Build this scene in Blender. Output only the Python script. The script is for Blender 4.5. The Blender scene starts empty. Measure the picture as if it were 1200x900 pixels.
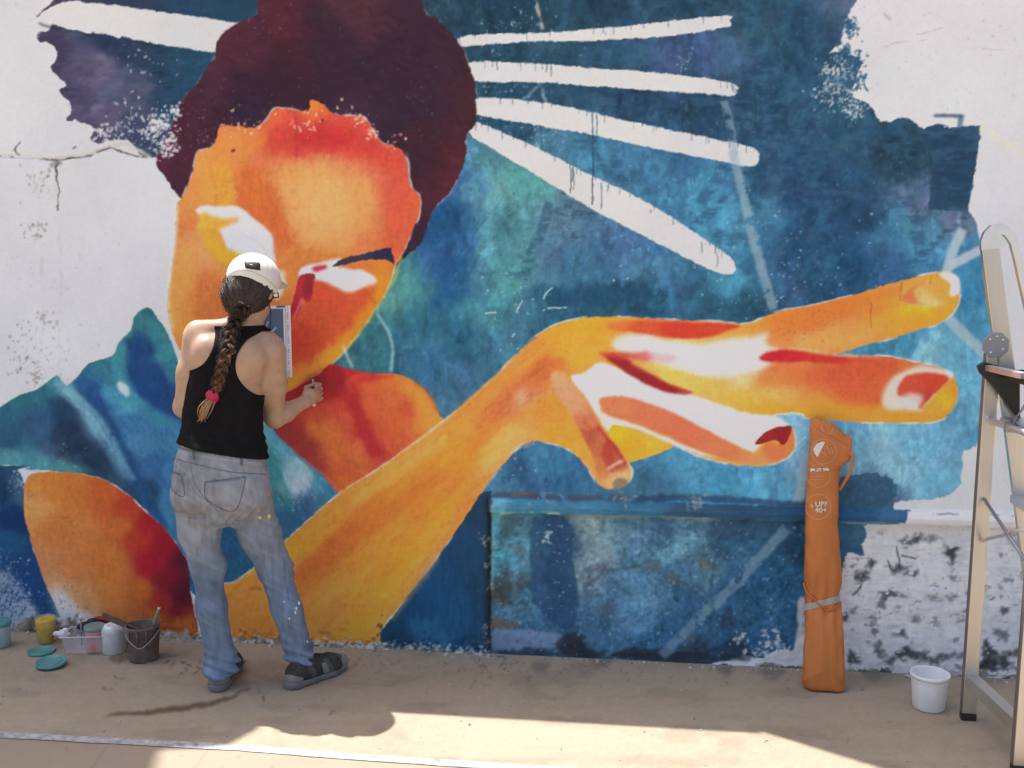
import bpy, bmesh, math, random
import numpy as np
from mathutils import Vector, Matrix
from mathutils.bvhtree import BVHTree

# ------------------------------------------------------------------ camera, sky, sun, exposure
scene = bpy.context.scene
CAM_H, CAM_D = 1.65, 4.15                    # camera height, distance to the wall plane (y = 0)
PITCH, YAW = math.radians(6.65), math.radians(7.3)
cam_data = bpy.data.cameras.new("camera")
cam_data.sensor_width = 36.0; cam_data.lens = 36.0
cam_data.clip_start = 0.05; cam_data.clip_end = 2000.0
camera = bpy.data.objects.new("camera", cam_data)
scene.collection.objects.link(camera)
camera.location = (0, -CAM_D, CAM_H)
camera.rotation_euler = (math.pi/2 - PITCH, 0, YAW)
scene.camera = camera

SUN_DIR = Vector((0.32, -0.210, -1.0))       # the way the light travels: over the wall, from the left
SUN_EL = math.atan2(1.0, math.hypot(SUN_DIR.x, SUN_DIR.y))
SUN_AZ = math.atan2(-SUN_DIR.x, -SUN_DIR.y)
world = bpy.data.worlds.new("World"); scene.world = world; world.use_nodes = True
wn = world.node_tree.nodes; wl = world.node_tree.links; wn.clear()
w_out = wn.new("ShaderNodeOutputWorld"); w_bg = wn.new("ShaderNodeBackground"); w_sky = wn.new("ShaderNodeTexSky")
w_sky.sky_type = 'NISHITA'; w_sky.sun_disc = False
w_sky.sun_elevation = SUN_EL; w_sky.sun_rotation = SUN_AZ
w_sky.air_density = 1.0; w_sky.dust_density = 4.0; w_sky.ozone_density = 0.3
w_bg.inputs["Strength"].default_value = 0.15
wl.new(w_sky.outputs[0], w_bg.inputs[0]); wl.new(w_bg.outputs[0], w_out.inputs[0])
sun_data = bpy.data.lights.new("sun", 'SUN'); sun_data.energy = 5.0; sun_data.angle = math.radians(0.53)
sun_data.color = (1.0, 0.985, 0.965)
sun = bpy.data.objects.new("sun", sun_data); scene.collection.objects.link(sun)
sun.location = (-3, 2, 8)
sun.rotation_euler = SUN_DIR.to_track_quat('-Z', 'Y').to_euler()
scene.view_settings.view_transform = 'Standard'; scene.view_settings.look = 'None'
scene.view_settings.gamma = 1.0; scene.view_settings.use_curve_mapping = False
scene.view_settings.exposure = 0.84
SHADE_GAIN = np.array((0.785, 0.765, 0.79))                            # what a white card held against the wall shows (linear), used to turn seen paint colours into albedo

# ------------------------------------------------------------------ helpers: photo pixel <-> place
FPX = 1200.0
CP, SP, CY, SY = math.cos(PITCH), math.sin(PITCH), math.cos(YAW), math.sin(YAW)
def ray(x, y):
    u = (x-600.0)/FPX; v = (y-450.0)/FPX
    dz = -(v*CP + SP); fw = CP - v*SP
    return Vector((u*CY - fw*SY, u*SY + fw*CY, dz))
def at(x, y, Y=0.0):
    "the point of the vertical plane at distance -Y from the wall that shows at photo point x, y"
    r = ray(x, y); return Vector((0, -CAM_D, CAM_H)) + r*((Y+CAM_D)/r.y)
def on_ground(x, y, z=0.0):
    r = ray(x, y); return Vector((0, -CAM_D, CAM_H)) + r*((CAM_H-z)/-r.z)
def to_px(X, Y, Z):
    dx, dy, dz = X, Y+CAM_D, Z-CAM_H
    r = dx*CY + dy*SY; f = -dx*SY + dy*CY
    zc = f*CP - dz*SP; yc = dz*CP + f*SP
    return 600+FPX*r/zc, 450-FPX*yc/zc

COL = scene.collection
def obj(name, me, mat=None, parent=None, smooth=False):
    o = bpy.data.objects.new(name, me); COL.objects.link(o)
    if mat is not None: me.materials.append(mat) if not me.materials else None
    if parent is not None: o.parent = parent
    if smooth: me.polygons.foreach_set("use_smooth", [True]*len(me.polygons))
    return o
def empty(name, loc=(0, 0, 0), rot=(0, 0, 0)):
    o = bpy.data.objects.new(name, None); COL.objects.link(o)
    o.location = loc; o.rotation_euler = rot; o.empty_display_size = 0.05
    return o
def tag(o, label, cat=None, group=None, kind=None):
    if label: o["label"] = label
    if cat: o["category"] = cat
    if group: o["group"] = group
    if kind: o["kind"] = kind
    return o
def mesh_np(name, verts, faces4):
    me = bpy.data.meshes.new(name)
    nv, nf = len(verts), len(faces4)
    me.vertices.add(nv); me.vertices.foreach_set("co", np.ascontiguousarray(verts, np.float32).ravel())
    k = faces4.shape[1]
    me.loops.add(nf*k); me.loops.foreach_set("vertex_index", np.ascontiguousarray(faces4, np.int32).ravel())
    me.polygons.add(nf); me.polygons.foreach_set("loop_start", np.arange(0, nf*k, k, dtype=np.int32))
    me.polygons.foreach_set("use_smooth", np.ones(nf, bool))
    me.update(calc_edges=True)
    return me
def srgb2lin(c):
    c = np.asarray(c, np.float64)
    return np.where(c <= 0.04045, c/12.92, ((c+0.055)/1.055)**2.4)
def lin(r, g, b): return tuple(float(v) for v in srgb2lin(np.array([r, g, b])/255.0))

# ------------------------------------------------------------------ materials
def mat(name, col, rough=0.6, metal=0.0, var=0.12, vscale=20.0, bump=0.0, bscale=80.0, trans=0.0, spec=0.5, sss=0.0, alpha=1.0, stretch=(1, 1, 1), col2=None, coat=0.0):
    m = bpy.data.materials.new(name); m.use_nodes = True
    n = m.node_tree.nodes; l = m.node_tree.links
    b = n["Principled BSDF"]
    tc = n.new("ShaderNodeTexCoord"); mp = n.new("ShaderNodeMapping"); mp.inputs["Scale"].default_value = stretch
    l.new(tc.outputs["Object"], mp.inputs[0])
    nz = n.new("ShaderNodeTexNoise"); nz.inputs["Scale"].default_value = vscale; nz.inputs["Detail"].default_value = 6; nz.inputs["Roughness"].default_value = 0.62
    l.new(mp.outputs[0], nz.inputs[0])
    rp = n.new("ShaderNodeValToRGB"); rp.color_ramp.elements[0].position = 0.3; rp.color_ramp.elements[1].position = 0.72
    c = np.array(col)
    c2 = np.array(col2) if col2 is not None else c*(1+var)
    c1 = c if col2 is not None else c*(1-var)
    rp.color_ramp.elements[0].color = (*np.clip(c1, 0, 1), 1); rp.color_ramp.elements[1].color = (*np.clip(c2, 0, 1), 1)
    l.new(nz.outputs[0], rp.inputs[0]); l.new(rp.outputs[0], b.inputs["Base Color"])
    b.inputs["Roughness"].default_value = rough; b.inputs["Metallic"].default_value = metal
    b.inputs["Specular IOR Level"].default_value = spec
    b.inputs["Transmission Weight"].default_value = trans
    b.inputs["Alpha"].default_value = alpha
    b.inputs["Coat Weight"].default_value = coat
    if sss:
        b.inputs["Subsurface Weight"].default_value = sss; b.inputs["Subsurface Radius"].default_value = (0.012, 0.005, 0.003)
        b.inputs["Subsurface Scale"].default_value = 0.6
    if bump:
        n2 = n.new("ShaderNodeTexNoise"); n2.inputs["Scale"].default_value = bscale; n2.inputs["Detail"].default_value = 5
        l.new(mp.outputs[0], n2.inputs[0])
        bp = n.new("ShaderNodeBump"); bp.inputs["Strength"].default_value = bump; bp.inputs["Distance"].default_value = 0.004
        l.new(n2.outputs[0], bp.inputs["Height"]); l.new(bp.outputs[0], b.inputs["Normal"])
    return m
# ------------------------------------------------------------------ a small paint box: brush work is laid on the wall's own points
class Canvas:
    def __init__(s, x0, y0, x1, y1, base):
        s.x0, s.y0 = x0, y0; s.W, s.H = x1-x0, y1-y0
        s.C = np.empty((s.H, s.W, 3), np.float32); s.C[:] = np.array(base, np.float32)/255
        s._n = {}
    def noise(s, sx, sy, seed, octaves=1, sl=None):
        if sl is None: sl = (slice(0, s.H), slice(0, s.W))
        xx = np.arange(sl[1].start, sl[1].stop, dtype=np.float32)/sx; yy = np.arange(sl[0].start, sl[0].stop, dtype=np.float32)/sy
        out = 0; amp = 1.0; tot = 0
        for o in range(octaves):
            out = out+amp*vnoise_sep(xx*2**o, yy*2**o, seed+o*17); tot += amp; amp *= 0.55
        return out/tot
    def mask(s, pts, smooth=True, warp=2.0, wscale=9.0, soft=0.0, seed=1, pad=14):
        P = np.array(pts, np.float64)
        if smooth: P = catmull(P, 6)
        pad = int(pad + warp*2 + soft*3)
        bx0 = max(int(P[:, 0].min())-pad, s.x0); bx1 = min(int(P[:, 0].max())+pad, s.x0+s.W)
        by0 = max(int(P[:, 1].min())-pad, s.y0); by1 = min(int(P[:, 1].max())+pad, s.y0+s.H)
        w, h = bx1-bx0, by1-by0
        S = 2
        X = (P[:, 0]-bx0)*S; Y = (P[:, 1]-by0)*S
        X2, Y2 = np.roll(X, -1), np.roll(Y, -1)
        par = np.zeros((h*S, w*S+2), np.int32)
        for i in range(len(X)):
            ya, yb, xa, xb = Y[i], Y2[i], X[i], X2[i]
            if ya == yb: continue
            lo, hi = (ya, yb) if ya < yb else (yb, ya)
            r0 = max(int(math.ceil(lo-0.5)), 0); r1 = min(int(math.ceil(hi-0.5)), h*S)
            if r1 <= r0: continue
            rows = np.arange(r0, r1)
            cx = xa+(rows+0.5-ya)*(xb-xa)/(yb-ya)
            ci = np.clip(np.ceil(cx-0.5).astype(int), 0, w*S+1)
            np.add.at(par, (rows, ci), 1)
        m = (np.cumsum(par, 1)[:, :w*S] & 1).astype(np.float32)
        sl = (slice(by0-s.y0, by1-s.y0), slice(bx0-s.x0, bx1-s.x0))
        if warp > 0:
            n1 = (s.noise(wscale, wscale, 101+seed, 2, sl=sl)-0.5)*4*warp; n2 = (s.noise(wscale, wscale, 211+seed, 2, sl=sl)-0.5)*4*warp
            n1 = np.repeat(np.repeat(n1, S, 0), S, 1); n2 = np.repeat(np.repeat(n2, S, 0), S, 1)
            yy, xx = np.mgrid[0:h*S, 0:w*S]
            m = m[np.clip(yy+n2*S*0.5, 0, h*S-1).astype(int), np.clip(xx+n1*S*0.5, 0, w*S-1).astype(int)]
        m = m.reshape(h, S, w, S).mean((1, 3))
        if soft > 0:
            for _ in range(2): m = boxblur(m, soft)
        return sl, m
    def field(s, sl, ctrl, soft2=45.0, warp=7.0, wscale=30.0, seed=5, aniso=None):
        ca, sa, ra = (math.cos(aniso[0]), math.sin(aniso[0]), aniso[1]) if aniso else (1, 0, 1)
        ys, xs = sl
        yy, xx = np.mgrid[ys.start+s.y0:ys.stop+s.y0, xs.start+s.x0:xs.stop+s.x0].astype(np.float32)
        if warp:
            xx = xx+(s.noise(wscale, wscale, 300+seed, 2, sl=sl)-0.5)*4*warp; yy = yy+(s.noise(wscale, wscale, 400+seed, 2, sl=sl)-0.5)*4*warp
        acc = np.zeros(xx.shape+(3,), np.float32); tot = np.zeros(xx.shape, np.float32)
        for (px, py, c) in ctrl:
            dx, dy = xx-px, yy-py
            d2 = (((dx*ca+dy*sa)/ra)**2+(-dx*sa+dy*ca)**2 if aniso else dx*dx+dy*dy)+soft2
            w = 1.0/(d2*d2*np.sqrt(d2))*1e6
            tot += w; acc += w[..., None]*(np.array(c, np.float32)/255)
        return acc/tot[..., None]
    def paint(s, sl, m, col, alpha=1.0):
        a = (m*alpha)[..., None]
        c = col if isinstance(col, np.ndarray) and col.ndim == 3 else np.array(col, np.float32)/255
        s.C[sl] = s.C[sl]*(1-a)+c*a
    def shape(s, pts, col, smooth=True, warp=2.0, wscale=9.0, soft=0.0, alpha=1.0, seed=1, halo=None, soft2=60.0, fwarp=7.0, dabs=None, dry=0.0, aniso=None):
        if halo:
            hw, hc, ha = halo
            P = np.array(pts, np.float64)
            sl, m = s.mask(pts, smooth, warp*1.1, wscale, 0, seed+3)
            m2 = np.clip(boxblur(m, hw)*3.2, 0, 1)*np.clip((s.noise(26, 26, 77+seed, 3, sl=sl)-0.42)*8, 0, 1)
            s.paint(sl, m2, hc, ha)
        sl, m = s.mask(pts, smooth, warp, wscale, soft, seed)
        f = s.field(sl, col, soft2, fwarp, seed=seed, aniso=aniso) if isinstance(col, list) else np.broadcast_to(np.array(col, np.float32)/255, m.shape+(3,)).copy()
        if dry > 0:
            e = boxblur(m, 9)
            m = m*np.clip((s.noise(7, 4, 55+seed, 3, sl=sl)-dry*(1.25-e)+0.12)*9, 0, 1)
        s.paint(sl, m, f, alpha)
        if dabs: s.dabs(sl, m*alpha, seed=seed, **dabs)
        return sl, m
    def dabs(s, sl, m, n=400, L=(10, 26), Wd=(3, 8), ang=(0, 3.14), jit=0.05, hue=0.02, alpha=0.5, seed=1, light=0.0):
        rg = np.random.default_rng(seed+900)
        ys, xs = np.nonzero(m > 0.6)
        if len(ys) == 0: return
        src = s.C[sl].copy(); dst = s.C[sl]
        tmpl = []
        for k in range(28):
            l = rg.uniform(*L); w = rg.uniform(*Wd); a = rg.uniform(*ang)
            R = int(math.hypot(l, w)/2)+2
            yy, xx = np.mgrid[-R:R+1, -R:R+1].astype(np.float32)
            u = xx*math.cos(a)+yy*math.sin(a); v = -xx*math.sin(a)+yy*math.cos(a)
            br = np.interp(v, np.linspace(-w, w, 24), rg.uniform(0.1, 1, 24)); en = np.interp(v, np.linspace(-w, w, 12), rg.uniform(0.6, 1.0, 12))
            al = np.clip((l/2*en-np.abs(u))/2.5, 0, 1)*np.clip((w/2-np.abs(v))/1.2, 0, 1)*br
            tmpl.append((R, al.astype(np.float32)))
        pick = rg.integers(0, len(ys), n)
        H, W = m.shape
        for i in range(n):
            cy, cx = ys[pick[i]], xs[pick[i]]
            R, al = tmpl[rg.integers(0, len(tmpl))]
            y0, y1, x0, x1 = max(cy-R, 0), min(cy+R+1, H), max(cx-R, 0), min(cx+R+1, W)
            a = al[y0-cy+R:y1-cy+R, x0-cx+R:x1-cx+R]*m[y0:y1, x0:x1]*alpha
            c = src[cy, cx]*(1+rg.normal(0, jit)+light)+rg.normal(0, hue, 3)
            d = dst[y0:y1, x0:x1]
            d += a[..., None]*(np.clip(c, 0, 1).astype(np.float32)-d)
    def line(s, pts, width, col, alpha=1.0, soft=0.6, warp=0.8, seed=1, smooth=True, broken=0.0):
        P = np.array(pts, np.float64)
        if smooth and len(P) > 2: P = catmull(P, 6, closed=False)
        T = np.gradient(P, axis=0); N = np.stack([-T[:, 1], T[:, 0]], 1); N /= np.linalg.norm(N, axis=1)[:, None]+1e-9
        poly = np.concatenate([P+N*width/2, (P-N*width/2)[::-1]])
        sl, m = s.mask(poly, False, warp, 7, soft, seed)
        if broken: m = m*np.clip((s.noise(12, 12, 31+seed, 3, sl=sl)-broken)*7, 0, 1)
        s.paint(sl, m, col, alpha)
    def speck(s, box, n, r=(0.5, 1.6), col=(215, 215, 215), alpha=0.8, seed=1, within=None, stretch=1.0, cluster=None):
        rg = np.random.default_rng(seed+4000)
        for i in range(n):
            if cluster is not None:
                cx, cy, sd = cluster[rg.integers(0, len(cluster))]; x, y = rg.normal(cx, sd), rg.normal(cy, sd)
            else: x, y = rg.uniform(box[0], box[2]), rg.uniform(box[1], box[3])
            rr = rg.uniform(*r)**1.0; rx, ry = rr*rg.uniform(0.7, 1.6)*stretch, rr*rg.uniform(0.6, 1.2)
            R = int(max(rx, ry)*1.5)+2
            ix, iy = int(round(x))-s.x0, int(round(y))-s.y0
            if ix-R < 0 or iy-R < 0 or ix+R >= s.W or iy+R >= s.H: continue
            if within is not None and within[iy, ix] < 0.5: continue
            yy, xx = np.mgrid[-R:R+1, -R:R+1]
            t = rg.uniform(0, 3.14); u = xx*math.cos(t)+yy*math.sin(t); v = -xx*math.sin(t)+yy*math.cos(t)
            d = np.sqrt((u/rx)**2+(v/ry)**2)+rg.uniform(-0.25, 0.25, xx.shape)
            a = (np.clip((1.25-d)*1.6, 0, 1)*alpha*rg.uniform(0.5, 1))[..., None]
            w = s.C[iy-R:iy+R+1, ix-R:ix+R+1]
            w += a*(np.array(col, np.float32)/255-w)
    def full(s, sl, m):
        o = np.zeros((s.H, s.W), np.float32); o[sl] = m; return o
    def sample(s, px, py, A=None):
        A = s.C if A is None else A
        x = np.clip(px-s.x0-0.5, 0, s.W-1.001); y = np.clip(py-s.y0-0.5, 0, s.H-1.001)
        ix = x.astype(int); iy = y.astype(int); fx = (x-ix); fy = (y-iy)
        if A.ndim == 3: fx, fy = fx[..., None], fy[..., None]
        return (A[iy, ix]*(1-fx)+A[iy, ix+1]*fx)*(1-fy)+(A[iy+1, ix]*(1-fx)+A[iy+1, ix+1]*fx)*fy
_T = {}
def lattice(seed):
    if seed not in _T: _T[seed] = np.random.default_rng(seed).random((256, 256)).astype(np.float32)
    return _T[seed]
def vnoise_sep(x, y, seed):
    T = lattice(seed)
    ix = np.floor(x).astype(np.int32); iy = np.floor(y).astype(np.int32); fx = x-ix; fy = y-iy
    fx = fx*fx*(3-2*fx); fy = (fy*fy*(3-2*fy))[:, None]
    A = T[:, ix & 255]*(1-fx)+T[:, (ix+1) & 255]*fx
    return A[iy & 255]*(1-fy)+A[(iy+1) & 255]*fy
def vnoise(x, y, seed):
    T = lattice(seed)
    xf, yf = np.floor(x), np.floor(y); fx, fy = x-xf, y-yf
    ix = xf.astype(np.int32) & 255; iy = yf.astype(np.int32) & 255
    fx = fx*fx*(3-2*fx); fy = fy*fy*(3-2*fy)
    i1, j1 = (ix+1) & 255, (iy+1) & 255
    return (T[iy, ix]*(1-fx)+T[iy, i1]*fx)*(1-fy)+(T[j1, ix]*(1-fx)+T[j1, i1]*fx)*fy
def catmull(P, k, closed=True):
    if closed: A, B, C, D = np.roll(P, 1, 0), P, np.roll(P, -1, 0), np.roll(P, -2, 0)
    else:
        E = np.concatenate([P[:1], P, P[-1:]]); A, B, C, D = E[:-3], E[1:-2], E[2:-1], E[3:]
    t = (np.arange(k)/k)[None, :, None]
    A, B, C, D = (q[:, None, :] for q in (A, B, C, D))
    R = 0.5*((2*B)+(C-A)*t+(2*A-5*B+4*C-D)*t*t+(-A+3*B-3*C+D)*t**3)
    R = R.reshape(-1, P.shape[1])
    return R if closed else np.concatenate([R, P[-1:]])
def boxblur(m, r):
    r = int(max(1, round(r)))
    for ax in (0, 1):
        p = np.concatenate([np.repeat(np.take(m, [0], ax), r+1, ax), m, np.repeat(np.take(m, [-1], ax), r, ax)], ax)
        c = np.cumsum(p, ax, dtype=np.float64)
        n = m.shape[ax]
        m = ((np.take(c, np.arange(2*r+1, 2*r+1+n), ax)-np.take(c, np.arange(0, n), ax))/(2*r+1)).astype(np.float32)
    return m
# ------------------------------------------------------------------ the mural, laid out in the photograph's measure of the wall
def paint_mural():
    K = Canvas(-360, -140, 1340, 860, (205, 205, 210))
    n1 = K.noise(90, 90, 1, 4); n2 = K.noise(9, 14, 2, 3)
    K.C *= (1+(n1-0.5)*0.06+(n2-0.5)*0.012)[..., None]
    K.C[:, :470] *= np.linspace(0.985, 1, 470, dtype=np.float32)[None, :, None]
    # scuffs on bare plaster
    K.speck((-100, -100, 200, 440), 160, (0.4, 1.0), (140, 138, 132), 0.4, 3)
    K.speck(None, 160, (0.5, 2.2), (110, 106, 98), 0.5, 4, cluster=[(50, 380, 9), (28, 430, 10), (45, 445, 6), (20, 400, 14), (40, 270, 8), (45, 215, 10)])
    K.speck((990, -60, 1300, 140), 160, (0.4, 1.2), (140, 135, 128), 0.5, 5)
    K.speck(None, 90, (0.4, 1.6), (150, 150, 150), 0.5, 6, cluster=[(60, 330, 30), (60, 420, 20)])
    # dark indigo patches left of the hair
    IND = [(60, 60, (62, 58, 82)), (100, 70, (84, 80, 106)), (120, 80, (96, 92, 118)), (90, 110, (74, 70, 96)), (150, 60, (44, 58, 82)), (200, 70, (38, 66, 90)), (240, 70, (36, 72, 96)),
           (120, 130, (88, 84, 110)), (150, 110, (80, 84, 108)), (160, 140, (64, 70, 98)), (190, 120, (40, 64, 90)), (200, 100, (38, 66, 92)), (110, 155, (76, 70, 94)), (170, 165, (54, 64, 92)), (55, 40, (66, 60, 84)), (125, 45, (40, 56, 80))]
    K.shape([(45, 38), (56, 34), (62, 28), (78, 34), (120, 40), (190, 52), (252, 60), (275, 75), (225, 130), (200, 175), (176, 184), (160, 178), (152, 165), (135, 163), (118, 168), (105, 163), (110, 150), (92, 142), (78, 141), (83, 126), (70, 106), (78, 98), (60, 82), (66, 66), (60, 52), (46, 48)],
            IND, warp=2.6, wscale=7, seed=11, dabs=dict(n=420, L=(12, 30), Wd=(4, 9), ang=(-0.5, 0.25), jit=0.14, hue=0.012, alpha=0.6), dry=0.32)
    K.speck(None, 170, (0.4, 1.5), (198, 200, 206), 0.8, 301, cluster=[(150, 150, 12), (170, 148, 12), (185, 135, 9), (178, 165, 8), (130, 150, 9), (140, 160, 8), (160, 130, 12), (170, 70, 16)], stretch=1.5)
    K.shape([(42, 21), (52, 10), (64, -6), (80, -60), (340, -60), (330, 20), (285, 27), (240, 24), (200, 17), (150, 8), (110, 4), (88, 1), (70, 5), (56, 13)],
            [(60, 5, (70, 58, 84)), (100, -20, (58, 60, 84)), (150, -5, (48, 60, 84)), (220, 5, (38, 66, 92)), (280, 10, (36, 66, 88)), (200, -40, (40, 60, 84))], warp=2.2, seed=12,
            dabs=dict(n=160, L=(10, 26), Wd=(3, 7), ang=(-0.3, 0.3), jit=0.1, alpha=0.5))
    # the big blue ground
    BL = []
    def b(pts):
        for (x, y, c) in pts: BL.append((x, y, (c[0]*.95, c[1]*.96, c[2]*.91) if sum(c) < 275 else tuple(mm+(v-mm)*1.12 for v, mm in zip((c[0]*1.02+8, c[1]*.98, c[2]*.99), (62, 118, 146)))))
    b([(480, -60, (36, 60, 84)), (520, 15, (40, 66, 88)), (600, 8, (36, 64, 88)), (700, 15, (40, 68, 92)), (800, 5, (38, 66, 92)), (740, -60, (38, 66, 92)), (570, 62, (40, 72, 98)), (640, 62, (50, 84, 112)), (720, 62, (52, 88, 124)), (800, 62, (56, 92, 130)),
       (570, 104, (40, 74, 104)), (640, 108, (46, 80, 112)), (740, 118, (38, 66, 98)), (830, 128, (40, 68, 100)), (600, 150, (36, 70, 100)), (640, 165, (64, 124, 150)), (690, 180, (60, 128, 158)), (750, 195, (58, 120, 154)), (800, 200, (52, 108, 146)), (860, 215, (54, 118, 152)), (830, 230, (62, 138, 168)), (850, 260, (66, 146, 178)), (780, 225, (52, 116, 150)),
       (880, 30, (46, 78, 104)), (920, 60, (44, 78, 110)), (860, 60, (58, 100, 134)), (960, 20, (44, 76, 108)), (990, 10, (70, 100, 128)), (900, 110, (44, 76, 108)), (960, 110, (46, 84, 116)), (900, 160, (42, 74, 108)), (960, 160, (46, 82, 116)), (1010, 150, (46, 82, 112)), (1050, 170, (42, 68, 92)), (1060, 200, (44, 74, 98)), (1110, 175, (38, 64, 88)), (1130, 160, (36, 62, 88)), (1110, 230, (36, 62, 88)), (1075, 235, (78, 112, 140)),
       (900, 210, (44, 80, 116)), (940, 220, (40, 72, 112)), (1000, 220, (42, 76, 112)), (1010, 260, (40, 74, 112)), (930, 290, (38, 72, 114)), (890, 260, (62, 130, 160)), (960, 290, (44, 82, 122)), (1060, 265, (62, 132, 158)), (1100, 270, (66, 128, 158)), (1090, 300, (58, 124, 158)), (1035, 285, (58, 118, 148)), (1125, 262, (86, 118, 144)),
       (600, 195, (72, 148, 150)), (570, 175, (66, 132, 150)), (580, 215, (96, 168, 168)), (560, 245, (92, 158, 172)), (620, 225, (74, 148, 150)), (545, 190, (58, 118, 160)), (530, 215, (50, 108, 158)), (525, 255, (30, 72, 122)), (515, 280, (36, 84, 134)), (540, 285, (46, 104, 150)), (548, 250, (34, 78, 126)), (575, 280, (74, 146, 162)), (600, 260, (66, 134, 146)), (640, 245, (78, 136, 152)), (660, 250, (74, 122, 144)), (650, 290, (64, 112, 144)), (700, 265, (66, 116, 148)), (720, 290, (56, 106, 144)), (760, 310, (54, 108, 146)),
       (480, 330, (66, 140, 142)), (460, 345, (80, 152, 150)), (440, 385, (52, 122, 132)), (425, 415, (48, 112, 126)), (490, 370, (46, 112, 130)), (505, 310, (44, 98, 142)), (520, 340, (40, 94, 138)), (535, 320, (36, 80, 128)), (560, 325, (62, 126, 148)), (590, 330, (66, 140, 144)), (610, 310, (66, 136, 142)), (570, 370, (64, 138, 152)), (540, 400, (42, 98, 134)), (500, 420, (44, 104, 138)), (480, 400, (46, 108, 134)), (560, 410, (52, 112, 138)), (530, 455, (56, 110, 140)), (590, 380, (58, 118, 142)), (615, 370, (54, 112, 138)),
       (640, 320, (68, 128, 152)), (660, 345, (46, 92, 128)), (700, 345, (38, 80, 114)), (740, 345, (38, 76, 110)), (640, 365, (44, 90, 122)), (700, 365, (42, 84, 114)), (690, 310, (58, 116, 148)), (740, 320, (66, 126, 156)), (780, 320, (62, 126, 160)), (800, 350, (48, 104, 138)), (770, 365, (40, 84, 116)), (840, 360, (44, 90, 120)), (860, 335, (60, 138, 168)), (880, 360, (38, 76, 104)), (920, 340, (48, 98, 132)), (890, 310, (52, 120, 152)), (950, 325, (38, 82, 120)), (990, 315, (36, 76, 118)), (1040, 318, (44, 96, 136)),
       (1130, 310, (54, 128, 164)), (1138, 350, (50, 128, 166)), (1120, 400, (92, 164, 188)), (1140, 420, (84, 158, 186)), (1060, 405, (60, 136, 168)), (1020, 410, (58, 134, 166)), (1140, 470, (92, 168, 196)), (1135, 500, (80, 154, 188)), (1085, 410, (112, 178, 196)), (1155, 360, (74, 152, 184)), (1145, 385, (66, 140, 172)),
       (920, 495, (112, 176, 204)), (936, 520, (104, 168, 198)), (900, 556, (74, 152, 186)), (850, 560, (62, 140, 174)), (800, 545, (66, 142, 174)), (770, 545, (58, 124, 156)), (760, 570, (50, 104, 132)), (710, 578, (52, 108, 138)), (640, 535, (50, 116, 150)), (660, 560, (44, 102, 140)), (600, 560, (48, 100, 134)), (640, 520, (58, 122, 156)), (580, 570, (60, 120, 150)),
       (1000, 515, (92, 164, 192)), (1040, 530, (118, 182, 204)), (1090, 520, (94, 168, 196)), (1120, 540, (100, 170, 198)), (1060, 560, (112, 176, 200)), (1000, 545, (94, 156, 184)), (1005, 572, (56, 92, 122)), (1035, 572, (60, 104, 134)), (1100, 570, (96, 170, 198)), (995, 590, (46, 82, 112))])
    sl, m = K.shape([(480, -120), (1012, -120), (1006, -30), (1003, 0), (990, 27), (986, 47), (972, 62), (990, 60), (1004, 66), (1010, 74), (1003, 92), (994, 112), (1012, 118), (1024, 128), (1031, 144), (1062, 137), (1080, 150), (1086, 153), (1100, 148), (1116, 152), (1126, 147), (1148, 148), (1147, 173), (1140, 215), (1134, 245), (1144, 262), (1152, 300), (1168, 385), (1162, 410), (1156, 440), (1154, 500), (1142, 524), (1129, 528), (1126, 566), (1111, 582), (1048, 588), (1045, 600), (560, 612), (480, 560), (330, 470), (380, 380), (440, 280), (520, 220), (530, 140), (500, 60), (440, -120)],
                    BL, smooth=False, warp=2.2, wscale=6, seed=21, fwarp=10, soft2=260, dry=0.22,
                    dabs=dict(n=7000, L=(16, 50), Wd=(5, 14), ang=(0.8, 2.5), jit=0.11, hue=0.010, alpha=0.62))
    blue = K.full(sl, m)
    K.dabs(sl, m, n=1400, L=(5, 16), Wd=(2, 5), ang=(0, 3.14), jit=0.13, hue=0.010, alpha=0.45, seed=22, light=0.06)
    # scumble: mottled lighter/darker blooms
    a = (K.noise(34, 34, 61, 4)-0.5)[..., None]; fine = (K.noise(5, 6, 62, 3)-0.5)[..., None]
    mid = (K.noise(13, 15, 64, 4)-0.5)[..., None]; sp = np.clip(K.noise(6, 7, 68, 3)-0.60, 0, 1)[..., None]
    K.C += blue[..., None]*(a*0.10+mid*0.14+fine*0.12)*np.array([0.85, 1.0, 1.02], np.float32)*(0.26+K.C)
    K.C += blue[..., None]*sp*np.clip((K.noise(70, 70, 69, 3)-0.42)*4, 0, 1)[..., None]*0.45*np.array([0.75, 0.85, 0.85], np.float32)
    # the sheer dark square at the right and the dragged tip above it
    K.shape([(1090, 151), (1148, 148), (1146, 175), (1133, 247), (1088, 246), (1092, 200)], (38, 66, 92), smooth=False, warp=1.0, alpha=0.75, seed=23, dabs=dict(n=120, L=(14, 34), Wd=(3, 6), ang=(-0.1, 0.1), jit=0.14, alpha=0.6))
    K.line([(1094, 136), (1112, 135), (1129, 136)], 3.2, (52, 70, 92), seed=24); K.line([(1126, 136), (1124, 150)], 6, (60, 84, 112), 0.7, seed=25, broken=0.35)
    K.shape([(1085, 148), (1105, 146), (1116, 154), (1100, 158), (1084, 156)], (42, 70, 98), warp=2, seed=26, dry=0.3)
    # dry-brush border against the white
    K.speck(None, 380, (0.5, 2.0), (204, 206, 211), 0.8, 8, cluster=[(978, 85, 10), (985, 105, 10), (992, 75, 9), (970, 110, 9), (1000, 128, 6)])
    K.speck(None, 260, (0.7, 2.4), (48, 84, 116), 0.85, 9, cluster=[(1000, 72, 8), (1002, 95, 7), (990, 60, 6), (995, 30, 5)])
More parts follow.
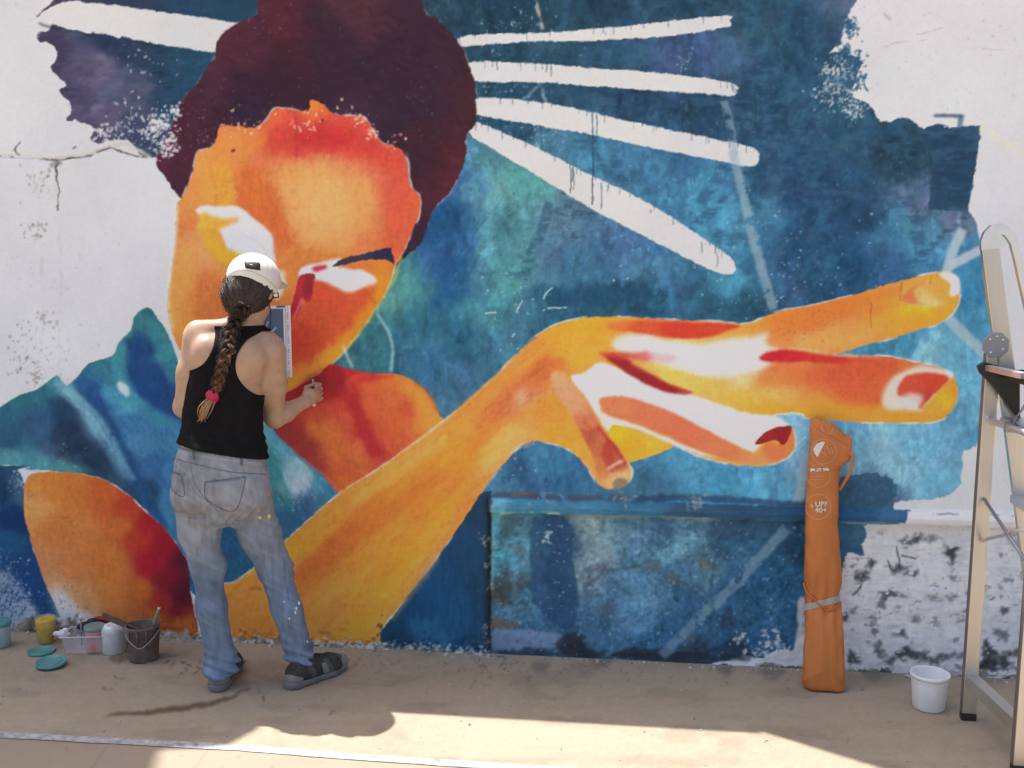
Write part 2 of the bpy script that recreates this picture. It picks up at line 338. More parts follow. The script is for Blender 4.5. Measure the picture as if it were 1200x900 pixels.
    K.speck((560, 130, 1130, 570), 180, (0.4, 1.1), (176, 196, 206), 0.4, 10, within=blue)
    K.speck(None, 260, (0.4, 1.5), (200, 214, 222), 0.65, 13, within=blue, cluster=[(860, 340, 30), (880, 240, 25), (920, 300, 30), (900, 330, 26), (700, 260, 40), (960, 340, 30), (600, 540, 14), (610, 350, 25), (990, 300, 40)])
    K.speck(None, 240, (0.4, 1.5), (196, 204, 210), 0.6, 14, within=blue, cluster=[(610, 20, 24), (590, 30, 20), (640, 100, 30), (580, 100, 14), (800, 70, 8), (610, 140, 16), (645, 155, 18)])
    K.speck((540, 20, 1000, 330), 380, (0.6, 2.2), (26, 52, 78), 0.30, 15, within=blue)
    K.speck((540, 150, 900, 560), 420, (1, 3.6), (90, 160, 180), 0.22, 16, within=blue)
    # a darker square of blue above the wrist, ragged patches
    K.shape([(640, 338), (700, 335), (760, 338), (765, 352), (700, 358), (640, 356)], (36, 74, 106), smooth=False, warp=2, soft=2, alpha=0.55, seed=27)
    K.shape([(505, 300), (549, 302), (551, 345), (512, 350)], (38, 88, 136), smooth=False, warp=1.5, soft=2, alpha=0.5, seed=28)
    K.shape([(980, 560), (1030, 555), (1048, 566), (1044, 590), (1010, 598), (980, 594)], (52, 86, 114), warp=5, wscale=6, soft=0, alpha=0.85, seed=29, dry=0.25, dabs=dict(n=120, L=(6, 14), Wd=(3, 6), jit=0.2, alpha=0.5))
    rgs = np.random.default_rng(505)
    for k in range(150):
        x, y = (rgs.uniform(860, 1130), rgs.uniform(-20, 300)) if k < 80 else (rgs.uniform(560, 1000), rgs.uniform(-20, 340)); a_ = rgs.uniform(0, 3.14); l_ = rgs.uniform(20, 48); b_ = rgs.uniform(-8, 8)
        sl_, m_ = K.mask([(x-1, y-1), (x+1, y-1), (x, y+1)], False, 0, 9, 0, 1)
        c_ = [(34, 60, 86), (40, 70, 100), (62, 98, 128), (52, 96, 128)][k % 4]
        dx, dy = math.cos(a_)*l_, math.sin(a_)*l_
        P_ = catmull(np.array([(x-dx, y-dy), (x+b_, y-b_), (x+dx, y+dy)], float), 6, closed=False); T_ = np.gradient(P_, axis=0); N_ = np.stack([-T_[:, 1], T_[:, 0]], 1); N_ /= np.linalg.norm(N_, axis=1)[:, None]+1e-9; w_ = rgs.uniform(4, 9)
        sl_, m_ = K.mask(np.concatenate([P_+N_*w_, (P_-N_*w_)[::-1]]), False, 2.2, 6, 1, k % 20)
        if m_.size == 0: continue
        m_ = m_*np.clip((K.noise(16, 5, 600+k % 7, 3, sl=sl_)-.40)*6, 0, 1)*blue[sl_]
        K.paint(sl_, m_, c_, .42)
    # light rays
    R = [[(537, 45), (560, 40), (640, 38), (700, 33), (760, 27), (850, 18), (854, 24), (852, 31), (800, 40), (740, 45), (680, 48), (620, 48), (540, 54)],
         [(549, 73), (620, 74), (690, 79), (780, 86), (857, 97), (863, 108), (858, 112), (830, 110), (740, 104), (650, 97), (600, 96), (552, 94)],
         [(557, 115), (600, 116), (660, 124), (720, 138), (800, 155), (850, 165), (882, 173), (889, 184), (880, 195), (830, 186), (760, 172), (690, 157), (620, 145), (557, 133)],
         [(551, 145), (568, 146), (620, 169), (690, 204), (760, 238), (830, 283), (858, 304), (861, 318), (848, 321), (815, 308), (760, 279), (700, 248), (640, 212), (580, 176), (551, 158)],
         [(47, 16), (60, 8), (76, 2), (95, 3), (170, 11), (272, 26), (282, 32), (258, 45), (250, 61), (190, 50), (110, 36), (75, 33), (52, 22)]]
    for i, r in enumerate(R):
        K.shape(r, [(r[0][0], r[0][1], (208, 206, 208)), (r[5][0], r[5][1], (204, 203, 206)), (r[3][0], r[3][1], (209, 207, 206))], warp=1.3, wscale=5, seed=31+i, fwarp=3)
        p = np.array(r, float)
        K.speck(None, 40, (0.4, 1.2), (150, 160, 170), 0.4, 40+i, cluster=[(q[0], q[1], 3) for q in r])
    K.line([(45, 26), (52, 30), (60, 31)], 1.5, (40, 40, 48), seed=5)
    rgd = np.random.default_rng(77)
    for k in range(70):
        ri = R[rgd.integers(0, 4)]; h_ = len(ri)//2; q0 = rgd.integers(0, h_-1); f_ = rgd.random()
        x = ri[q0][0]*(1-f_)+ri[q0+1][0]*f_; y = ri[q0][1]*(1-f_)+ri[q0+1][1]*f_
        K.line([(x, y-2), (x+.3, y+rgd.uniform(3, 9))], rgd.uniform(.6, 1.3), (60, 92, 118), 0.6, 0, .4, seed=k % 30)
    # drips
    for (x, y0, y1, w) in [(694, 132, 240, 1.6), (699, 133, 158, 1.2), (670, 196, 213, 1.3), (668, 192, 226, 1.0), (672, 194, 222, 0.9), (704, 214, 245, 1.2), (712, 216, 225, 1), (634, 163, 174, 1.2), (640, 72, 84, 1), (645, 75, 90, 0.9), (762, 246, 250, 1), (864, 158, 172, 1.4), (836, 150, 162, 1), (752, 140, 148, 1), (822, 283, 296, 1), (840, 296, 312, 0.9)]:
        K.line([(x, y0), (x+0.6, (y0+y1)/2), (x, y1)], w, (42, 72, 100), 0.8, 0, 0.5, seed=int(x) % 40)
    # faded construction strips
    K.line([(848, 118), (856, 150), (862, 190)], 9, (146, 166, 184), 0.55, 1, 1.2, seed=51, broken=0.3)
    K.line([(858, 175), (870, 225), (884, 285), (906, 362)], 11, (150, 172, 184), 0.62, 1, 1.2, seed=52, broken=0.28)
    K.line([(1108, 322), (1116, 295), (1128, 268)], 12, (176, 190, 198), 0.85, 1, 0.8, seed=53); K.line([(1112, 312), (1150, 292), (1190, 276)], 11, (184, 194, 200), 0.85, 1, 0.8, seed=54)
    K.line([(1110, 372), (1130, 392), (1160, 420)], 12, (160, 182, 194), 0.85, 1, 0.8, seed=55)
    K.line([(934, 590), (940, 565), (946, 530)], 11, (150, 172, 186), 0.85, 1, 0.8, seed=56)
    K.line([(1148, 148), (1175, 165), (1215, 188)], 9, (212, 208, 190), 0.55, 2, 1, seed=57)
    # chipped plaster in the blue
    K.line([(626, 0), (632, 16), (636, 34)], 4, (196, 190, 180), 0.85, 0.5, 2, seed=58, broken=0.3); K.line([(638, 96), (636, 110), (640, 120)], 2.5, (188, 196, 204), 0.8, 0.5, 1.5, seed=59, broken=0.3)
    K.line([(634, 98), (624, 106), (616, 115)], 2, (170, 184, 198), 0.7, 0.5, 1.2, seed=60, broken=0.3)
    for q in [[(612, 352), (607, 360), (604, 366)], [(637, 350), (640, 342), (648, 337)], [(568, 367), (582, 366)], [(642, 361), (664, 360)], [(600, 395), (603, 390)]]:
        K.line(q, 1.8, (190, 208, 210), 0.8, 0, 1, seed=int(q[0][0]) % 30)

    # scarf
    SC = [(175, 368, (44, 104, 122)), (160, 385, (50, 116, 132)), (185, 385, (50, 116, 128)), (162, 408, (34, 74, 118)), (156, 430, (36, 80, 128)), (170, 400, (38, 82, 124)), (198, 405, (56, 130, 144)), (188, 420, (60, 134, 156)), (205, 440, (42, 100, 140)), (178, 445, (36, 78, 126)), (190, 462, (34, 72, 124)), (210, 475, (34, 74, 128)), (165, 460, (36, 82, 132)), (142, 415, (56, 128, 140)), (150, 395, (58, 126, 136)), (136, 440, (52, 118, 142)), (120, 425, (48, 114, 140)), (105, 430, (46, 110, 140)), (128, 462, (60, 134, 166)), (150, 470, (68, 142, 168)), (110, 455, (38, 92, 136)), (98, 445, (44, 100, 140)), (112, 475, (36, 78, 128)), (128, 505, (36, 78, 124)),
          (66, 446, (58, 126, 142)), (45, 462, (46, 110, 132)), (20, 472, (44, 108, 126)), (5, 486, (46, 104, 126)), (30, 500, (50, 92, 122)), (10, 515, (42, 88, 116)), (45, 510, (52, 92, 124)), (60, 480, (40, 84, 122)), (62, 525, (52, 94, 124)), (78, 500, (36, 60, 88)), (84, 525, (34, 58, 82)), (105, 545, (38, 66, 90)), (120, 560, (44, 88, 108)), (30, 530, (56, 118, 140)), (8, 538, (72, 136, 154)), (50, 542, (66, 130, 146)), (85, 550, (66, 118, 130)), (85, 470, (78, 138, 160)), (100, 495, (96, 152, 178)),
          (150, 500, (52, 116, 158)), (165, 520, (60, 124, 162)), (190, 500, (54, 120, 160)), (210, 510, (60, 124, 162)), (180, 550, (50, 106, 150)), (205, 560, (56, 118, 162)), (150, 545, (46, 92, 132)), (165, 580, (40, 84, 116)), (190, 590, (58, 120, 160)), (205, 610, (60, 116, 156)), (215, 640, (60, 118, 158)), (235, 620, (50, 110, 150)), (240, 660, (44, 100, 136)), (265, 640, (40, 96, 132)), (290, 650, (42, 100, 134)),
          (325, 515, (76, 152, 178)), (335, 530, (82, 158, 184)), (352, 556, (120, 172, 194)), (345, 570, (138, 180, 198)), (325, 560, (60, 134, 150)), (318, 545, (56, 130, 146)), (330, 585, (52, 122, 140)), (372, 568, (70, 146, 176)), (386, 574, (58, 124, 156)), (356, 590, (56, 108, 146)), (345, 610, (50, 106, 140)), (320, 620, (48, 104, 136)), (378, 585, (62, 120, 146)), (-60, 510, (44, 96, 122)), (-80, 530, (60, 120, 140))]
    SC = [(x, y, tuple(max(18, mm+(v-mm)*1.38) for v, mm in zip((c[0]+6, c[1]*.97, c[2]*.97), (56, 108, 138)))) for x, y, c in SC]
    SCP = [(-380, 540), (-60, 500), (0, 477), (20, 464), (45, 455), (58, 445), (67, 440), (74, 447), (80, 451), (95, 436), (104, 425), (130, 417), (138, 402), (152, 388), (158, 370), (174, 360), (186, 376), (200, 398), (211, 428), (240, 440), (300, 470), (322, 505), (345, 528), (372, 550), (398, 572), (385, 588), (345, 622), (300, 662), (262, 690), (240, 700), (222, 690), (220, 660), (195, 622), (170, 598), (146, 576), (112, 558), (70, 552), (30, 550), (0, 545), (-380, 550)]
    sl, m = K.shape(SCP, SC, warp=1.4, seed=71, fwarp=6, halo=(2, (170, 190, 196), 0.35), dabs=dict(n=2200, L=(10, 30), Wd=(2, 6), ang=(0.3, 1.5), jit=0.10, hue=0.012, alpha=0.6))
    sc = K.full(sl, m)
    def plane3(pts, c, soft, a, sd):
        sl_, m_ = K.mask(pts, True, 1.5, 9, soft, sd); K.paint(sl_, m_*sc[sl_], c, a)
    plane3([(158, 388), (168, 392), (182, 420), (200, 452), (215, 486), (190, 478), (162, 455), (150, 430), (152, 405)], (34, 74, 122), 2, 0.7, 341)
    plane3([(176, 372), (190, 386), (208, 424), (214, 450), (200, 446), (184, 414), (172, 390)], (62, 134, 148), 2, 0.6, 342)
    plane3([(132, 418), (146, 402), (150, 440), (168, 468), (200, 490), (212, 500), (180, 496), (150, 474), (138, 450)], (66, 142, 160), 2.5, 0.55, 343)
    plane3([(62, 470), (80, 466), (98, 490), (118, 530), (128, 560), (100, 552), (80, 540), (66, 510)], (36, 60, 86), 3, 0.7, 344)
    plane3([(68, 444), (84, 452), (110, 478), (134, 516), (150, 556), (140, 556), (112, 510), (88, 476), (66, 458)], (108, 162, 184), 2, 0.55, 345)
    plane3([(86, 452), (100, 446), (128, 486), (152, 530), (176, 580), (196, 618), (176, 602), (150, 556), (124, 500)], (38, 84, 134), 2, 0.65, 346)
    plane3([(0, 536), (40, 530), (80, 542), (112, 554), (60, 552), (0, 546)], (78, 142, 154), 2, 0.55, 347)
    plane3([(20, 478), (56, 470), (62, 510), (30, 524), (0, 520), (0, 492)], (46, 92, 124), 5, 0.5, 348)
    fine = (K.noise(4, 7, 63, 3)-0.5)[..., None]; K.C += sc[..., None]*fine*0.09*(0.35+K.C)
    K.line([(64, 446), (82, 458), (108, 480), (130, 510), (146, 545), (158, 562)], 7, (120, 172, 192), 0.6, 2, 1.5, seed=72, broken=0.2)
    K.line([(66, 448), (85, 468), (112, 495), (132, 530)], 3, (150, 192, 206), 0.55, 1, 1.5, seed=73, broken=0.3)
    K.line([(92, 455), (125, 490), (148, 530), (175, 585), (196, 622)], 6, (34, 72, 112), 0.6, 2, 1.5, seed=74)
    K.line([(160, 400), (152, 425), (165, 452), (195, 478), (214, 486)], 13, (32, 68, 118), 0.55, 3, 2, seed=75)
    K.shape([(140, 446), (148, 450), (152, 462), (146, 464), (138, 454)], (206, 214, 218), warp=1.5, soft=0.8, alpha=0.85, seed=76)
    K.line([(322, 508), (348, 532), (376, 556), (394, 570)], 2, (36, 92, 120), 0.6, 0.5, 1, seed=77); K.line([(330, 505), (352, 536), (382, 570)], 1.6, (44, 100, 128), 0.6, 0.5, 1, seed=78)
    K.line([(368, 583), (382, 574), (396, 570)], 1.5, (180, 206, 214), 0.6, 0, 1.5, seed=79, broken=0.35); K.line([(322, 545), (335, 575), (340, 600)], 7, (50, 128, 138), 0.5, 2, 2, seed=80)
    K.speck(None, 60, (0.5, 1.5), (176, 200, 208), 0.5, 17, within=sc, cluster=[(350, 560, 10), (345, 585, 10), (75, 540, 12)])
    # dark blue at far left and its worn foot
    K.shape([(-380, 548), (0, 545), (20, 551), (29, 566), (29, 600), (38, 640), (52, 680), (66, 710), (76, 726), (60, 724), (0, 735), (-380, 735)],
            [(0, 565, (30, 58, 92)), (15, 600, (24, 52, 92)), (10, 640, (34, 78, 116)), (25, 655, (30, 66, 112)), (40, 680, (30, 66, 116)), (55, 705, (30, 68, 116)), (0, 680, (40, 76, 116)), (22, 570, (60, 92, 120)), (-100, 600, (30, 60, 98)), (-60, 690, (40, 74, 112))],
            warp=1.3, seed=81, dabs=dict(n=420, L=(10, 24), Wd=(2, 5), ang=(1.0, 1.9), jit=0.14, alpha=0.5))
    K.shape([(-380, 690), (-20, 672), (8, 668), (25, 690), (36, 704), (46, 720), (62, 724), (60, 760), (-380, 760)], [(0, 690, (150, 158, 178)), (15, 710, (170, 176, 190)), (30, 722, (190, 192, 198)), (-60, 710, (170, 172, 182))], warp=4, wscale=5, soft=2, alpha=0.8, seed=82, dry=0.3)
    K.speck(None, 420, (0.5, 1.6), (44, 74, 116), 0.8, 18, cluster=[(12, 690, 14), (28, 700, 10), (5, 705, 10), (18, 672, 10)])
    K.speck(None, 160, (0.5, 1.4), (170, 178, 192), 0.7, 19, cluster=[(5, 660, 12), (22, 680, 10), (40, 700, 10), (22, 565, 6)])

    # hair
    HR = [(330, 20, (96, 42, 52)), (300, 60, (72, 38, 52)), (280, 45, (92, 44, 56)), (262, 60, (88, 42, 56)), (240, 90, (78, 44, 58)), (225, 130, (80, 40, 54)), (205, 160, (92, 46, 60)), (200, 190, (98, 46, 62)), (215, 200, (82, 38, 52)), (215, 222, (70, 38, 54)), (240, 150, (62, 34, 48)), (270, 120, (62, 36, 50)), (300, 100, (58, 36, 50)), (290, 135, (56, 38, 56)), (340, 90, (60, 36, 46)), (340, 50, (70, 36, 46)), (380, 30, (58, 38, 50)), (400, 90, (60, 38, 52)), (440, 30, (74, 42, 52)), (430, 80, (58, 38, 50)), (480, 50, (62, 38, 50)), (420, 8, (90, 50, 58)), (470, 10, (66, 40, 52)), (520, 70, (64, 40, 52)), (500, 110, (60, 40, 54)), (540, 110, (72, 40, 48)), (545, 130, (76, 42, 48)), (460, 140, (56, 38, 54)), (500, 150, (66, 38, 48)), (490, 190, (58, 36, 48)), (510, 190, (84, 40, 50)), (530, 170, (80, 38, 46)), (535, 195, (96, 40, 46)), (515, 225, (100, 42, 48)), (495, 235, (62, 40, 52)), (490, 280, (58, 38, 52)), (360, -40, (70, 38, 48)), (410, 125, (70, 44, 62))]
    HR = [(x, y, (c[0]*.90, c[1]*.95, c[2]*.98)) for x, y, c in HR]
    HP = [(300, -130), (302, 0), (298, 18), (280, 26), (268, 33), (256, 45), (251, 56), (252, 66), (243, 78), (232, 96), (222, 108), (212, 117), (206, 132), (203, 142), (196, 160), (183, 187), (190, 203), (198, 215), (209, 229), (214, 234), (300, 300), (430, 330), (470, 305), (478, 298), (493, 285), (500, 266), (510, 241), (526, 226), (538, 204), (546, 182), (545, 165), (548, 155), (556, 146), (558, 122), (556, 96), (548, 72), (536, 48), (512, 22), (494, 2), (480, -130)]
    sl, m = K.shape(HP, HR, warp=1.6, wscale=6, seed=91, fwarp=12, soft2=900, halo=(2, (170, 170, 178), 0.4), dabs=dict(n=2600, L=(8, 26), Wd=(3, 8), ang=(-0.4, 1.2), jit=0.14, hue=0.012, alpha=0.4))
    hr = K.full(sl, m)
    K.speck((190, 10, 560, 300), 240, (0.4, 1.1), (130, 108, 118), 0.45, 20, within=hr)
    K.speck(None, 150, (0.4, 1.2), (150, 132, 142), 0.5, 21, within=hr, cluster=[(230, 130, 18), (215, 160, 14), (300, 140, 14), (320, 25, 16), (510, 105, 20), (245, 160, 10), (270, 80, 40)])
    K.speck(None, 300, (0.6, 2.4), (205, 206, 212), 0.85, 23, cluster=[(190, 150, 7), (195, 165, 7), (184, 142, 5), (200, 172, 6), (178, 152, 6), (192, 178, 5), (120, 155, 6), (205, 128, 4)])
    # face
    FC = [(222, 215, (216, 142, 72)), (240, 190, (222, 148, 78)), (265, 160, (218, 128, 68)), (300, 160, (214, 106, 64)), (325, 140, (214, 104, 66)), (345, 140, (208, 80, 64)), (330, 158, (204, 76, 66)), (318, 172, (206, 92, 66)), (372, 132, (216, 112, 58)), (366, 124, (226, 134, 60)), (398, 142, (206, 84, 64)), (425, 146, (210, 90, 66)), (380, 155, (192, 54, 60)), (400, 165, (196, 60, 60)), (355, 165, (198, 66, 64)), (430, 170, (202, 74, 60)), (360, 176, (204, 84, 64)), (455, 185, (208, 94, 66)), (470, 200, (208, 92, 70)), (473, 225, (206, 84, 66)), (485, 240, (218, 108, 58)), (470, 260, (212, 92, 64)), (455, 235, (206, 98, 72)), (440, 205, (210, 108, 76)), (410, 195, (210, 112, 78)), (400, 182, (206, 100, 72)),
          (255, 200, (214, 150, 66)), (262, 222, (212, 156, 62)), (275, 210, (214, 140, 74)), (270, 190, (212, 120, 66)), (285, 200, (210, 128, 72)), (305, 190, (212, 122, 72)), (300, 220, (210, 138, 66)), (285, 225, (208, 110, 60)), (325, 195, (216, 136, 80)), (320, 225, (208, 110, 62)), (345, 200, (220, 148, 86)), (375, 205, (220, 160, 100)), (345, 225, (222, 162, 104)), (370, 240, (224, 170, 112)), (400, 225, (218, 158, 88)), (395, 255, (224, 168, 100)), (345, 255, (222, 164, 106)), (425, 225, (216, 148, 88)), (430, 255, (214, 136, 82)), (370, 275, (222, 164, 106)), (400, 285, (218, 148, 84)), (345, 280, (218, 152, 92)), (430, 285, (214, 126, 74)), (458, 285, (212, 112, 66)), (320, 250, (202, 100, 54)), (332, 268, (206, 108, 60)), (305, 240, (206, 104, 56)), (326, 290, (214, 138, 84)), (340, 300, (208, 124, 64)), (365, 295, (208, 122, 62)),
          (212, 250, (212, 140, 74)), (220, 262, (208, 122, 66)), (230, 278, (214, 150, 88)), (212, 290, (216, 148, 82)), (225, 310, (216, 148, 92)), (240, 300, (218, 160, 100)), (235, 330, (208, 118, 68)), (215, 320, (218, 150, 76)), (222, 350, (204, 122, 62)), (240, 360, (204, 124, 64)), (205, 345, (222, 156, 76)), (215, 375, (208, 138, 66)), (230, 390, (204, 128, 62)), (204, 375, (224, 166, 84)), (218, 400, (212, 140, 70)), (260, 320, (212, 142, 76)), (265, 345, (204, 110, 58)), (255, 305, (214, 150, 70)), (280, 330, (210, 130, 66)), (300, 360, (200, 110, 60)), (330, 330, (206, 128, 58)), (338, 345, (212, 134, 72)), (330, 360, (206, 128, 62)),
          (375, 345, (204, 76, 54)), (395, 355, (204, 88, 58)), (375, 370, (200, 92, 60)), (420, 345, (208, 96, 54)), (400, 378, (202, 92, 58)), (430, 328, (220, 128, 58)), (445, 318, (222, 130, 54)), (440, 345, (214, 118, 48)), (425, 370, (214, 122, 50)), (410, 390, (206, 106, 52)), (395, 405, (222, 152, 44)), (385, 418, (226, 164, 50)), (372, 400, (196, 84, 52)), (350, 395, (186, 68, 50)), (345, 410, (196, 90, 52)), (352, 430, (212, 128, 58)), (335, 450, (218, 146, 66)), (412, 398, (226, 160, 46)), (445, 330, (220, 130, 46)), (415, 315, (222, 130, 58)), (370, 425, (206, 112, 56)), (346, 375, (200, 84, 56))]
    FC = [(x, y, (c[0]*.985, c[1]*.965, c[2]*1.02)) for x, y, c in FC]
    FP = [(207, 240), (212, 233), (218, 222), (225, 206), (231, 180), (240, 176), (249, 171), (255, 158), (257, 149), (275, 147), (298, 150), (307, 145), (313, 139), (320, 128), (332, 127), (346, 129), (361, 130), (364, 118), (370, 118), (378, 122), (388, 131), (396, 135), (412, 136), (426, 138), (433, 146), (438, 156), (448, 168), (458, 171), (470, 176), (477, 190), (479, 212), (484, 222), (491, 230), (491, 246), (487, 262), (477, 284), (470, 298), (464, 308), (458, 326), (444, 354), (420, 390), (396, 418), (370, 439), (345, 455), (330, 462), (300, 470), (250, 440), (216, 416), (201, 388), (196, 352), (201, 310), (205, 270)]
    sl, m = K.shape(FP, FC, warp=1.3, wscale=6, seed=101, fwarp=3, soft2=160, halo=(2, (222, 214, 204), 0.75), dabs=dict(n=900, L=(10, 28), Wd=(4, 9), ang=(0.6, 2.4), jit=0.04, hue=0.012, alpha=0.5))
    fc = K.full(sl, m)
    def plane(pts, c, soft, a, sd):
        sl_, m_ = K.mask(pts, True, 1.5, 12, soft, sd)
        K.paint(sl_, m_*fc[sl_], c, a)
    plane([(320, 206), (345, 190), (378, 184), (412, 190), (434, 206), (442, 236), (433, 264), (405, 287), (380, 294), (360, 291), (345, 281), (335, 262), (325, 238)], (219, 156, 92), 5, 0.65, 301)
    plane([(348, 215), (375, 204), (404, 216), (412, 244), (396, 268), (368, 272), (350, 252)], (223, 168, 108), 7, 0.6, 302)
    plane([(316, 168), (328, 146), (350, 140), (390, 143), (428, 146), (446, 170), (472, 182), (476, 214), (456, 200), (430, 184), (392, 178), (352, 180), (328, 182)], (200, 66, 58), 5, 0.72, 303)
    plane([(356, 150), (400, 150), (420, 166), (390, 172), (350, 170)], (190, 48, 56), 5, 0.6, 304)
    plane([(446, 186), (476, 190), (480, 220), (491, 240), (479, 276), (464, 304), (449, 294), (456, 252), (450, 215)], (206, 88, 64), 5, 0.7, 305)
    plane([(230, 188), (257, 154), (300, 154), (306, 172), (282, 196), (270, 236), (228, 242), (214, 238), (222, 214)], (219, 146, 74), 4, 0.6, 306)
    plane([(256, 192), (268, 192), (276, 240), (254, 240)], (212, 156, 60), 4, 0.6, 307)
    plane([(283, 192), (302, 198), (320, 224), (336, 260), (352, 292), (330, 297), (318, 273), (300, 249), (284, 240), (276, 214)], (203, 104, 56), 3.5, 0.75, 308)
    plane([(332, 296), (352, 292), (400, 296), (398, 303), (352, 312), (344, 330), (338, 356), (322, 362), (330, 330)], (209, 128, 62), 3, 0.7, 309)
    plane([(204, 290), (222, 284), (236, 300), (228, 350), (214, 400), (200, 380), (198, 340)], (220, 152, 78), 4, 0.55, 310)
    plane([(236, 318), (256, 322), (262, 360), (246, 410), (226, 404), (228, 360)], (203, 116, 60), 5, 0.6, 311)
    plane([(366, 334), (396, 345), (432, 338), (438, 350), (416, 380), (390, 404), (362, 424), (340, 420), (345, 386), (357, 356)], (203, 82, 54), 3.5, 0.75, 312)
    plane([(340, 388), (362, 384), (372, 404), (354, 424), (336, 420)], (182, 64, 48), 5, 0.6, 313)
    K.line([(450, 322), (440, 350), (416, 384), (392, 410), (366, 432), (340, 450)], 9, (226, 158, 46), 0.6, 3, 1, seed=314)
    K.dabs(sl, m, n=1500, L=(12, 34), Wd=(4, 9), ang=(0.7, 2.2), jit=0.035, hue=0.010, alpha=0.55, seed=399)
    K.line([(208, 240), (206, 275), (201, 315), (197, 352), (202, 386)], 2.5, (226, 220, 212), 0.7, 0.6, 0.8, seed=102, broken=0.2)
    K.line([(470, 300), (460, 330), (444, 356), (420, 391), (397, 419)], 2.2, (222, 190, 60), 0.75, 0.6, 0.8, seed=103)
    # jagged light along the hairline
    K.speck(None, 110, (0.5, 1.7), (232, 190, 170), 0.8, 24, cluster=[(360, 146, 10), (410, 140, 8), (425, 140, 6), (275, 148, 8), (295, 150, 6), (460, 170, 7), (345, 140, 10), (437, 155, 4)], stretch=1.5)
    K.line([(476, 178), (479, 195), (478, 214)], 2, (150, 120, 130), 0.6, 0.5, 0.8, seed=104)
    K.line([(346, 130), (347, 160), (347, 184)], 2.2, (150, 58, 54), 0.55, 0.8, 0.5, seed=105); K.speck(None, 6, (1, 2), (90, 40, 40), 0.8, 25, cluster=[(378, 141, 1.5), (273, 176, 0.8)])
    # left eye left bare, its yellow fold
    K.shape([(229, 247), (236, 241), (255, 242), (279, 242), (300, 258), (318, 275), (321, 300), (327, 318), (334, 330), (328, 346), (318, 345), (285, 312), (268, 300), (262, 280), (256, 270), (240, 256)],
            [(245, 246, (214, 214, 214)), (280, 250, (212, 212, 216)), (300, 275, (206, 206, 212)), (310, 300, (208, 208, 214)), (325, 325, (214, 210, 204)), (275, 280, (206, 208, 212))], warp=0.9, soft=0.8, seed=106)
    K.shape([(232, 256), (238, 249), (248, 252), (262, 256), (277, 254), (280, 257), (270, 264), (258, 268), (256, 276), (262, 288), (276, 296), (288, 301), (285, 312), (262, 308), (244, 292), (234, 276)],
            [(240, 254, (216, 168, 72)), (252, 256, (216, 160, 62)), (272, 258, (222, 166, 104)), (246, 275, (214, 156, 56)), (258, 290, (218, 160, 50)), (272, 300, (220, 166, 52)), (238, 285, (214, 154, 88))], warp=1.2, soft=2, seed=107)
    K.line([(283, 272), (290, 278), (300, 282), (310, 292)], 0.8, (176, 176, 184), 0.6, 0, 0.8, seed=108)
    K.shape([(326, 316), (334, 320), (330, 345), (322, 350), (320, 330)], (222, 206, 186), warp=1.2, soft=1.6, alpha=0.8, seed=109)
    # right eye
    K.shape([(350, 324), (354, 313), (372, 308), (396, 303), (406, 308), (396, 312), (410, 315), (424, 316), (436, 322), (441, 331), (426, 336), (410, 342), (396, 338), (380, 330), (368, 328), (360, 330)], (213, 211, 214), warp=0.8, soft=0.5, seed=111)
    K.shape([(389, 312), (398, 305), (412, 300), (430, 296), (456, 290), (459, 296), (463, 310), (452, 304), (440, 304), (424, 305), (408, 309), (396, 312)], [(400, 308, (64, 54, 76)), (430, 300, (58, 54, 76)), (455, 298, (46, 46, 70))], warp=1.3, wscale=4, seed=112, dabs=dict(n=60, L=(4, 10), Wd=(2, 3), ang=(-0.6, 0), jit=0.2, alpha=0.5))
    K.shape([(366, 313), (381, 310), (382, 314), (369, 318)], (196, 52, 70), warp=0.8, soft=0.5, seed=113)
    K.shape([(350, 325), (360, 321), (369, 322), (366, 336), (366, 346), (361, 354), (354, 350), (352, 362), (342, 378), (340, 366), (344, 348)], [(352, 330, (186, 46, 58)), (360, 331, (128, 48, 52)), (362, 345, (186, 48, 54)), (346, 356, (170, 38, 56)), (343, 372, (176, 40, 56))], warp=0.8, seed=114)
    K.line([(354, 349), (349, 362), (342, 376)], 2, (224, 150, 120), 0.85, 0.5, 0.5, seed=115)
    K.line([(441, 331), (424, 337), (410, 343), (394, 339), (378, 330), (366, 328)], 1.4, (226, 150, 120), 0.6, 0.5, 0.5, seed=116)
    # neck and chin shade
    NK = [(345, 470, (150, 44, 50)), (365, 448, (150, 38, 46)), (390, 434, (160, 40, 46)), (395, 448, (140, 42, 50)), (410, 436, (186, 42, 50)), (430, 437, (194, 46, 50)), (380, 462, (170, 52, 52)), (405, 462, (176, 54, 54)), (418, 448, (200, 70, 58)), (410, 458, (206, 76, 62)), (432, 452, (212, 104, 60)), (455, 448, (218, 128, 58)), (440, 466, (206, 92, 60)), (460, 470, (210, 112, 62)), (480, 462, (220, 138, 60)), (498, 475, (222, 144, 62)), (510, 492, (222, 146, 66)), (478, 480, (200, 88, 60)), (482, 498, (212, 120, 66)), (455, 495, (206, 100, 60)), (430, 480, (206, 96, 62)), (418, 485, (186, 56, 54)), (428, 505, (184, 56, 54)), (440, 525, (184, 60, 58)), (455, 520, (198, 84, 58)), (470, 510, (206, 98, 58)), (408, 490, (200, 96, 66)), (396, 485, (196, 72, 58)), (372, 485, (186, 76, 58)), (365, 500, (204, 108, 60)), (385, 510, (208, 112, 60)), (350, 495, (170, 66, 56)), (340, 510, (150, 56, 56)), (355, 525, (152, 56, 60)), (372, 540, (176, 74, 58)), (390, 535, (206, 106, 58)), (405, 550, (198, 92, 58)), (420, 535, (206, 106, 60)), (420, 520, (206, 102, 64)), (385, 560, (196, 90, 56)), (325, 495, (128, 46, 60)), (400, 568, (200, 104, 50))]
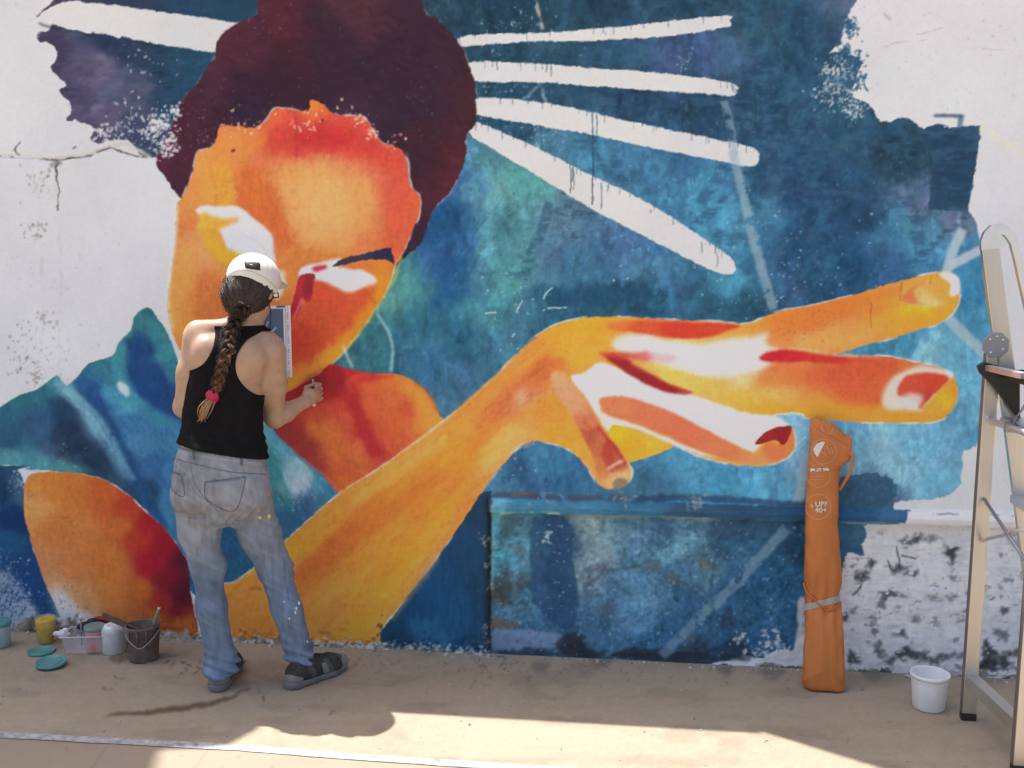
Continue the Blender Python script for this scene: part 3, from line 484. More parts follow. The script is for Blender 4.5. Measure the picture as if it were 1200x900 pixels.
    K.shape([(300, 470), (330, 462), (345, 455), (370, 440), (388, 427), (410, 433), (440, 438), (462, 438), (480, 444), (498, 457), (508, 470), (514, 486), (517, 496), (470, 532), (430, 560), (400, 578), (372, 550), (345, 528), (320, 504)],
            NK, warp=1.0, seed=121, fwarp=4, soft2=90, dabs=dict(n=700, L=(10, 26), Wd=(3, 8), ang=(0.5, 1.5), jit=0.045, hue=0.012, alpha=0.4))
    for pts, c, sf, al, sd in (([(408, 446), (416, 448), (430, 490), (448, 530), (438, 536), (420, 505), (408, 470)], (174, 48, 52), 2.5, 0.7, 351), ([(424, 452), (450, 444), (474, 462), (482, 492), (470, 516), (450, 524), (434, 498)], (208, 98, 60), 4, 0.5, 352), ([(345, 456), (388, 428), (404, 440), (400, 462), (370, 472), (344, 474)], (146, 40, 46), 3, 0.7, 353), ([(322, 500), (345, 490), (364, 520), (384, 552), (372, 552), (344, 526)], (152, 56, 56), 3, 0.6, 354), ([(404, 434), (440, 438), (462, 440), (440, 446), (414, 444)], (196, 46, 50), 2, 0.7, 355), ([(476, 448), (500, 460), (514, 488), (496, 506), (484, 500), (490, 478)], (222, 142, 62), 3, 0.6, 356)):
        sl_, m_ = K.mask(pts, True, 1.5, 9, sf, sd); K.paint(sl_, m_, c, al)
    K.line([(407, 446), (412, 470), (428, 500), (444, 530)], 8, (176, 46, 52), 0.4, 4, 2, seed=122); K.line([(412, 460), (410, 448), (418, 440), (434, 440)], 4, (214, 104, 72), 0.45, 2, 1, seed=123)
    K.line([(472, 464), (480, 482), (478, 505), (466, 518)], 7, (196, 80, 58), 0.4, 4, 1.5, seed=124)
    K.line([(484, 446), (502, 462), (512, 484)], 2.2, (150, 60, 62), 0.6, 0.8, 0.8, seed=125)
    # earring
    K.line([(441, 366), (450, 380), (457, 395), (460, 412), (458, 436)], 2.6, (176, 214, 216), 0.85, 0.4, 0.8, seed=126, broken=0.05); K.line([(402, 404), (406, 416), (413, 431)], 2.8, (196, 216, 218), 0.85, 0.5, 0.6, seed=127)
    # shoulder, lower left
    SH = [(40, 570, (218, 140, 66)), (35, 592, (226, 160, 96)), (60, 566, (214, 128, 58)), (90, 570, (212, 122, 58)), (120, 575, (206, 100, 52)), (150, 592, (194, 66, 48)), (175, 615, (176, 34, 46)), (195, 640, (164, 30, 46)), (165, 625, (196, 64, 50)), (140, 610, (212, 114, 56)), (178, 660, (176, 34, 50)), (198, 680, (140, 34, 50)), (214, 650, (84, 34, 50)), (216, 690, (92, 30, 48)), (205, 715, (128, 34, 46)), (190, 705, (176, 54, 48)), (165, 690, (206, 108, 50)), (180, 725, (204, 108, 52)), (210, 735, (206, 112, 52)), (100, 620, (216, 130, 70)), (65, 620, (214, 126, 66)), (130, 660, (214, 122, 58)), (55, 650, (216, 138, 86)), (90, 670, (214, 128, 72)), (130, 700, (214, 126, 64)), (75, 690, (220, 156, 106)), (100, 710, (220, 150, 96)), (140, 735, (212, 128, 70)), (70, 715, (218, 196, 176)), (85, 730, (214, 204, 196))]
    SH = [(x, y, (c[0]*.92, c[1]*.93, c[2]*.93)) for x, y, c in SH]
    K.shape([(29, 568), (38, 555), (70, 553), (112, 559), (146, 577), (170, 599), (195, 623), (219, 658), (222, 690), (224, 760), (110, 760), (80, 740), (66, 712), (52, 682), (38, 640), (28, 600)],
            SH, warp=1.1, seed=131, fwarp=4, soft2=160, dabs=dict(n=900, L=(10, 28), Wd=(2, 6), ang=(0.8, 1.6), jit=0.04, hue=0.012, alpha=0.45))
    K.shape([(60, 690), (72, 690), (90, 712), (115, 728), (125, 745), (70, 750), (68, 722)], (208, 206, 208), warp=3, wscale=6, soft=5, alpha=0.8, seed=132)
    K.speck(None, 60, (0.4, 1.2), (60, 80, 116), 0.5, 26, cluster=[(72, 705, 6), (84, 718, 8), (36, 580, 4), (95, 718, 5)]); K.speck(None, 70, (0.4, 1.2), (120, 80, 60), 0.5, 27, cluster=[(85, 610, 10), (85, 690, 6), (180, 690, 2), (75, 660, 8)])
    K.shape([(258, 690), (268, 684), (270, 690), (262, 700)], (70, 30, 44), warp=0.6, seed=133)

    # blue triangle under the forearm (lower left block)
    K.shape([(440, 742), (458, 725), (480, 694), (508, 657), (540, 612), (560, 578), (576, 574), (574, 650), (573, 765), (520, 764), (470, 758), (436, 752)],
            [(560, 590, (38, 64, 90)), (540, 640, (34, 70, 102)), (560, 680, (34, 68, 98)), (510, 690, (32, 76, 116)), (480, 720, (30, 72, 112)), (530, 730, (36, 82, 118)), (555, 740, (36, 74, 104)), (500, 745, (46, 96, 130)), (460, 740, (34, 66, 94))],
            smooth=False, warp=1.1, seed=141, dabs=dict(n=500, L=(14, 34), Wd=(2, 6), ang=(1.35, 1.8), jit=0.09, hue=0.01, alpha=0.5))
    # lower block, right of the joint: older, rougher blues, then bare scratched white
    LP = [(585, 615, (84, 148, 170)), (582, 660, (78, 138, 164)), (600, 625, (72, 104, 122)), (605, 650, (90, 132, 156)), (598, 690, (72, 90, 104)), (592, 700, (76, 80, 84)), (590, 720, (80, 116, 146)), (640, 615, (48, 74, 104)), (650, 650, (46, 78, 112)), (650, 690, (44, 74, 106)), (640, 720, (58, 96, 130)), (615, 700, (86, 128, 160)), (612, 640, (88, 142, 164)), (625, 735, (70, 112, 146)), (690, 620, (120, 136, 148)), (700, 650, (128, 142, 158)), (690, 680, (118, 132, 150)), (720, 640, (96, 128, 154)), (740, 660, (82, 118, 150)), (710, 700, (78, 112, 146)), (740, 710, (92, 132, 170)), (700, 740, (70, 106, 142)), (760, 690, (88, 126, 162)), (790, 640, (104, 146, 174)), (800, 625, (96, 132, 160)), (770, 620, (66, 100, 132)), (820, 665, (84, 118, 142)), (790, 680, (72, 108, 140)), (810, 720, (58, 96, 134)), (780, 750, (50, 90, 128)), (850, 620, (52, 82, 112)), (880, 640, (52, 90, 124)), (860, 680, (46, 84, 122)), (900, 680, (40, 82, 122)), (930, 640, (44, 78, 112)), (930, 700, (46, 90, 130)), (880, 720, (52, 92, 130)), (860, 750, (50, 88, 124)), (910, 750, (56, 98, 140)), (830, 770, (54, 70, 88)), (680, 770, (60, 70, 84)), (1000, 625, (58, 100, 136)), (995, 650, (56, 90, 124))]
    sl, m = K.mask([(573, 600), (1330, 600), (1330, 850), (573, 850)], False, 1.0, 8, 0, 1)
    rough = np.clip((K.noise(40, 40, 65, 4, sl=sl)-0.5)*1.0+0.5, 0, 1)
    base = np.array((204, 204, 212), np.float32)/255*(0.93+0.12*rough[..., None])
    K.paint(sl, m, base.astype(np.float32))
    K.shape([(574, 600), (1068, 600), (1060, 612), (1014, 616), (1018, 630), (1010, 640), (1014, 652), (995, 648), (988, 660), (980, 690), (960, 700), (944, 720), (941, 745), (930, 762), (905, 766), (895, 772), (870, 770), (850, 776), (780, 790), (640, 790), (574, 780)],
            [(x, y, (c[0]*.92+4, c[1]*.98+4, c[2]*.95+4)) for x, y, c in LP], smooth=False, warp=2.6, wscale=7, seed=142, fwarp=9, dabs=dict(n=2600, L=(6, 20), Wd=(3, 8), ang=(0, 3.14), jit=0.15, hue=0.015, alpha=0.5), dry=0.12)
    sl, m = K.mask([(576, 604), (945, 604), (945, 775), (576, 775)], False, 2, 8, 3, 1)
    g = K.full(sl, m)[..., None]
    K.C += g*((K.noise(16, 16, 66, 5)-0.5)[..., None]*0.26+(K.noise(4, 4, 67, 3)-0.5)[..., None]*0.24)*np.array([0.95, 1, 1], np.float32)*(0.28+K.C)
    K.shape([(622, 612), (640, 608), (664, 612), (673, 625), (671, 650), (676, 700), (672, 735), (660, 738), (640, 725), (622, 700), (620, 650)], (44, 74, 108), warp=2, soft=0.8, alpha=0.78, seed=143, dabs=dict(n=90, L=(8, 20), Wd=(3, 6), ang=(1.2, 1.9), jit=0.14, alpha=0.5))
    K.shape([(574, 742), (590, 738), (640, 742), (662, 748), (650, 760), (620, 764), (574, 760)], (122, 140, 172), warp=2.4, soft=1, alpha=0.85, seed=144, dry=0.1)
    K.shape([(576, 725), (600, 730), (610, 736), (590, 738), (575, 738)], (112, 94, 78), warp=1.5, soft=1, alpha=0.7, seed=145)
    for (x, y, rx, ry, c, a) in [(592, 680, 12, 22, (64, 60, 60), 0.5), (594, 612, 14, 12, (74, 88, 98), 0.5), (608, 646, 7, 10, (90, 86, 90), 0.4), (672, 755, 18, 22, (46, 46, 52), 0.75), (588, 752, 30, 8, (90, 104, 130), 0.3), (620, 767, 30, 8, (44, 50, 62), 0.7), (690, 768, 24, 8, (44, 52, 66), 0.7), (770, 770, 50, 10, (48, 44, 46), 0.75), (830, 772, 40, 8, (46, 56, 72), 0.6), (710, 715, 12, 5, (70, 84, 96), 0.5), (690, 690, 6, 26, (74, 92, 116), 0.6), (705, 668, 14, 6, (78, 84, 92), 0.5), (765, 665, 10, 8, (80, 84, 88), 0.5), (790, 680, 8, 8, (84, 84, 84), 0.5), (825, 665, 8, 9, (112, 104, 98), 0.5), (712, 722, 12, 12, (70, 86, 106), 0.4), (852, 728, 8, 14, (50, 58, 74), 0.5), (860, 765, 24, 12, (44, 48, 60), 0.6), (860, 620, 60, 10, (54, 80, 106), 0.5)]:
        t = np.linspace(0, 2*math.pi, 14, endpoint=False); rg = np.random.default_rng(int(x*3+y))
        rr = rg.uniform(0.55, 1.25, 14)
        K.shape(np.stack([x+rx*rr*np.cos(t), y+ry*rr*np.sin(t)], 1), c, warp=3, wscale=5, soft=1.2, alpha=a, seed=int(x+y) % 60, dry=0.2)
    K.line([(685, 690), (710, 672), (745, 664), (775, 655)], 3, (52, 66, 80), 0.5, 0.8, 1.5, seed=146, broken=0.3)
    K.line([(776, 770), (800, 745), (830, 715), (860, 688), (890, 655), (922, 620)], 12, (116, 144, 162), 0.7, 1, 1.5, seed=147, broken=0.22)
    K.line([(838, 618), (842, 640), (834, 680), (836, 720)], 2.2, (44, 70, 98), 0.6, 0.6, 1.5, seed=148)
    K.line([(800, 653), (834, 650)], 1.6, (60, 84, 104), 0.7, 0.5, 1, seed=149)
    K.speck((580, 610, 940, 770), 420, (0.5, 1.7), (168, 186, 200), 0.45, 28); K.speck((580, 610, 940, 775), 300, (0.6, 2.6), (44, 60, 78), 0.4, 29)
    K.speck(None, 120, (0.6, 2.2), (206, 206, 212), 0.8, 30, cluster=[(868, 748, 6), (905, 750, 6), (895, 762, 8), (925, 770, 8), (640, 630, 3), (910, 770, 8)], stretch=1.6)
    K.shape([(905, 768), (930, 764), (938, 772), (936, 784), (908, 783)], (200, 200, 208), warp=2.4, soft=0.8, alpha=0.9, seed=150, dry=0.15)
    K.shape([(936, 706), (944, 704), (942, 742), (940, 780), (930, 782), (934, 740)], (204, 204, 210), warp=2, soft=0.6, alpha=0.9, seed=151)
    # scratched black on the bare white block
    DK = [(1075, 632, 9, 6, 0.8), (1062, 637, 8, 6, 0.8), (1090, 632, 14, 4, 0.5), (1116, 650, 9, 16, 0.9), (1012, 675, 8, 8, 0.85), (1022, 662, 6, 8, 0.8), (1058, 668, 16, 4, 0.75), (1070, 672, 10, 4, 0.8), (1040, 698, 9, 5, 0.85), (1034, 708, 4, 7, 0.6), (1055, 698, 10, 3, 0.5), (990, 727, 6, 5, 0.8), (1000, 716, 5, 4, 0.6), (1024, 725, 3, 8, 0.6), (1026, 740, 4, 10, 0.6), (1030, 762, 6, 8, 0.7), (1076, 728, 6, 7, 0.5), (1055, 745, 12, 5, 0.75), (1052, 714, 4, 3, 0.4), (1118, 700, 12, 3, 0.5), (1100, 702, 18, 2, 0.45), (1128, 728, 6, 5, 0.5), (1158, 690, 5, 5, 0.8), (1162, 702, 4, 5, 0.8), (1178, 718, 6, 7, 0.8), (1150, 690, 4, 8, 0.6), (1070, 768, 18, 8, 0.85), (1050, 775, 20, 6, 0.7), (1000, 772, 9, 9, 0.85), (1095, 775, 20, 6, 0.7), (1130, 770, 12, 6, 0.6), (1158, 770, 8, 16, 0.85), (1172, 775, 20, 12, 0.85), (1175, 745, 10, 8, 0.6), (1160, 784, 30, 6, 0.9), (1120, 678, 8, 3, 0.5), (1105, 640, 6, 2, 0.3), (985, 664, 5, 5, 0.7), (1006, 690, 3, 4, 0.5), (995, 700, 4, 3, 0.5), (987, 745, 4, 8, 0.4), (1190, 635, 12, 5, 0.3), (1230, 700, 14, 10, 0.6), (1260, 660, 16, 8, 0.5), (1220, 770, 30, 10, 0.7)]
    for (x, y, rx, ry, a) in DK:
        t = np.linspace(0, 2*math.pi, 16, endpoint=False); rg = np.random.default_rng(int(x*7+y)); rr = rg.uniform(0.35, 1.4, 16)
        K.shape(np.stack([x+rx*rr*np.cos(t), y+ry*rr*np.sin(t)], 1), (58, 59, 63), warp=4, wscale=4, soft=0.6, alpha=a, seed=int(x+y) % 60, dry=0.42)
    for q in [[(1051, 641), (1054, 655), (1056, 668)], [(1041, 657), (1045, 670)], [(1057, 652), (1075, 656)], [(1010, 688), (1000, 700)], [(1022, 655), (1023, 665)]]:
        K.line(q, 2.0, (66, 68, 72), 0.8, 0, 1, seed=int(q[0][0]) % 30)
    sl, m = K.mask([(985, 625), (1330, 622), (1330, 800), (985, 800)], False, 3, 9, 4, 2)
    st = K.noise(22, 3.2, 333, 4, sl=sl); st2 = K.noise(6, 16, 334, 3, sl=sl)
    K.C[sl] *= 1+(m*((st-0.5)*0.13+(st2-0.5)*0.12))[..., None]
    K.paint(sl, m*np.clip((K.noise(13, 10, 335, 4, sl=sl)-0.695)*16, 0, 1), (96, 98, 104), 0.55)
    K.paint(sl, m*np.clip((K.noise(26, 5, 336, 4, sl=sl)-0.70)*12, 0, 1), (130, 131, 138), 0.5)
    K.speck((960, 612, 1300, 790), 320, (0.4, 1.5), (96, 98, 104), 0.5, 33, within=None); K.speck((960, 640, 1300, 790), 200, (0.8, 3), (232, 232, 238), 0.35, 34, stretch=1.6)
    for k in range(60):
        rg = np.random.default_rng(k+9100); x = rg.uniform(580, 1300); y = 772+(x-580)*0.037+rg.uniform(-2, 6); c = [(60, 58, 58), (112, 100, 90), (44, 48, 58), (150, 144, 140)][k % 4]
        t = np.linspace(0, 2*math.pi, 12, endpoint=False); rr = rg.uniform(0.4, 1.4, 12)
        K.shape(np.stack([x+rg.uniform(6, 18)*rr*np.cos(t), y+rg.uniform(2, 5)*rr*np.sin(t)], 1), c, warp=3, wscale=4, soft=0, alpha=0.75, seed=k % 40, dry=0.3)
    # ledge band
    K.shape([(574, 583), (1066, 597), (1068, 604), (1062, 611), (574, 600)], [(580, 592, (96, 158, 178)), (620, 592, (64, 122, 150)), (680, 594, (66, 120, 150)), (760, 596, (58, 104, 134)), (820, 600, (52, 82, 108)), (880, 602, (48, 76, 104)), (930, 604, (46, 78, 110)), (1000, 602, (44, 84, 120)), (1050, 604, (58, 102, 138))], smooth=False, warp=1.0, seed=152, dabs=dict(n=200, L=(10, 30), Wd=(2, 4), ang=(-0.05, 0.1), jit=0.12, alpha=0.5))
    K.shape([(1064, 598), (1320, 607), (1320, 622), (1060, 611)], (214, 214, 217), smooth=False, warp=1.2, seed=153)
    K.line([(576, 601), (600, 602), (640, 600), (664, 604)], 3.5, (204, 200, 178), 0.7, 0.5, 1.6, seed=154, broken=0.35); K.line([(660, 605), (720, 606), (800, 608), (845, 610)], 4, (138, 138, 134), 0.6, 0.8, 1.6, seed=155, broken=0.3)
    K.line([(985, 612), (1010, 613), (1070, 615), (1140, 618), (1220, 621)], 3, (186, 172, 158), 0.6, 0.8, 1.4, seed=156, broken=0.25)
    K.line([(577, 580), (620, 580), (660, 584), (720, 582), (745, 586)], 6, (74, 72, 84), 0.75, 0.8, 2, seed=157, broken=0.25); K.line([(600, 580), (622, 578)], 4, (128, 92, 78), 0.6, 0.8, 1, seed=158)
    K.line([(745, 585), (800, 583), (860, 586), (944, 592)], 8, (40, 62, 88), 0.7, 1.2, 2, seed=159, broken=0.15); K.speck(None, 40, (0.6, 2), (150, 144, 142), 0.7, 35, cluster=[(815, 587, 5), (732, 583, 6), (640, 581, 8)], stretch=1.8)
    K.line([(1062, 597), (1082, 599), (1100, 602), (1130, 601), (1200, 604)], 1.6, (96, 104, 118), 0.7, 0, 1.2, seed=160, broken=0.4)
    # dark joint
    K.line([(573, 580), (572, 640), (571, 700), (570, 770)], 7, (44, 46, 52), 0.8, 1.2, 1.8, seed=161, broken=0.12); K.speck(None, 60, (0.5, 1.6), (176, 166, 156), 0.7, 36, cluster=[(569, 634, 4), (572, 660, 4), (571, 690, 5), (569, 735, 5), (570, 750, 5)])
    K.line([(577, 590), (577, 640), (575, 690)], 3, (130, 186, 200), 0.6, 0.8, 1, seed=162, broken=0.2)

    # arm and hand
    AH = [(275, 720, (214, 140, 62)), (300, 700, (214, 150, 68)), (330, 720, (216, 144, 66)), (300, 740, (212, 138, 60)), (335, 670, (220, 160, 64)), (350, 650, (226, 170, 58)), (355, 690, (218, 150, 64)), (370, 630, (222, 160, 56)), (385, 650, (208, 116, 56)), (400, 625, (210, 122, 54)), (420, 605, (214, 132, 54)), (360, 665, (206, 112, 56)), (390, 600, (218, 156, 62)), (420, 578, (214, 154, 66)), (455, 550, (220, 162, 66)), (490, 522, (222, 164, 74)), (440, 595, (218, 142, 54)), (470, 570, (220, 150, 56)), (440, 630, (224, 158, 58)), (410, 660, (222, 152, 58)), (400, 690, (224, 164, 70)), (385, 720, (218, 152, 66)), (430, 690, (224, 160, 60)), (440, 715, (224, 164, 58)), (460, 670, (222, 154, 52)), (480, 640, (226, 162, 52)), (500, 630, (218, 158, 66)), (485, 670, (206, 150, 80)), (510, 600, (222, 150, 54)), (500, 570, (220, 142, 54)), (530, 570, (220, 146, 58)), (545, 585, (216, 146, 66)), (520, 540, (226, 158, 56)), (540, 500, (226, 164, 66)), (555, 540, (226, 152, 52)), (570, 560, (222, 150, 76)),
          (550, 475, (222, 150, 66)), (580, 450, (222, 146, 66)), (610, 418, (222, 146, 70)), (575, 500, (220, 138, 56)), (590, 472, (204, 112, 66)), (605, 460, (214, 142, 104)), (612, 468, (222, 166, 124)), (625, 440, (204, 108, 62)), (635, 425, (210, 118, 60)), (605, 490, (222, 150, 74)), (590, 510, (228, 176, 84)), (575, 530, (228, 172, 72)), (600, 515, (222, 164, 100)), (630, 500, (224, 152, 60)), (655, 510, (226, 154, 58)), (640, 475, (222, 146, 58)), (615, 510, (228, 166, 90)), (640, 400, (224, 150, 62)), (665, 390, (228, 160, 58)), (690, 380, (228, 164, 56)), (650, 440, (218, 134, 62)), (670, 410, (228, 166, 60)), (690, 415, (226, 164, 64)), (700, 400, (226, 158, 60)), (720, 380, (226, 150, 56)), (680, 440, (224, 156, 70)), (675, 530, (228, 162, 70)), (690, 550, (224, 164, 90)),
          (740, 400, (228, 160, 70)), (780, 385, (216, 110, 60)), (800, 400, (236, 196, 120)), (830, 402, (228, 166, 80)), (860, 392, (226, 158, 72)), (880, 385, (224, 150, 66)), (900, 378, (222, 140, 62)), (940, 368, (220, 128, 60)), (980, 358, (218, 120, 58)), (920, 390, (218, 124, 62)), (950, 380, (214, 118, 62)), (935, 398, (226, 160, 96)), (965, 395, (222, 156, 86)), (990, 380, (220, 144, 80)), (1000, 400, (222, 152, 76)), (1020, 360, (220, 132, 62)), (1040, 345, (224, 144, 64)), (1030, 380, (222, 152, 68)), (1060, 365, (230, 172, 50)), (1080, 362, (230, 178, 44)), (1070, 380, (224, 152, 56)), (1105, 365, (222, 158, 58)), (1115, 350, (224, 156, 60)), (1060, 345, (224, 156, 70)),
          (800, 440, (236, 204, 140)), (830, 455, (232, 180, 90)), (870, 440, (234, 196, 136)), (860, 465, (232, 178, 76)), (900, 445, (216, 130, 72)), (910, 430, (214, 118, 70)), (940, 435, (212, 116, 66)), (900, 468, (228, 172, 92)), (925, 460, (222, 160, 86)), (900, 480, (226, 164, 62)), (950, 455, (216, 136, 70)), (980, 435, (206, 94, 60)), (1010, 432, (206, 86, 58)), (1040, 428, (208, 94, 58)), (990, 455, (206, 100, 62)), (1020, 460, (208, 108, 62)), (960, 475, (222, 150, 60)), (1000, 480, (222, 146, 58)), (1040, 485, (222, 150, 62)), (1080, 488, (222, 152, 60)), (1105, 475, (222, 152, 58)), (1115, 455, (222, 160, 70)), (1065, 428, (214, 120, 66)), (940, 485, (226, 160, 60))]
    AP = [(258, 692), (275, 682), (300, 664), (345, 624), (400, 577), (440, 552), (470, 531), (517, 496), (548, 469), (582, 439), (612, 408), (628, 394), (650, 381), (670, 375), (700, 371), (745, 372), (790, 375), (840, 377), (866, 380), (880, 378), (895, 372), (912, 365), (950, 358), (1000, 346), (1040, 333), (1080, 323), (1106, 319), (1120, 323), (1125, 342), (1119, 362), (1102, 377), (1062, 391), (1022, 402), (985, 413), (962, 416), (985, 415), (1040, 418), (1070, 424), (1100, 430), (1117, 440), (1122, 460), (1116, 480), (1098, 493), (1060, 495), (1000, 494), (950, 490), (938, 484), (906, 486), (924, 499), (931, 512), (930, 526), (918, 538), (890, 546), (850, 542), (812, 531), (790, 521), (774, 530), (755, 537), (737, 541), (740, 553), (735, 566), (718, 573), (702, 568), (688, 548), (670, 529), (650, 520), (632, 517), (615, 518), (602, 530), (576, 560), (562, 580), (538, 616), (506, 660), (476, 700), (456, 724), (446, 740), (442, 756), (400, 766), (262, 762)]
    sl, m = K.shape(AP, AH, warp=1.0, wscale=5, seed=171, fwarp=4, soft2=110, aniso=(-0.12, 1.8), halo=(2, (224, 218, 210), 0.8), dabs=dict(n=1200, L=(10, 30), Wd=(3, 7), ang=(-0.5, 0.3), jit=0.04, hue=0.012, alpha=0.4))
    ar = K.full(sl, m)
    FA = [q for q in AP if q[0] <= 700]; FA = [(258, 692), (275, 682), (300, 664), (345, 624), (400, 577), (440, 552), (470, 531), (517, 496), (548, 469), (582, 439), (612, 408), (628, 394), (640, 430), (640, 480), (625, 520), (602, 530), (576, 560), (562, 580), (538, 616), (506, 660), (476, 700), (456, 724), (446, 740), (442, 756), (400, 766), (262, 762)]
    AH = [(x, y, (c[0]*.99, c[1]*(.93 if x < 560 else .97), c[2]*1.0)) for x, y, c in AH]
    sl, m = K.mask(FA, True, 1.5, 14, 5, 172); m = np.clip(m*1.15, 0, 1)*ar[sl]
    K.paint(sl, m, K.field(sl, AH, 70.0, 4, seed=173, aniso=(-0.74, 2.6)))
    K.dabs(sl, m, n=400, L=(12, 36), Wd=(3, 7), ang=(-0.95, -0.5), jit=0.05, hue=0.012, alpha=0.42, seed=174)
    def plane2(pts, c, soft, a, sd):
        sl_, m_ = K.mask(pts, True, 2.0, 10, soft, sd); K.paint(sl_, m_*ar[sl_], c, a)
    plane2([(330, 690), (352, 664), (400, 630), (450, 592), (500, 556), (520, 550), (480, 590), (430, 632), (380, 672), (345, 706)], (205, 112, 52), 4, 0.55, 321)
    plane2([(300, 700), (340, 655), (372, 628), (392, 612), (372, 640), (340, 672), (316, 706)], (228, 172, 62), 4, 0.6, 322)
    plane2([(440, 700), (470, 660), (505, 612), (535, 575), (552, 560), (530, 602), (500, 650), (468, 700)], (228, 164, 54), 4, 0.6, 323)
    plane2([(583, 484), (596, 458), (622, 436), (652, 418), (662, 424), (640, 448), (616, 474), (596, 492)], (204, 108, 60), 3.5, 0.65, 324)
    plane2([(600, 470), (606, 456), (616, 456), (616, 470), (606, 480)], (224, 172, 132), 3, 0.7, 325)
    plane2([(560, 548), (572, 520), (600, 500), (622, 504), (604, 526), (578, 556)], (230, 178, 96), 4, 0.6, 326)
    plane2([(420, 590), (470, 556), (520, 520), (516, 512), (468, 545), (418, 580)], (226, 172, 84), 3, 0.5, 327)
    plane2([(262, 700), (300, 690), (330, 712), (320, 745), (270, 745)], (212, 136, 58), 6, 0.5, 328)
    plane2([(925, 395), (960, 388), (1005, 385), (1030, 378), (1020, 398), (985, 410), (950, 410)], (224, 160, 86), 3, 0.55, 329)
    plane2([(900, 372), (950, 360), (1010, 346), (1050, 334), (1050, 346), (1000, 360), (950, 374), (910, 384)], (219, 122, 56), 3, 0.6, 330)
    plane2([(960, 425), (1000, 424), (1050, 424), (1040, 445), (1030, 470), (1000, 468), (960, 458), (940, 444)], (205, 90, 58), 4, 0.55, 331)
    plane2([(860, 478), (900, 474), (960, 476), (1040, 486), (1100, 488), (1060, 494), (960, 490), (900, 484)], (226, 156, 56), 3, 0.6, 332)
    K.dabs(*K.mask(FA, True, 1, 9, 0, 1), n=2000, L=(14, 40), Wd=(3, 8), ang=(-1.0, -0.45), jit=0.045, hue=0.012, alpha=0.55, seed=398)
    K.line([(600, 421), (560, 458), (520, 493), (470, 530)], 2.2, (230, 190, 130), 0.5, 0.6, 1, seed=172)
    K.line([(345, 660), (400, 625), (450, 588)], 12, (204, 108, 54), 0.35, 5, 2, seed=173); K.line([(512, 655), (480, 698), (458, 726)], 6, (176, 150, 96), 0.5, 2.5, 1, seed=174)
    K.line([(396, 708), (450, 712)], 1.4, (150, 108, 52), 0.5, 0.5, 1, seed=175)
    for q in [(402, 729), (405, 739), (380, 742), (300, 690)]: K.line([(q[0]-7, q[1]), (q[0], q[1]-1), (q[0]+7, q[1]+1)], 2, (90, 66, 44), 0.6, 0.3, 1.2, seed=q[0] % 40, broken=0.3)
    K.speck(None, 160, (0.4, 1.4), (150, 90, 50), 0.45, 37, within=ar, cluster=[(950, 372, 14), (930, 380, 14), (960, 385, 10), (655, 400, 20), (890, 400, 8)])
    K.speck((860, 310, 1110, 500), 60, (0.4, 1.2), (170, 90, 50), 0.35, 38, within=ar)
    # white of the hand
    WH = (219, 216, 217)
    K.shape([(716, 404), (722, 396), (738, 391), (760, 392), (785, 399), (815, 402), (850, 397), (880, 394), (902, 390), (896, 402), (912, 410), (893, 418), (905, 424), (890, 434), (860, 440), (825, 441), (795, 432), (770, 424), (745, 418), (726, 413)], WH, warp=2, wscale=7, soft=3, seed=181, alpha=0.95)
    K.shape([(668, 441), (684, 437), (702, 424), (722, 431), (748, 441), (790, 455), (832, 469), (872, 483), (908, 488), (924, 499), (910, 508), (896, 516), (882, 529), (850, 516), (802, 497), (760, 481), (716, 470), (704, 476), (708, 492), (715, 505), (706, 498), (692, 474), (680, 458)], WH, warp=1.2, soft=1.2, seed=182)
    K.shape([(704, 484), (720, 487), (760, 503), (800, 520), (840, 536), (800, 526), (768, 512), (735, 500), (716, 505), (710, 498)], (222, 214, 206), warp=1, soft=0.8, seed=183)
    K.shape([(713, 514), (718, 498), (742, 504), (772, 515), (789, 522), (772, 530), (752, 537), (738, 541), (726, 528)], [(720, 505, (228, 180, 50)), (760, 520, (228, 176, 60)), (735, 530, (224, 166, 52))], warp=1, seed=184)
    K.shape([(702, 468), (722, 464), (748, 468), (792, 485), (832, 506), (872, 527), (888, 532), (900, 518), (914, 520), (925, 500), (930, 514), (926, 530), (914, 539), (890, 544), (850, 538), (810, 524), (775, 508), (740, 495), (712, 486)], [(715, 474, (216, 126, 84)), (760, 485, (216, 118, 84)), (800, 505, (218, 116, 82)), (850, 528, (222, 124, 84)), (890, 540, (228, 142, 92)), (910, 530, (222, 122, 78)), (926, 515, (226, 130, 74))], warp=1, soft=0.8, seed=185, dabs=dict(n=90, L=(8, 22), Wd=(2, 5), ang=(0.2, 0.6), jit=0.05, alpha=0.4))
    K.shape([(884, 520), (893, 509), (908, 501), (926, 499), (926, 507), (918, 521), (908, 516), (896, 519)], [(890, 516, (150, 46, 46)), (920, 504, (146, 40, 44))], warp=1, seed=186)
    K.shape([(702, 414), (716, 413), (735, 421), (762, 436), (785, 449), (812, 459), (800, 462), (778, 459), (755, 449), (730, 434)], [(706, 415, (206, 96, 60)), (730, 425, (152, 44, 48)), (770, 447, (150, 40, 46)), (810, 460, (180, 70, 60))], warp=1, soft=0.6, seed=187)
    K.shape([(714, 414), (740, 412), (768, 413), (792, 416), (786, 424), (760, 424), (738, 422), (722, 420)], [(722, 416, (196, 66, 54)), (745, 416, (202, 90, 90)), (785, 420, (222, 178, 180))], warp=2, soft=2, alpha=0.85, seed=188)
    K.shape([(738, 424), (770, 428), (800, 436), (830, 446), (830, 456), (800, 454), (770, 442)], [(750, 428, (230, 170, 80)), (790, 440, (234, 184, 84)), (820, 450, (234, 184, 90))], warp=1.2, soft=2, alpha=0.85, seed=189)
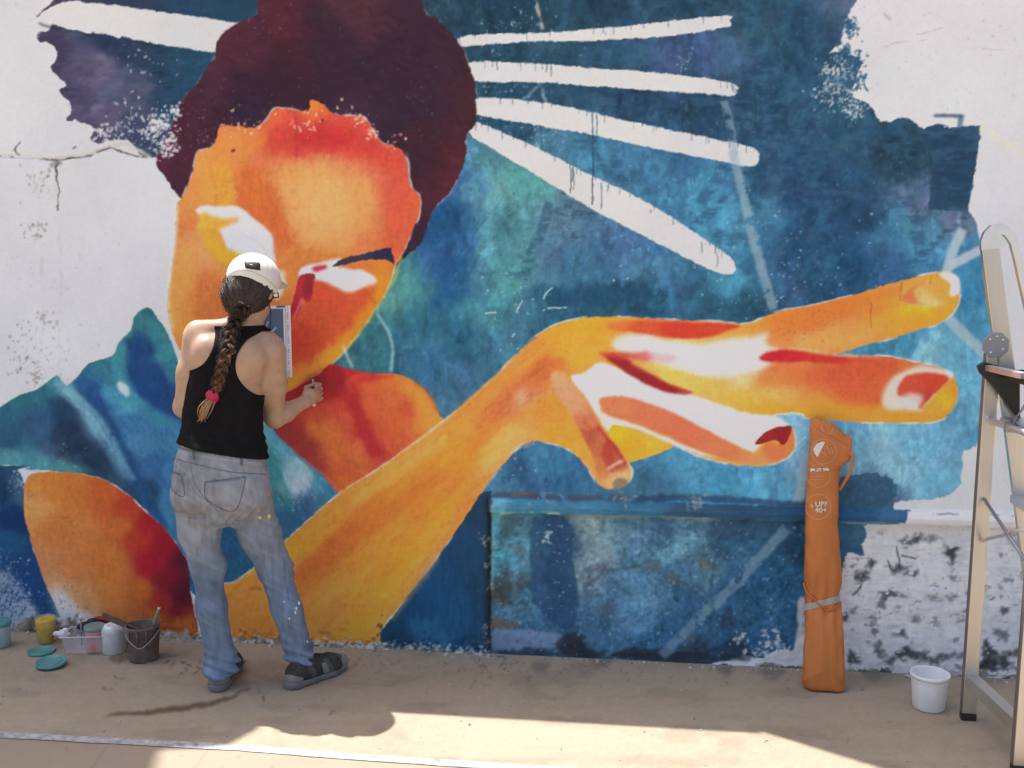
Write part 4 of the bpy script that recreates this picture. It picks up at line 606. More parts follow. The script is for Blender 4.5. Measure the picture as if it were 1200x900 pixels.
    K.shape([(712, 379), (740, 376), (790, 377), (840, 378), (867, 381), (852, 388), (828, 395), (790, 396), (750, 390), (718, 386)], [(720, 381, (216, 118, 62)), (750, 384, (208, 88, 56)), (800, 388, (202, 66, 48)), (850, 383, (204, 72, 50))], warp=1, soft=1, seed=190)
    K.shape([(889, 420), (898, 413), (915, 409), (938, 411), (965, 416), (1012, 420), (1030, 423), (985, 426), (945, 424), (905, 424)], [(900, 417, (190, 44, 54)), (930, 416, (198, 44, 54)), (970, 420, (202, 58, 54)), (1010, 422, (206, 84, 60))], warp=0.8, soft=0.6, seed=191)
    K.line([(900, 411), (930, 408), (965, 413), (985, 416), (1030, 417)], 2, (228, 200, 170), 0.6, 0.6, 0.8, seed=192, broken=0.25)
    # little finger folded down
    K.shape([(650, 434), (660, 436), (670, 448), (690, 476), (706, 502), (722, 522), (734, 540), (737, 556), (726, 568), (712, 572), (700, 560), (694, 536), (680, 506), (666, 482), (652, 462), (646, 444)],
            [(655, 445, (214, 160, 112)), (664, 470, (216, 152, 112)), (680, 490, (204, 122, 84)), (690, 512, (186, 92, 64)), (705, 520, (196, 112, 76)), (715, 535, (178, 70, 54)), (700, 545, (204, 126, 76)), (722, 556, (226, 178, 120)), (712, 566, (220, 170, 110))], warp=1, soft=1, seed=193, dabs=dict(n=120, L=(6, 18), Wd=(2, 5), ang=(0.8, 1.3), jit=0.06, alpha=0.45))
    K.line([(700, 500), (718, 522), (732, 544)], 4, (176, 56, 56), 0.75, 1, 0.8, seed=194); K.line([(684, 488), (694, 515), (704, 538)], 3, (186, 86, 66), 0.5, 1.2, 1, seed=195)
    K.line([(711, 551), (720, 544), (730, 540)], 3, (230, 210, 196), 0.85, 0.8, 0.6, seed=196); K.shape([(718, 566), (724, 560), (734, 562), (734, 572), (720, 574)], (96, 98, 96), warp=1.5, soft=1, alpha=0.65, seed=197)
    K.line([(692, 535), (700, 560), (712, 572)], 3, (222, 150, 80), 0.7, 1, 0.8, seed=198)
    # finger nails
    K.shape([(1034, 474), (1036, 458), (1044, 444), (1058, 435), (1082, 428), (1108, 434), (1116, 442), (1100, 462), (1084, 480), (1060, 480), (1042, 480)], (228, 212, 206), warp=1.2, soft=2.5, alpha=0.9, seed=201)
    K.shape([(1051, 460), (1056, 446), (1066, 439), (1090, 436), (1112, 442), (1104, 454), (1090, 466), (1078, 479), (1074, 470), (1060, 466)], [(1060, 455, (204, 84, 62)), (1085, 445, (204, 74, 52)), (1105, 444, (204, 78, 50)), (1085, 468, (190, 72, 56))], warp=1, soft=0.8, seed=202)
    K.shape([(1058, 462), (1068, 460), (1080, 464), (1076, 476), (1058, 474), (1050, 468)], (226, 204, 204), warp=1.6, soft=2, alpha=0.85, seed=203)
    K.shape([(1080, 479), (1092, 467), (1106, 452), (1117, 444), (1120, 460), (1113, 478), (1098, 488)], [(1090, 480, (222, 160, 66)), (1105, 465, (228, 176, 52)), (1116, 455, (220, 146, 60))], warp=0.8, soft=0.6, seed=204)
    K.shape([(1057, 350), (1063, 342), (1078, 333), (1098, 327), (1110, 328), (1111, 344), (1106, 355), (1085, 358), (1066, 356)], [(1065, 348, (214, 120, 76)), (1085, 345, (224, 164, 96)), (1102, 335, (224, 158, 72)), (1090, 355, (232, 190, 120))], warp=0.8, soft=0.6, seed=205)
    K.line([(1106, 357), (1085, 359), (1064, 356)], 1.8, (236, 196, 130), 0.7, 0.6, 0.5, seed=206); K.line([(1058, 349), (1070, 338), (1084, 331)], 1.5, (200, 90, 60), 0.6, 0.5, 0.5, seed=207)
    K.shape([(1100, 322), (1108, 319), (1121, 323), (1125, 340), (1121, 346), (1112, 346), (1113, 332)], (214, 212, 214), warp=0.8, soft=0.8, seed=208)
    for q in [(1056, 330, 352), (1091, 322, 333), (1021, 354, 384)]: K.line([(q[0], q[1]), (q[0]-1, q[2])], 1.0, (120, 70, 50), 0.6, 0, 0.4, seed=q[0] % 40)
    K.line([(1108, 434), (1117, 440)], 3, (232, 232, 236), 0.9, 0.5, 0.5, seed=209)
    # foot of the wall: flaked base
    K.shape([(222, 746), (260, 751), (300, 749), (350, 754), (392, 751), (420, 757), (446, 752), (470, 759), (520, 761), (572, 764), (572, 790), (222, 785)], [(240, 760, (150, 140, 130)), (330, 760, (178, 172, 166)), (420, 765, (186, 180, 174)), (520, 770, (182, 178, 176)), (560, 770, (150, 150, 156))], warp=5, wscale=6, soft=0, alpha=0.9, seed=210, dry=0.25)
    K.shape([(-360, 706), (-140, 722), (-40, 733), (0, 731), (40, 726), (70, 734), (110, 737), (160, 742), (225, 746), (225, 790), (-360, 780)], [(0, 745, (168, 164, 160)), (50, 740, (108, 98, 88)), (75, 745, (122, 112, 100)), (120, 750, (170, 160, 150)), (200, 755, (160, 146, 130))], warp=5, wscale=6, soft=0, alpha=0.85, seed=211, dry=0.3)
    K.speck(None, 520, (0.5, 2.0), (196, 194, 192), 0.85, 39, cluster=[(x, 752+(x-300)*0.05, 4) for x in range(225, 570, 12)], stretch=1.5)
    K.speck(None, 260, (0.5, 1.6), (84, 76, 70), 0.7, 41, cluster=[(x, 750+(x-300)*0.05, 3.5) for x in range(225, 570, 14)], stretch=1.8)
    K.speck(None, 260, (0.8, 2.6), (176, 170, 166), 0.8, 42, cluster=[(x, 740+(x)*0.02, 3.5) for x in range(-60, 225, 12)], stretch=1.5)
    K.speck(None, 140, (0.8, 3), (96, 88, 80), 0.7, 43, cluster=[(45, 730, 8), (65, 735, 6), (90, 738, 8), (60, 742, 6), (35, 735, 5)])
    K.speck(None, 160, (0.8, 2.4), (36, 66, 92), 0.8, 44, cluster=[(455, 738, 6), (450, 746, 7), (465, 752, 6), (500, 757, 9), (540, 760, 9), (560, 750, 6)])
    # cracks in the upper left plaster
    CR = [[(-300, 196), (-140, 190), (-60, 184), (0, 183), (30, 184), (62, 187), (85, 185), (105, 182), (118, 176), (128, 173)], [(128, 173), (140, 176), (152, 181), (168, 184), (180, 182), (192, 172)], [(67, 188), (66, 205), (69, 222), (67, 246)], [(22, 182), (17, 174), (24, 166)], [(86, 175), (90, 172)]]
    for q in CR:
        K.line(q, 1.7, (84, 76, 68), 0.9, 0, 1.8, seed=61+len(q), broken=0.27)
    K.line([(126, 173), (145, 168), (158, 174), (176, 184)], 4, (190, 188, 186), 0.9, 0.6, 1, seed=62)
    K.line([(67, 188), (60, 194), (72, 190)], 4, (80, 76, 72), 0.7, 0.6, 1, seed=63); K.line([(1035, 15), (1040, 20), (1043, 23)], 1.6, (120, 116, 112), 0.6, 0.3, 1, seed=64)
    for q in [[(1066, 42), (1085, 38), (1105, 32)], [(1080, 18), (1092, 15)], [(1025, 60), (1050, 50), (1085, 46)], [(1150, 57), (1175, 58)], [(1076, 50), (1078, 52)]]:
        K.line(q, 0.9, (150, 146, 142), 0.6, 0, 1, seed=int(q[0][0]) % 40, broken=0.35)
    for (x, y0, y1) in [(68, 250, 440), (40, 190, 300), (48, 300, 420)]:
        K.line([(x, y0), (x+3, (y0+y1)/2), (x-1, y1)], 1.2, (160, 158, 154), 0.5, 0.3, 1.5, seed=x, broken=0.5)
    # overall hand: tiny tooth of the plaster
    t = (K.noise(3.2, 3.2, 71, 2)-0.5)[..., None]; t2 = (K.noise(60, 60, 72, 3)-0.5)[..., None]
    lum = K.C.mean(2, keepdims=True); sat = np.clip((K.C.max(2, keepdims=True)-K.C.min(2, keepdims=True))*4, 0, 1)
    hb = (K.noise(2.4, 9, 73, 3)-0.5)[..., None]; vb = (K.noise(10, 2.6, 74, 3)-0.5)[..., None]
    K.C *= 1+t*(0.025+0.06*sat)+t2*0.04+sat*(hb*0.10+vb*0.08)
    np.clip(K.C, 0.02, 0.93, K.C)
    return K
# ------------------------------------------------------------------ the painted wall
def paint_material(name, rough=0.75, bump=0.12, bscale=140.0, spec=0.25):
    m = bpy.data.materials.new(name); m.use_nodes = True
    n = m.node_tree.nodes; l = m.node_tree.links; b = n["Principled BSDF"]
    at_ = n.new("ShaderNodeAttribute"); at_.attribute_name = "paint"
    tc = n.new("ShaderNodeTexCoord")
    nz = n.new("ShaderNodeTexNoise"); nz.inputs["Scale"].default_value = 160; nz.inputs["Detail"].default_value = 5
    l.new(tc.outputs["Object"], nz.inputs[0])
    mr = n.new("ShaderNodeMapRange"); mr.inputs["From Min"].default_value = 0.3; mr.inputs["From Max"].default_value = 0.7; mr.inputs["To Min"].default_value = 0.965; mr.inputs["To Max"].default_value = 1.035
    l.new(nz.outputs[0], mr.inputs[0])
    mx = n.new("ShaderNodeMix"); mx.data_type = 'RGBA'; mx.blend_type = 'MULTIPLY'; mx.inputs["Factor"].default_value = 1.0
    l.new(at_.outputs["Color"], mx.inputs["A"]); l.new(mr.outputs[0], mx.inputs["B"]); l.new(mx.outputs["Result"], b.inputs["Base Color"])
    b.inputs["Roughness"].default_value = rough; b.inputs["Specular IOR Level"].default_value = spec
    n2 = n.new("ShaderNodeTexNoise"); n2.inputs["Scale"].default_value = bscale; n2.inputs["Detail"].default_value = 6
    l.new(tc.outputs["Object"], n2.inputs[0])
    bp = n.new("ShaderNodeBump"); bp.inputs["Strength"].default_value = bump; bp.inputs["Distance"].default_value = 0.004
    l.new(n2.outputs[0], bp.inputs["Height"]); l.new(bp.outputs[0], b.inputs["Normal"])
    return m
M_PAINT = paint_material("mural paint on plaster", 0.8, 0.05, 140.0, 0.12)
M_PLAIN = mat("bare white plaster", (0.74, 0.74, 0.76), 0.8, var=0.05, vscale=6, bump=0.12, bscale=120, spec=0.25)
M_BLOCK = mat("grey render on the wall's back", (0.42, 0.40, 0.37), 0.9, var=0.1, vscale=5, bump=0.2)

wall = empty("painted_wall", (-0.65, 0, 0))
tag(wall, "white plaster wall carrying a large mural of a face and an outstretched hand", "wall")
MUR = paint_mural()
X0, X1, Z0, Z1, ST = -3.70, 1.80, -0.01, 2.80, 0.004
LEDGE_T, LEDGE_B, JOINT_X = 0.683, 0.622, -0.634
gx = np.arange(X0, X1+1e-6, ST); gz = np.arange(Z0, Z1+1e-6, ST)
GX, GZ = np.meshgrid(gx, gz)
PX, PY = to_px(GX, np.zeros_like(GX), GZ)
col = MUR.sample(PX.astype(np.float32), PY.astype(np.float32))
alb = np.clip(srgb2lin(col)/SHADE_GAIN, 0.006, 0.84)
def wn2(x, z, sx, sz, seed, o=3):
    r = 0; a = 1; t = 0
    for k in range(o):
        r = r+a*vnoise_sep((x[0]/sx*2**k+500).astype(np.float32), (z[:, 0]/sz*2**k+500).astype(np.float32), seed+k); t += a; a *= 0.5
    return r/t-0.5
rel = 0.0035*wn2(GX, GZ, 0.35, 0.35, 801, 3)+0.0006*wn2(GX, GZ, 0.03, 0.03, 805, 2)
low = (GX > JOINT_X) & (GZ < LEDGE_B)
wob = 0.006*wn2(GX, GZ, 0.12, 3.0, 811, 2)
rel_low = -0.016+0.011*wn2(GX, GZ, 0.09, 0.07, 821, 4)+0.003*wn2(GX, GZ, 0.02, 0.02, 825, 2)
ledge = (GX > JOINT_X) & (GZ >= LEDGE_B) & (GZ < LEDGE_T)
tt = np.clip((GZ-LEDGE_B)/(LEDGE_T-LEDGE_B), 0, 1)
rel_ledge = 0.007+0.010*np.clip(1-np.abs(tt-0.45)*1.7, 0, 1)+0.003*wn2(GX, GZ, 0.05, 0.02, 831, 2)
# worn foot: plaster lost in flakes along the ground
flake = np.clip(1-(GZ-0.0)/(0.035+0.09*(wn2(GX, GZ, 0.08, 9, 841, 3)+0.5)**2), 0, 1)
rel = rel-0.010*flake*(wn2(GX, GZ, 0.03, 0.02, 845, 3) > -0.03)
# the crack
def groove(px_pts, w, d):
    out = np.zeros_like(GX)
    P = [at(*p) for p in px_pts]
    for a, b in zip(P[:-1], P[1:]):
        ax, az, bx_, bz = a.x, a.z, b.x, b.z
        t = np.clip(((GX-ax)*(bx_-ax)+(GZ-az)*(bz-az))/((bx_-ax)**2+(bz-az)**2+1e-9), 0, 1)
        dd = np.hypot(GX-(ax+t*(bx_-ax))+0.006*wn2(GX, GZ, 0.02, 0.02, 851, 2), GZ-(az+t*(bz-az))+0.012*wn2(GX, GZ, 0.03, 0.03, 853, 2))
        out = np.maximum(out, np.clip(1-dd/w, 0, 1))
    return out*d
rel = rel-groove([(-20, 184), (30, 184), (62, 187), (105, 182), (128, 173)], 0.008, 0.012)-groove([(67, 188), (66, 215), (68, 246)], 0.006, 0.007)-groove([(128, 173), (152, 181), (180, 182), (192, 172)], 0.006, 0.007)
rel_low = rel_low-0.012*np.clip(1-np.abs(GX-JOINT_X)/0.012, 0, 1)
YW = np.where(low, rel_low, np.where(ledge, rel_ledge, rel))
ncol, nrow = len(gx), len(gz)
ix = np.arange(nrow*ncol).reshape(nrow, ncol)
quads = np.stack([ix[:-1, :-1], ix[:-1, 1:], ix[1:, 1:], ix[1:, :-1]], -1).reshape(-1, 4)
cx, cz = (GX[:-1, :-1]+ST/2).ravel(), (GZ[:-1, :-1]+ST/2).ravel()
qlow = (cx > JOINT_X) & (cz < LEDGE_B); qled = (cx > JOINT_X) & (cz >= LEDGE_B) & (cz < LEDGE_T)
V = np.stack([GX-(-0.65), -YW, GZ], -1).reshape(-1, 3)
A4 = np.concatenate([alb.reshape(-1, 3), np.ones((nrow*ncol, 1))], 1).astype(np.float32)
def wall_part(name, sel, label=None):
    q = quads[sel]; used = np.zeros(len(V), bool); used[q.ravel()] = True
    remap = np.cumsum(used)-1
    me = mesh_np(name, V[used], remap[q])
    ca = me.color_attributes.new("paint", 'FLOAT_COLOR', 'POINT'); ca.data.foreach_set("color", A4[used].ravel())
    o = obj(name, me, M_PAINT, wall)
    if label: o["label"] = label
    return o
wall_part("plaster_face", ~(qlow | qled), "smooth plaster bearing the mural's face, scarf, arm and hand")
wall_part("ledge_band", qled, "narrow ledge between the mural and the rough lower block")
wall_part("lower_block", qlow, "rough lower block with worn blue paint and scratched white")
del V, A4, alb, col, PX, PY, quads, MUR.C
# body of the wall, its unseen top raised to shape the ground shadow: outline in the wall's plane, thickness behind
def slab(name, outline, y0, y1, material, parent, off=(-0.65, 0, 0)):
    bm = bmesh.new()
    f = [bm.verts.new((x-off[0], y0, z)) for x, z in outline]; g = [bm.verts.new((x-off[0], y1, z)) for x, z in outline]
    n = len(f)
    bm.faces.new(f); bm.faces.new(g[::-1])
    for i in range(n): bm.faces.new((f[i], g[i], g[(i+1) % n], f[(i+1) % n]))
    bmesh.ops.recalc_face_normals(bm, faces=bm.faces[:])
    me = bpy.data.meshes.new(name); bm.to_mesh(me); bm.free()
    return obj(name, me, material, parent)
SHADE_TOP = [(-2.44, 2.80), (-2.50, 3.40), (-2.58, 3.85), (-2.85, 4.50), (-3.15, 4.75), (-3.4, 5.35), (-3.9, 7.4), (-9.0, 7.4)]  # added height out of view, traced back from the shadow edge on the ground
slab("masonry_and_shade_top", [(-9.0, -0.2), (9.0, -0.2), (9.0, 4.3), (-0.44, 4.3), (-0.46, 2.80)]+SHADE_TOP, 0.03, 0.32, M_BLOCK, wall)  # taller right section likewise added for the shadow it throws
slab("side_plaster", [(X1+0.001, -0.2), (9.0, -0.2), (9.0, 4.3), (-0.44, 4.3), (-0.46, Z1+0.001), (X1+0.001, Z1+0.001)], 0.0, 0.029, M_PLAIN, wall)  # plaster of the wall's sides, carried up over the added shadow-casting height
slab("side_plaster", [(-9.0, -0.2), (X0-0.001, -0.2), (X0-0.001, Z1+0.001)]+[(-2.441, Z1+0.001)]+SHADE_TOP[1:], 0.0, 0.029, M_PLAIN, wall)
slab("coping", [(-2.43, 2.801), (-0.47, 2.801), (-0.47, 2.83), (-2.43, 2.83)], -0.012, 0.34, M_BLOCK, wall)

# ------------------------------------------------------------------ ground
def paint_ground():
    G = Canvas(-460, 700, 1460, 1010, (255, 255, 255))
    G.C[:] = 1.0
    n = G.noise(120, 30, 5, 4); n2 = G.noise(9, 4, 6, 3)
    G.C *= (1+(n-0.5)*0.16+(n2-0.5)*0.14)[..., None]
    streak = G.noise(220, 7, 8, 3); G.C *= (1+(streak-0.5)*0.12)[..., None]
    G.C *= (1+(G.noise(2.6, 1.6, 15, 2)-0.5)*0.16)[..., None]
    bl = G.noise(60, 16, 16, 4); G.C *= (1-0.16*np.clip((bl-0.56)*6, 0, 1))[..., None]
    for k in range(26):
        rg = np.random.default_rng(k+700); x, y = rg.uniform(-100, 1200), rg.uniform(775, 850)
        G.line([(x, y), (x+rg.uniform(10, 40), y+rg.uniform(-4, 4)), (x+rg.uniform(40, 90), y+rg.uniform(-6, 6))], rg.uniform(0.8, 2.0), (200, 196, 194) if k % 2 else (255, 255, 255), 0.35, 0.3, 2, seed=k, broken=0.4)
    # greyer, rosier court beyond the white line
    sl, m = G.mask([(-260, 846), (0, 861), (200, 873), (420, 887), (620, 897), (900, 912), (1460, 940), (1460, 1010), (-260, 1010)], False, 1.0, 9, 0.6)
    G.paint(sl, m, (228, 222, 230), 0.75)
    for i, (x, y) in enumerate([(136, 862), (250, 872)]): G.line([(x, y), (x-14, y+16), (x-30, y+40)], 1.4, (170, 160, 156), 0.8, 0, 1, seed=i)
    # the wet streak and drops
    wet = (96, 74, 58)
    G.shape([(120, 840), (140, 834), (165, 833), (190, 829), (215, 826), (240, 822), (262, 818), (280, 812), (272, 820), (255, 825), (235, 830), (205, 834), (175, 838), (150, 838)], wet, warp=2.0, wscale=8, soft=0.6, alpha=0.95, seed=3)
    G.line([(262, 818), (278, 812), (294, 806)], 3, wet, 0.8, 0.4, 1.5, seed=4, broken=0.35)
    G.speck(None, 34, (0.8, 2.4), (104, 86, 74), 0.85, 5, cluster=[(200, 774, 5), (214, 779, 5), (120, 803, 4), (130, 800, 4), (212, 788, 3), (284, 775, 2), (305, 817, 3), (388, 834, 2), (234, 781, 4), (140, 805, 14)], stretch=1.6)
    G.shape([(127, 770), (140, 767), (152, 768), (150, 774), (134, 776)], (110, 92, 82), warp=1.5, soft=0.8, alpha=0.8, seed=6)
    # paint dust by the wall foot, dark drips under the blue block
    G.speck(None, 200, (0.4, 1.1), (70, 80, 96), 0.6, 7, cluster=[(x, 776+(x-420)*0.03, 5) for x in range(420, 1000, 24)], stretch=2.2)
    G.speck(None, 60, (0.5, 1.5), (90, 84, 84), 0.5, 8, cluster=[(428, 775, 5), (450, 779, 6), (565, 782, 6), (620, 788, 9), (570, 798, 6), (600, 786, 10), (555, 785, 8)], stretch=2.2)
    for (x, y, w) in [(632, 783, 12), (705, 777, 14), (905, 790, 16), (1024, 792, 14), (850, 785, 10)]:
        G.shape([(x-w, y-6), (x+w, y-7), (x+w*0.6, y+2), (x+2, y+7), (x-w*0.7, y+3)], (88, 104, 128), warp=3, wscale=6, soft=2, alpha=0.6, seed=int(x) % 30)
    G.speck((780, 775, 1120, 850), 130, (0.5, 1.6), (255, 255, 255), 0.55, 9, stretch=2.4); G.speck((0, 760, 800, 850), 70, (0.4, 1.3), (255, 255, 255), 0.5, 10, stretch=1.5)
    for q in [[(830, 790), (850, 797), (870, 790)], [(900, 805), (925, 800), (945, 803)], [(955, 822), (990, 818), (1015, 822)], [(840, 800), (835, 795)], [(915, 818), (925, 815)]]:
        G.line(q, 1.6, (240, 240, 240), 0.5, 0.3, 1.5, seed=int(q[0][0]) % 30, broken=0.3)
    G.speck(None, 60, (0.8, 2.2), (255, 255, 255), 0.75, 11, cluster=[(88, 779, 3), (92, 788, 4), (375, 805, 3), (70, 890, 5), (20, 745, 10), (0, 748, 20), (38, 745, 8)])
    G.speck((-200, 760, 1400, 1000), 260, (0.5, 1.6), (130, 116, 108), 0.5, 12, stretch=1.6)
    np.clip(G.C, 0.1, 1.25, G.C)
    return G
GBASE = np.array((0.335, 0.270, 0.194))
GR = paint_ground()
M_GROUND = paint_material("buff court surface", 0.85, 0.16, 90.0, 0.2)
M_GROUND2 = mat("buff court surface further off", tuple(GBASE), 0.85, var=0.08, vscale=3, bump=0.2, bscale=90, spec=0.2)
ground = obj("ground", bpy.data.meshes.new("ground"), M_GROUND2); tag(ground, "wide buff court floor", kind="structure")
bm = bmesh.new()
for q in ([(-400, -400), (400, -400), (400, -1.70), (-400, -1.70)], [(-400, -1.70), (-3.9, -1.70), (-3.9, 0.02), (-400, 0.02)], [(2.1, -1.70), (400, -1.70), (400, 0.02), (2.1, 0.02)], [(-400, 0.33), (400, 0.33), (400, 400), (-400, 400)]):
    bm.faces.new([bm.verts.new((x, y, 0)) for x, y in q])
bm.to_mesh(ground.data); bm.free()
hx = np.arange(-3.9, 2.1001, 0.0056); hy = np.arange(-1.70, 0.0201, 0.0056)
HX, HY = np.meshgrid(hx, hy); qx, qy = to_px(HX, HY, np.zeros_like(HX))
gc = GR.sample(qx.astype(np.float32), qy.astype(np.float32)); ga = np.clip(gc*GBASE, 0.01, 0.8)
gz_ = 0.0015*wn2(HX, HY, 0.25, 0.25, 861, 3)
gz_ *= np.clip(np.minimum.reduce([HX+3.9, 2.1-HX, HY+1.70])/0.2, 0, 1)
iy = np.arange(HX.size).reshape(HX.shape)
gq = np.stack([iy[:-1, :-1], iy[:-1, 1:], iy[1:, 1:], iy[1:, :-1]], -1).reshape(-1, 4)
me = mesh_np("pavement", np.stack([HX, HY, gz_], -1).reshape(-1, 3), gq)
ca = me.color_attributes.new("paint", 'FLOAT_COLOR', 'POINT'); ca.data.foreach_set("color", np.concatenate([ga.reshape(-1, 3), np.ones((HX.size, 1))], 1).astype(np.float32).ravel())
pavement = obj("pavement", me, M_GROUND); tag(pavement, "buff court floor at the foot of the wall, stained and dusty", kind="structure")
# painted lines of the court: thin sheets on the floor
M_LINE = mat("worn white court paint", (0.36, 0.35, 0.33), 0.85, var=0.45, vscale=34, bump=0.1)
def ground_strip(name, pts, width, z=0.004, label=None):
    P = [on_ground(*p) for p in pts]; n = 40
    bm = bmesh.new(); prev = None; rg = random.Random(len(pts)+int(pts[0][0]))
    for i in range(n+1):
        t = i/n*(len(P)-1); k = min(int(t), len(P)-2); c = P[k].lerp(P[k+1], t-k); d = (P[k+1]-P[k]).normalized(); nn = Vector((-d.y, d.x, 0))
        w = width/2
        a = bm.verts.new((c+nn*(w+rg.uniform(-.002, .002)))[:2]+(z,)); b = bm.verts.new((c-nn*(w+rg.uniform(-.002, .002)))[:2]+(z,))
        if prev: bm.faces.new((prev[0], prev[1], b, a))
        prev = (a, b)
    bmesh.ops.recalc_face_normals(bm, faces=bm.faces[:])
    me = bpy.data.meshes.new(name); bm.to_mesh(me); bm.free()
    for p in me.polygons:
        if p.normal.z < 0: p.flip()
    o = obj(name, me, M_LINE); tag(o, label, kind="structure"); return o
ground_strip("court_line", [(-320, 839), (0, 861.5), (283, 877), (420, 888), (700, 906), (1100, 930)], 0.044, 0.0028, "worn white line painted along the court floor")
# ------------------------------------------------------------------ distance-field modelling for soft bodies and cloth
import openvdb
class Vol:
    def __init__(s, lo, hi, h):
        s.lo = np.array(lo, np.float64); s.h = h
        s.n = np.ceil((np.array(hi)-s.lo)/h).astype(int)+1
        s.f = np.full(s.n, 0.2, np.float32)
        s.ax = [(s.lo[i]+np.arange(s.n[i])*h).astype(np.float32) for i in range(3)]
    def win(s, lo, hi):
        a = np.clip(np.floor((np.array(lo)-s.lo)/s.h).astype(int), 0, s.n); b = np.clip(np.ceil((np.array(hi)-s.lo)/s.h).astype(int)+1, 0, s.n)
        sl = tuple(slice(int(a[i]), int(b[i])) for i in range(3))
        return sl, s.ax[0][sl[0]][:, None, None], s.ax[1][sl[1]][None, :, None], s.ax[2][sl[2]][None, None, :]
    def join(s, sl, d, k):
        a = s.f[sl]
        if a.size == 0: return
        if k > 0:
            h = np.maximum(k-np.abs(a-d), 0)/k; s.f[sl] = np.minimum(a, d)-h*h*k*0.25
        else: s.f[sl] = np.minimum(a, d)
    def cone(s, a, b, ra, rb, k=0.02, flat=None):
        a, b = np.array(a, float), np.array(b, float); m = max(ra, rb)+k+0.02
        sl, x, y, z = s.win(np.minimum(a, b)-m, np.maximum(a, b)+m)
        ba = b-a; L2 = float(ba@ba)+1e-12
        t = np.clip(((x-a[0])*ba[0]+(y-a[1])*ba[1]+(z-a[2])*ba[2])/L2, 0, 1)
        d = np.sqrt((x-a[0]-t*ba[0])**2+(y-a[1]-t*ba[1])**2+(z-a[2]-t*ba[2])**2)-(ra+(rb-ra)*t)
        s.join(sl, d, k)
    def chain(s, pts, rad, k=0.02):
        for i in range(len(pts)-1): s.cone(pts[i], pts[i+1], rad[i], rad[i+1], k)
    def ell(s, c, r, R=None, k=0.02, cut=False):
        c, r = np.array(c, float), np.array(r, float); m = float(r.max())+k+0.02
        sl, x, y, z = s.win(c-m, c+m)
        dx, dy, dz = x-c[0], y-c[1], z-c[2]
        if R is None: u, v, w = dx, dy, dz
        else: u, v, w = (dx*R[0][i]+dy*R[1][i]+dz*R[2][i] for i in range(3))
        k0 = np.sqrt((u/r[0])**2+(v/r[1])**2+(w/r[2])**2); k1 = np.sqrt((u/r[0]**2)**2+(v/r[1]**2)**2+(w/r[2]**2)**2)+1e-9
        d = k0*(k0-1)/k1
        if cut: s.f[sl] = np.maximum(s.f[sl], -d)
        else: s.join(sl, d, k)
    def loft(s, rows, k=0.02, grow=0.0, p=2.0):
        "rows: z, centre a, centre e, half width, half depth; from top to bottom"
        rows = sorted(rows); Z = np.array([r[0] for r in rows])
        lo = (min(r[1]-r[3] for r in rows)-k-.03, min(r[2]-r[4] for r in rows)-k-.03, Z[0]-k-.02); hi = (max(r[1]+r[3] for r in rows)+k+.03, max(r[2]+r[4] for r in rows)+k+.03, Z[-1]+k+.02)
        sl, x, y, z = s.win(lo, hi)
        C = catmull(np.array(rows, float), 8, closed=False); 
        g = lambda i: np.interp(z.ravel(), C[:, 0], C[:, i]).astype(np.float32)[None, None, :]
        rx, ry = g(3)+grow, g(4)+grow
        q = (np.abs((x-g(1))/rx)**p+np.abs((y-g(2))/ry)**p)**(1/p)
        d = (q-1)*np.minimum(rx, ry)
        d = np.maximum(d, np.maximum(z-Z[-1], Z[0]-z))
        s.join(sl, d.astype(np.float32), k)
    def coords(s, band):
        i, j, k = np.nonzero(np.abs(s.f) < band)
        return (i, j, k), s.ax[0][i], s.ax[1][j], s.ax[2][k]
    def mesh(s, name):
        g = openvdb.FloatGrid(0.2); g.copyFromArray(np.ascontiguousarray(s.f))
        P, Q = g.convertToQuads(0.0)
        P = P.astype(np.float64)*s.h+s.lo
        a, b, c, d = (P[Q[:, i]] for i in range(4))
        if np.einsum('ij,ij->i', a, np.cross(b, c)).sum()+np.einsum('ij,ij->i', a, np.cross(c, d)).sum() < 0: Q = Q[:, ::-1]
        return mesh_np(name, P, Q)
def n3(x, y, z, seed):
    T = lattice3(seed); f = []
    ii = []
    for q in (x, y, z):
        fl = np.floor(q); t = q-fl; f.append(t*t*(3-2*t)); ii.append(fl.astype(np.int32) & 31)
    (i, j, k), (i1, j1, k1) = ii, [(q+1) & 31 for q in ii]
    l = lambda a, b, t: a+(b-a)*t
    return l(l(l(T[i, j, k], T[i1, j, k], f[0]), l(T[i, j1, k], T[i1, j1, k], f[0]), f[1]), l(l(T[i, j, k1], T[i1, j, k1], f[0]), l(T[i, j1, k1], T[i1, j1, k1], f[0]), f[1]), f[2])-0.5
_T3 = {}
def lattice3(seed):
    if seed not in _T3: _T3[seed] = np.random.default_rng(seed+77).random((32, 32, 32)).astype(np.float32)
    return _T3[seed]
def tint(me, fn):
    "colour every vertex by a function of its place"
    n = len(me.vertices); co = np.empty(n*3, np.float32); me.vertices.foreach_get("co", co); co = co.reshape(-1, 3)
    c = np.clip(fn(co[:, 0], co[:, 1], co[:, 2]), 0.003, 0.85)
    ca = me.color_attributes.new("paint", 'FLOAT_COLOR', 'POINT'); ca.data.foreach_set("color", np.concatenate([c, np.ones((n, 1))], 1).astype(np.float32).ravel())

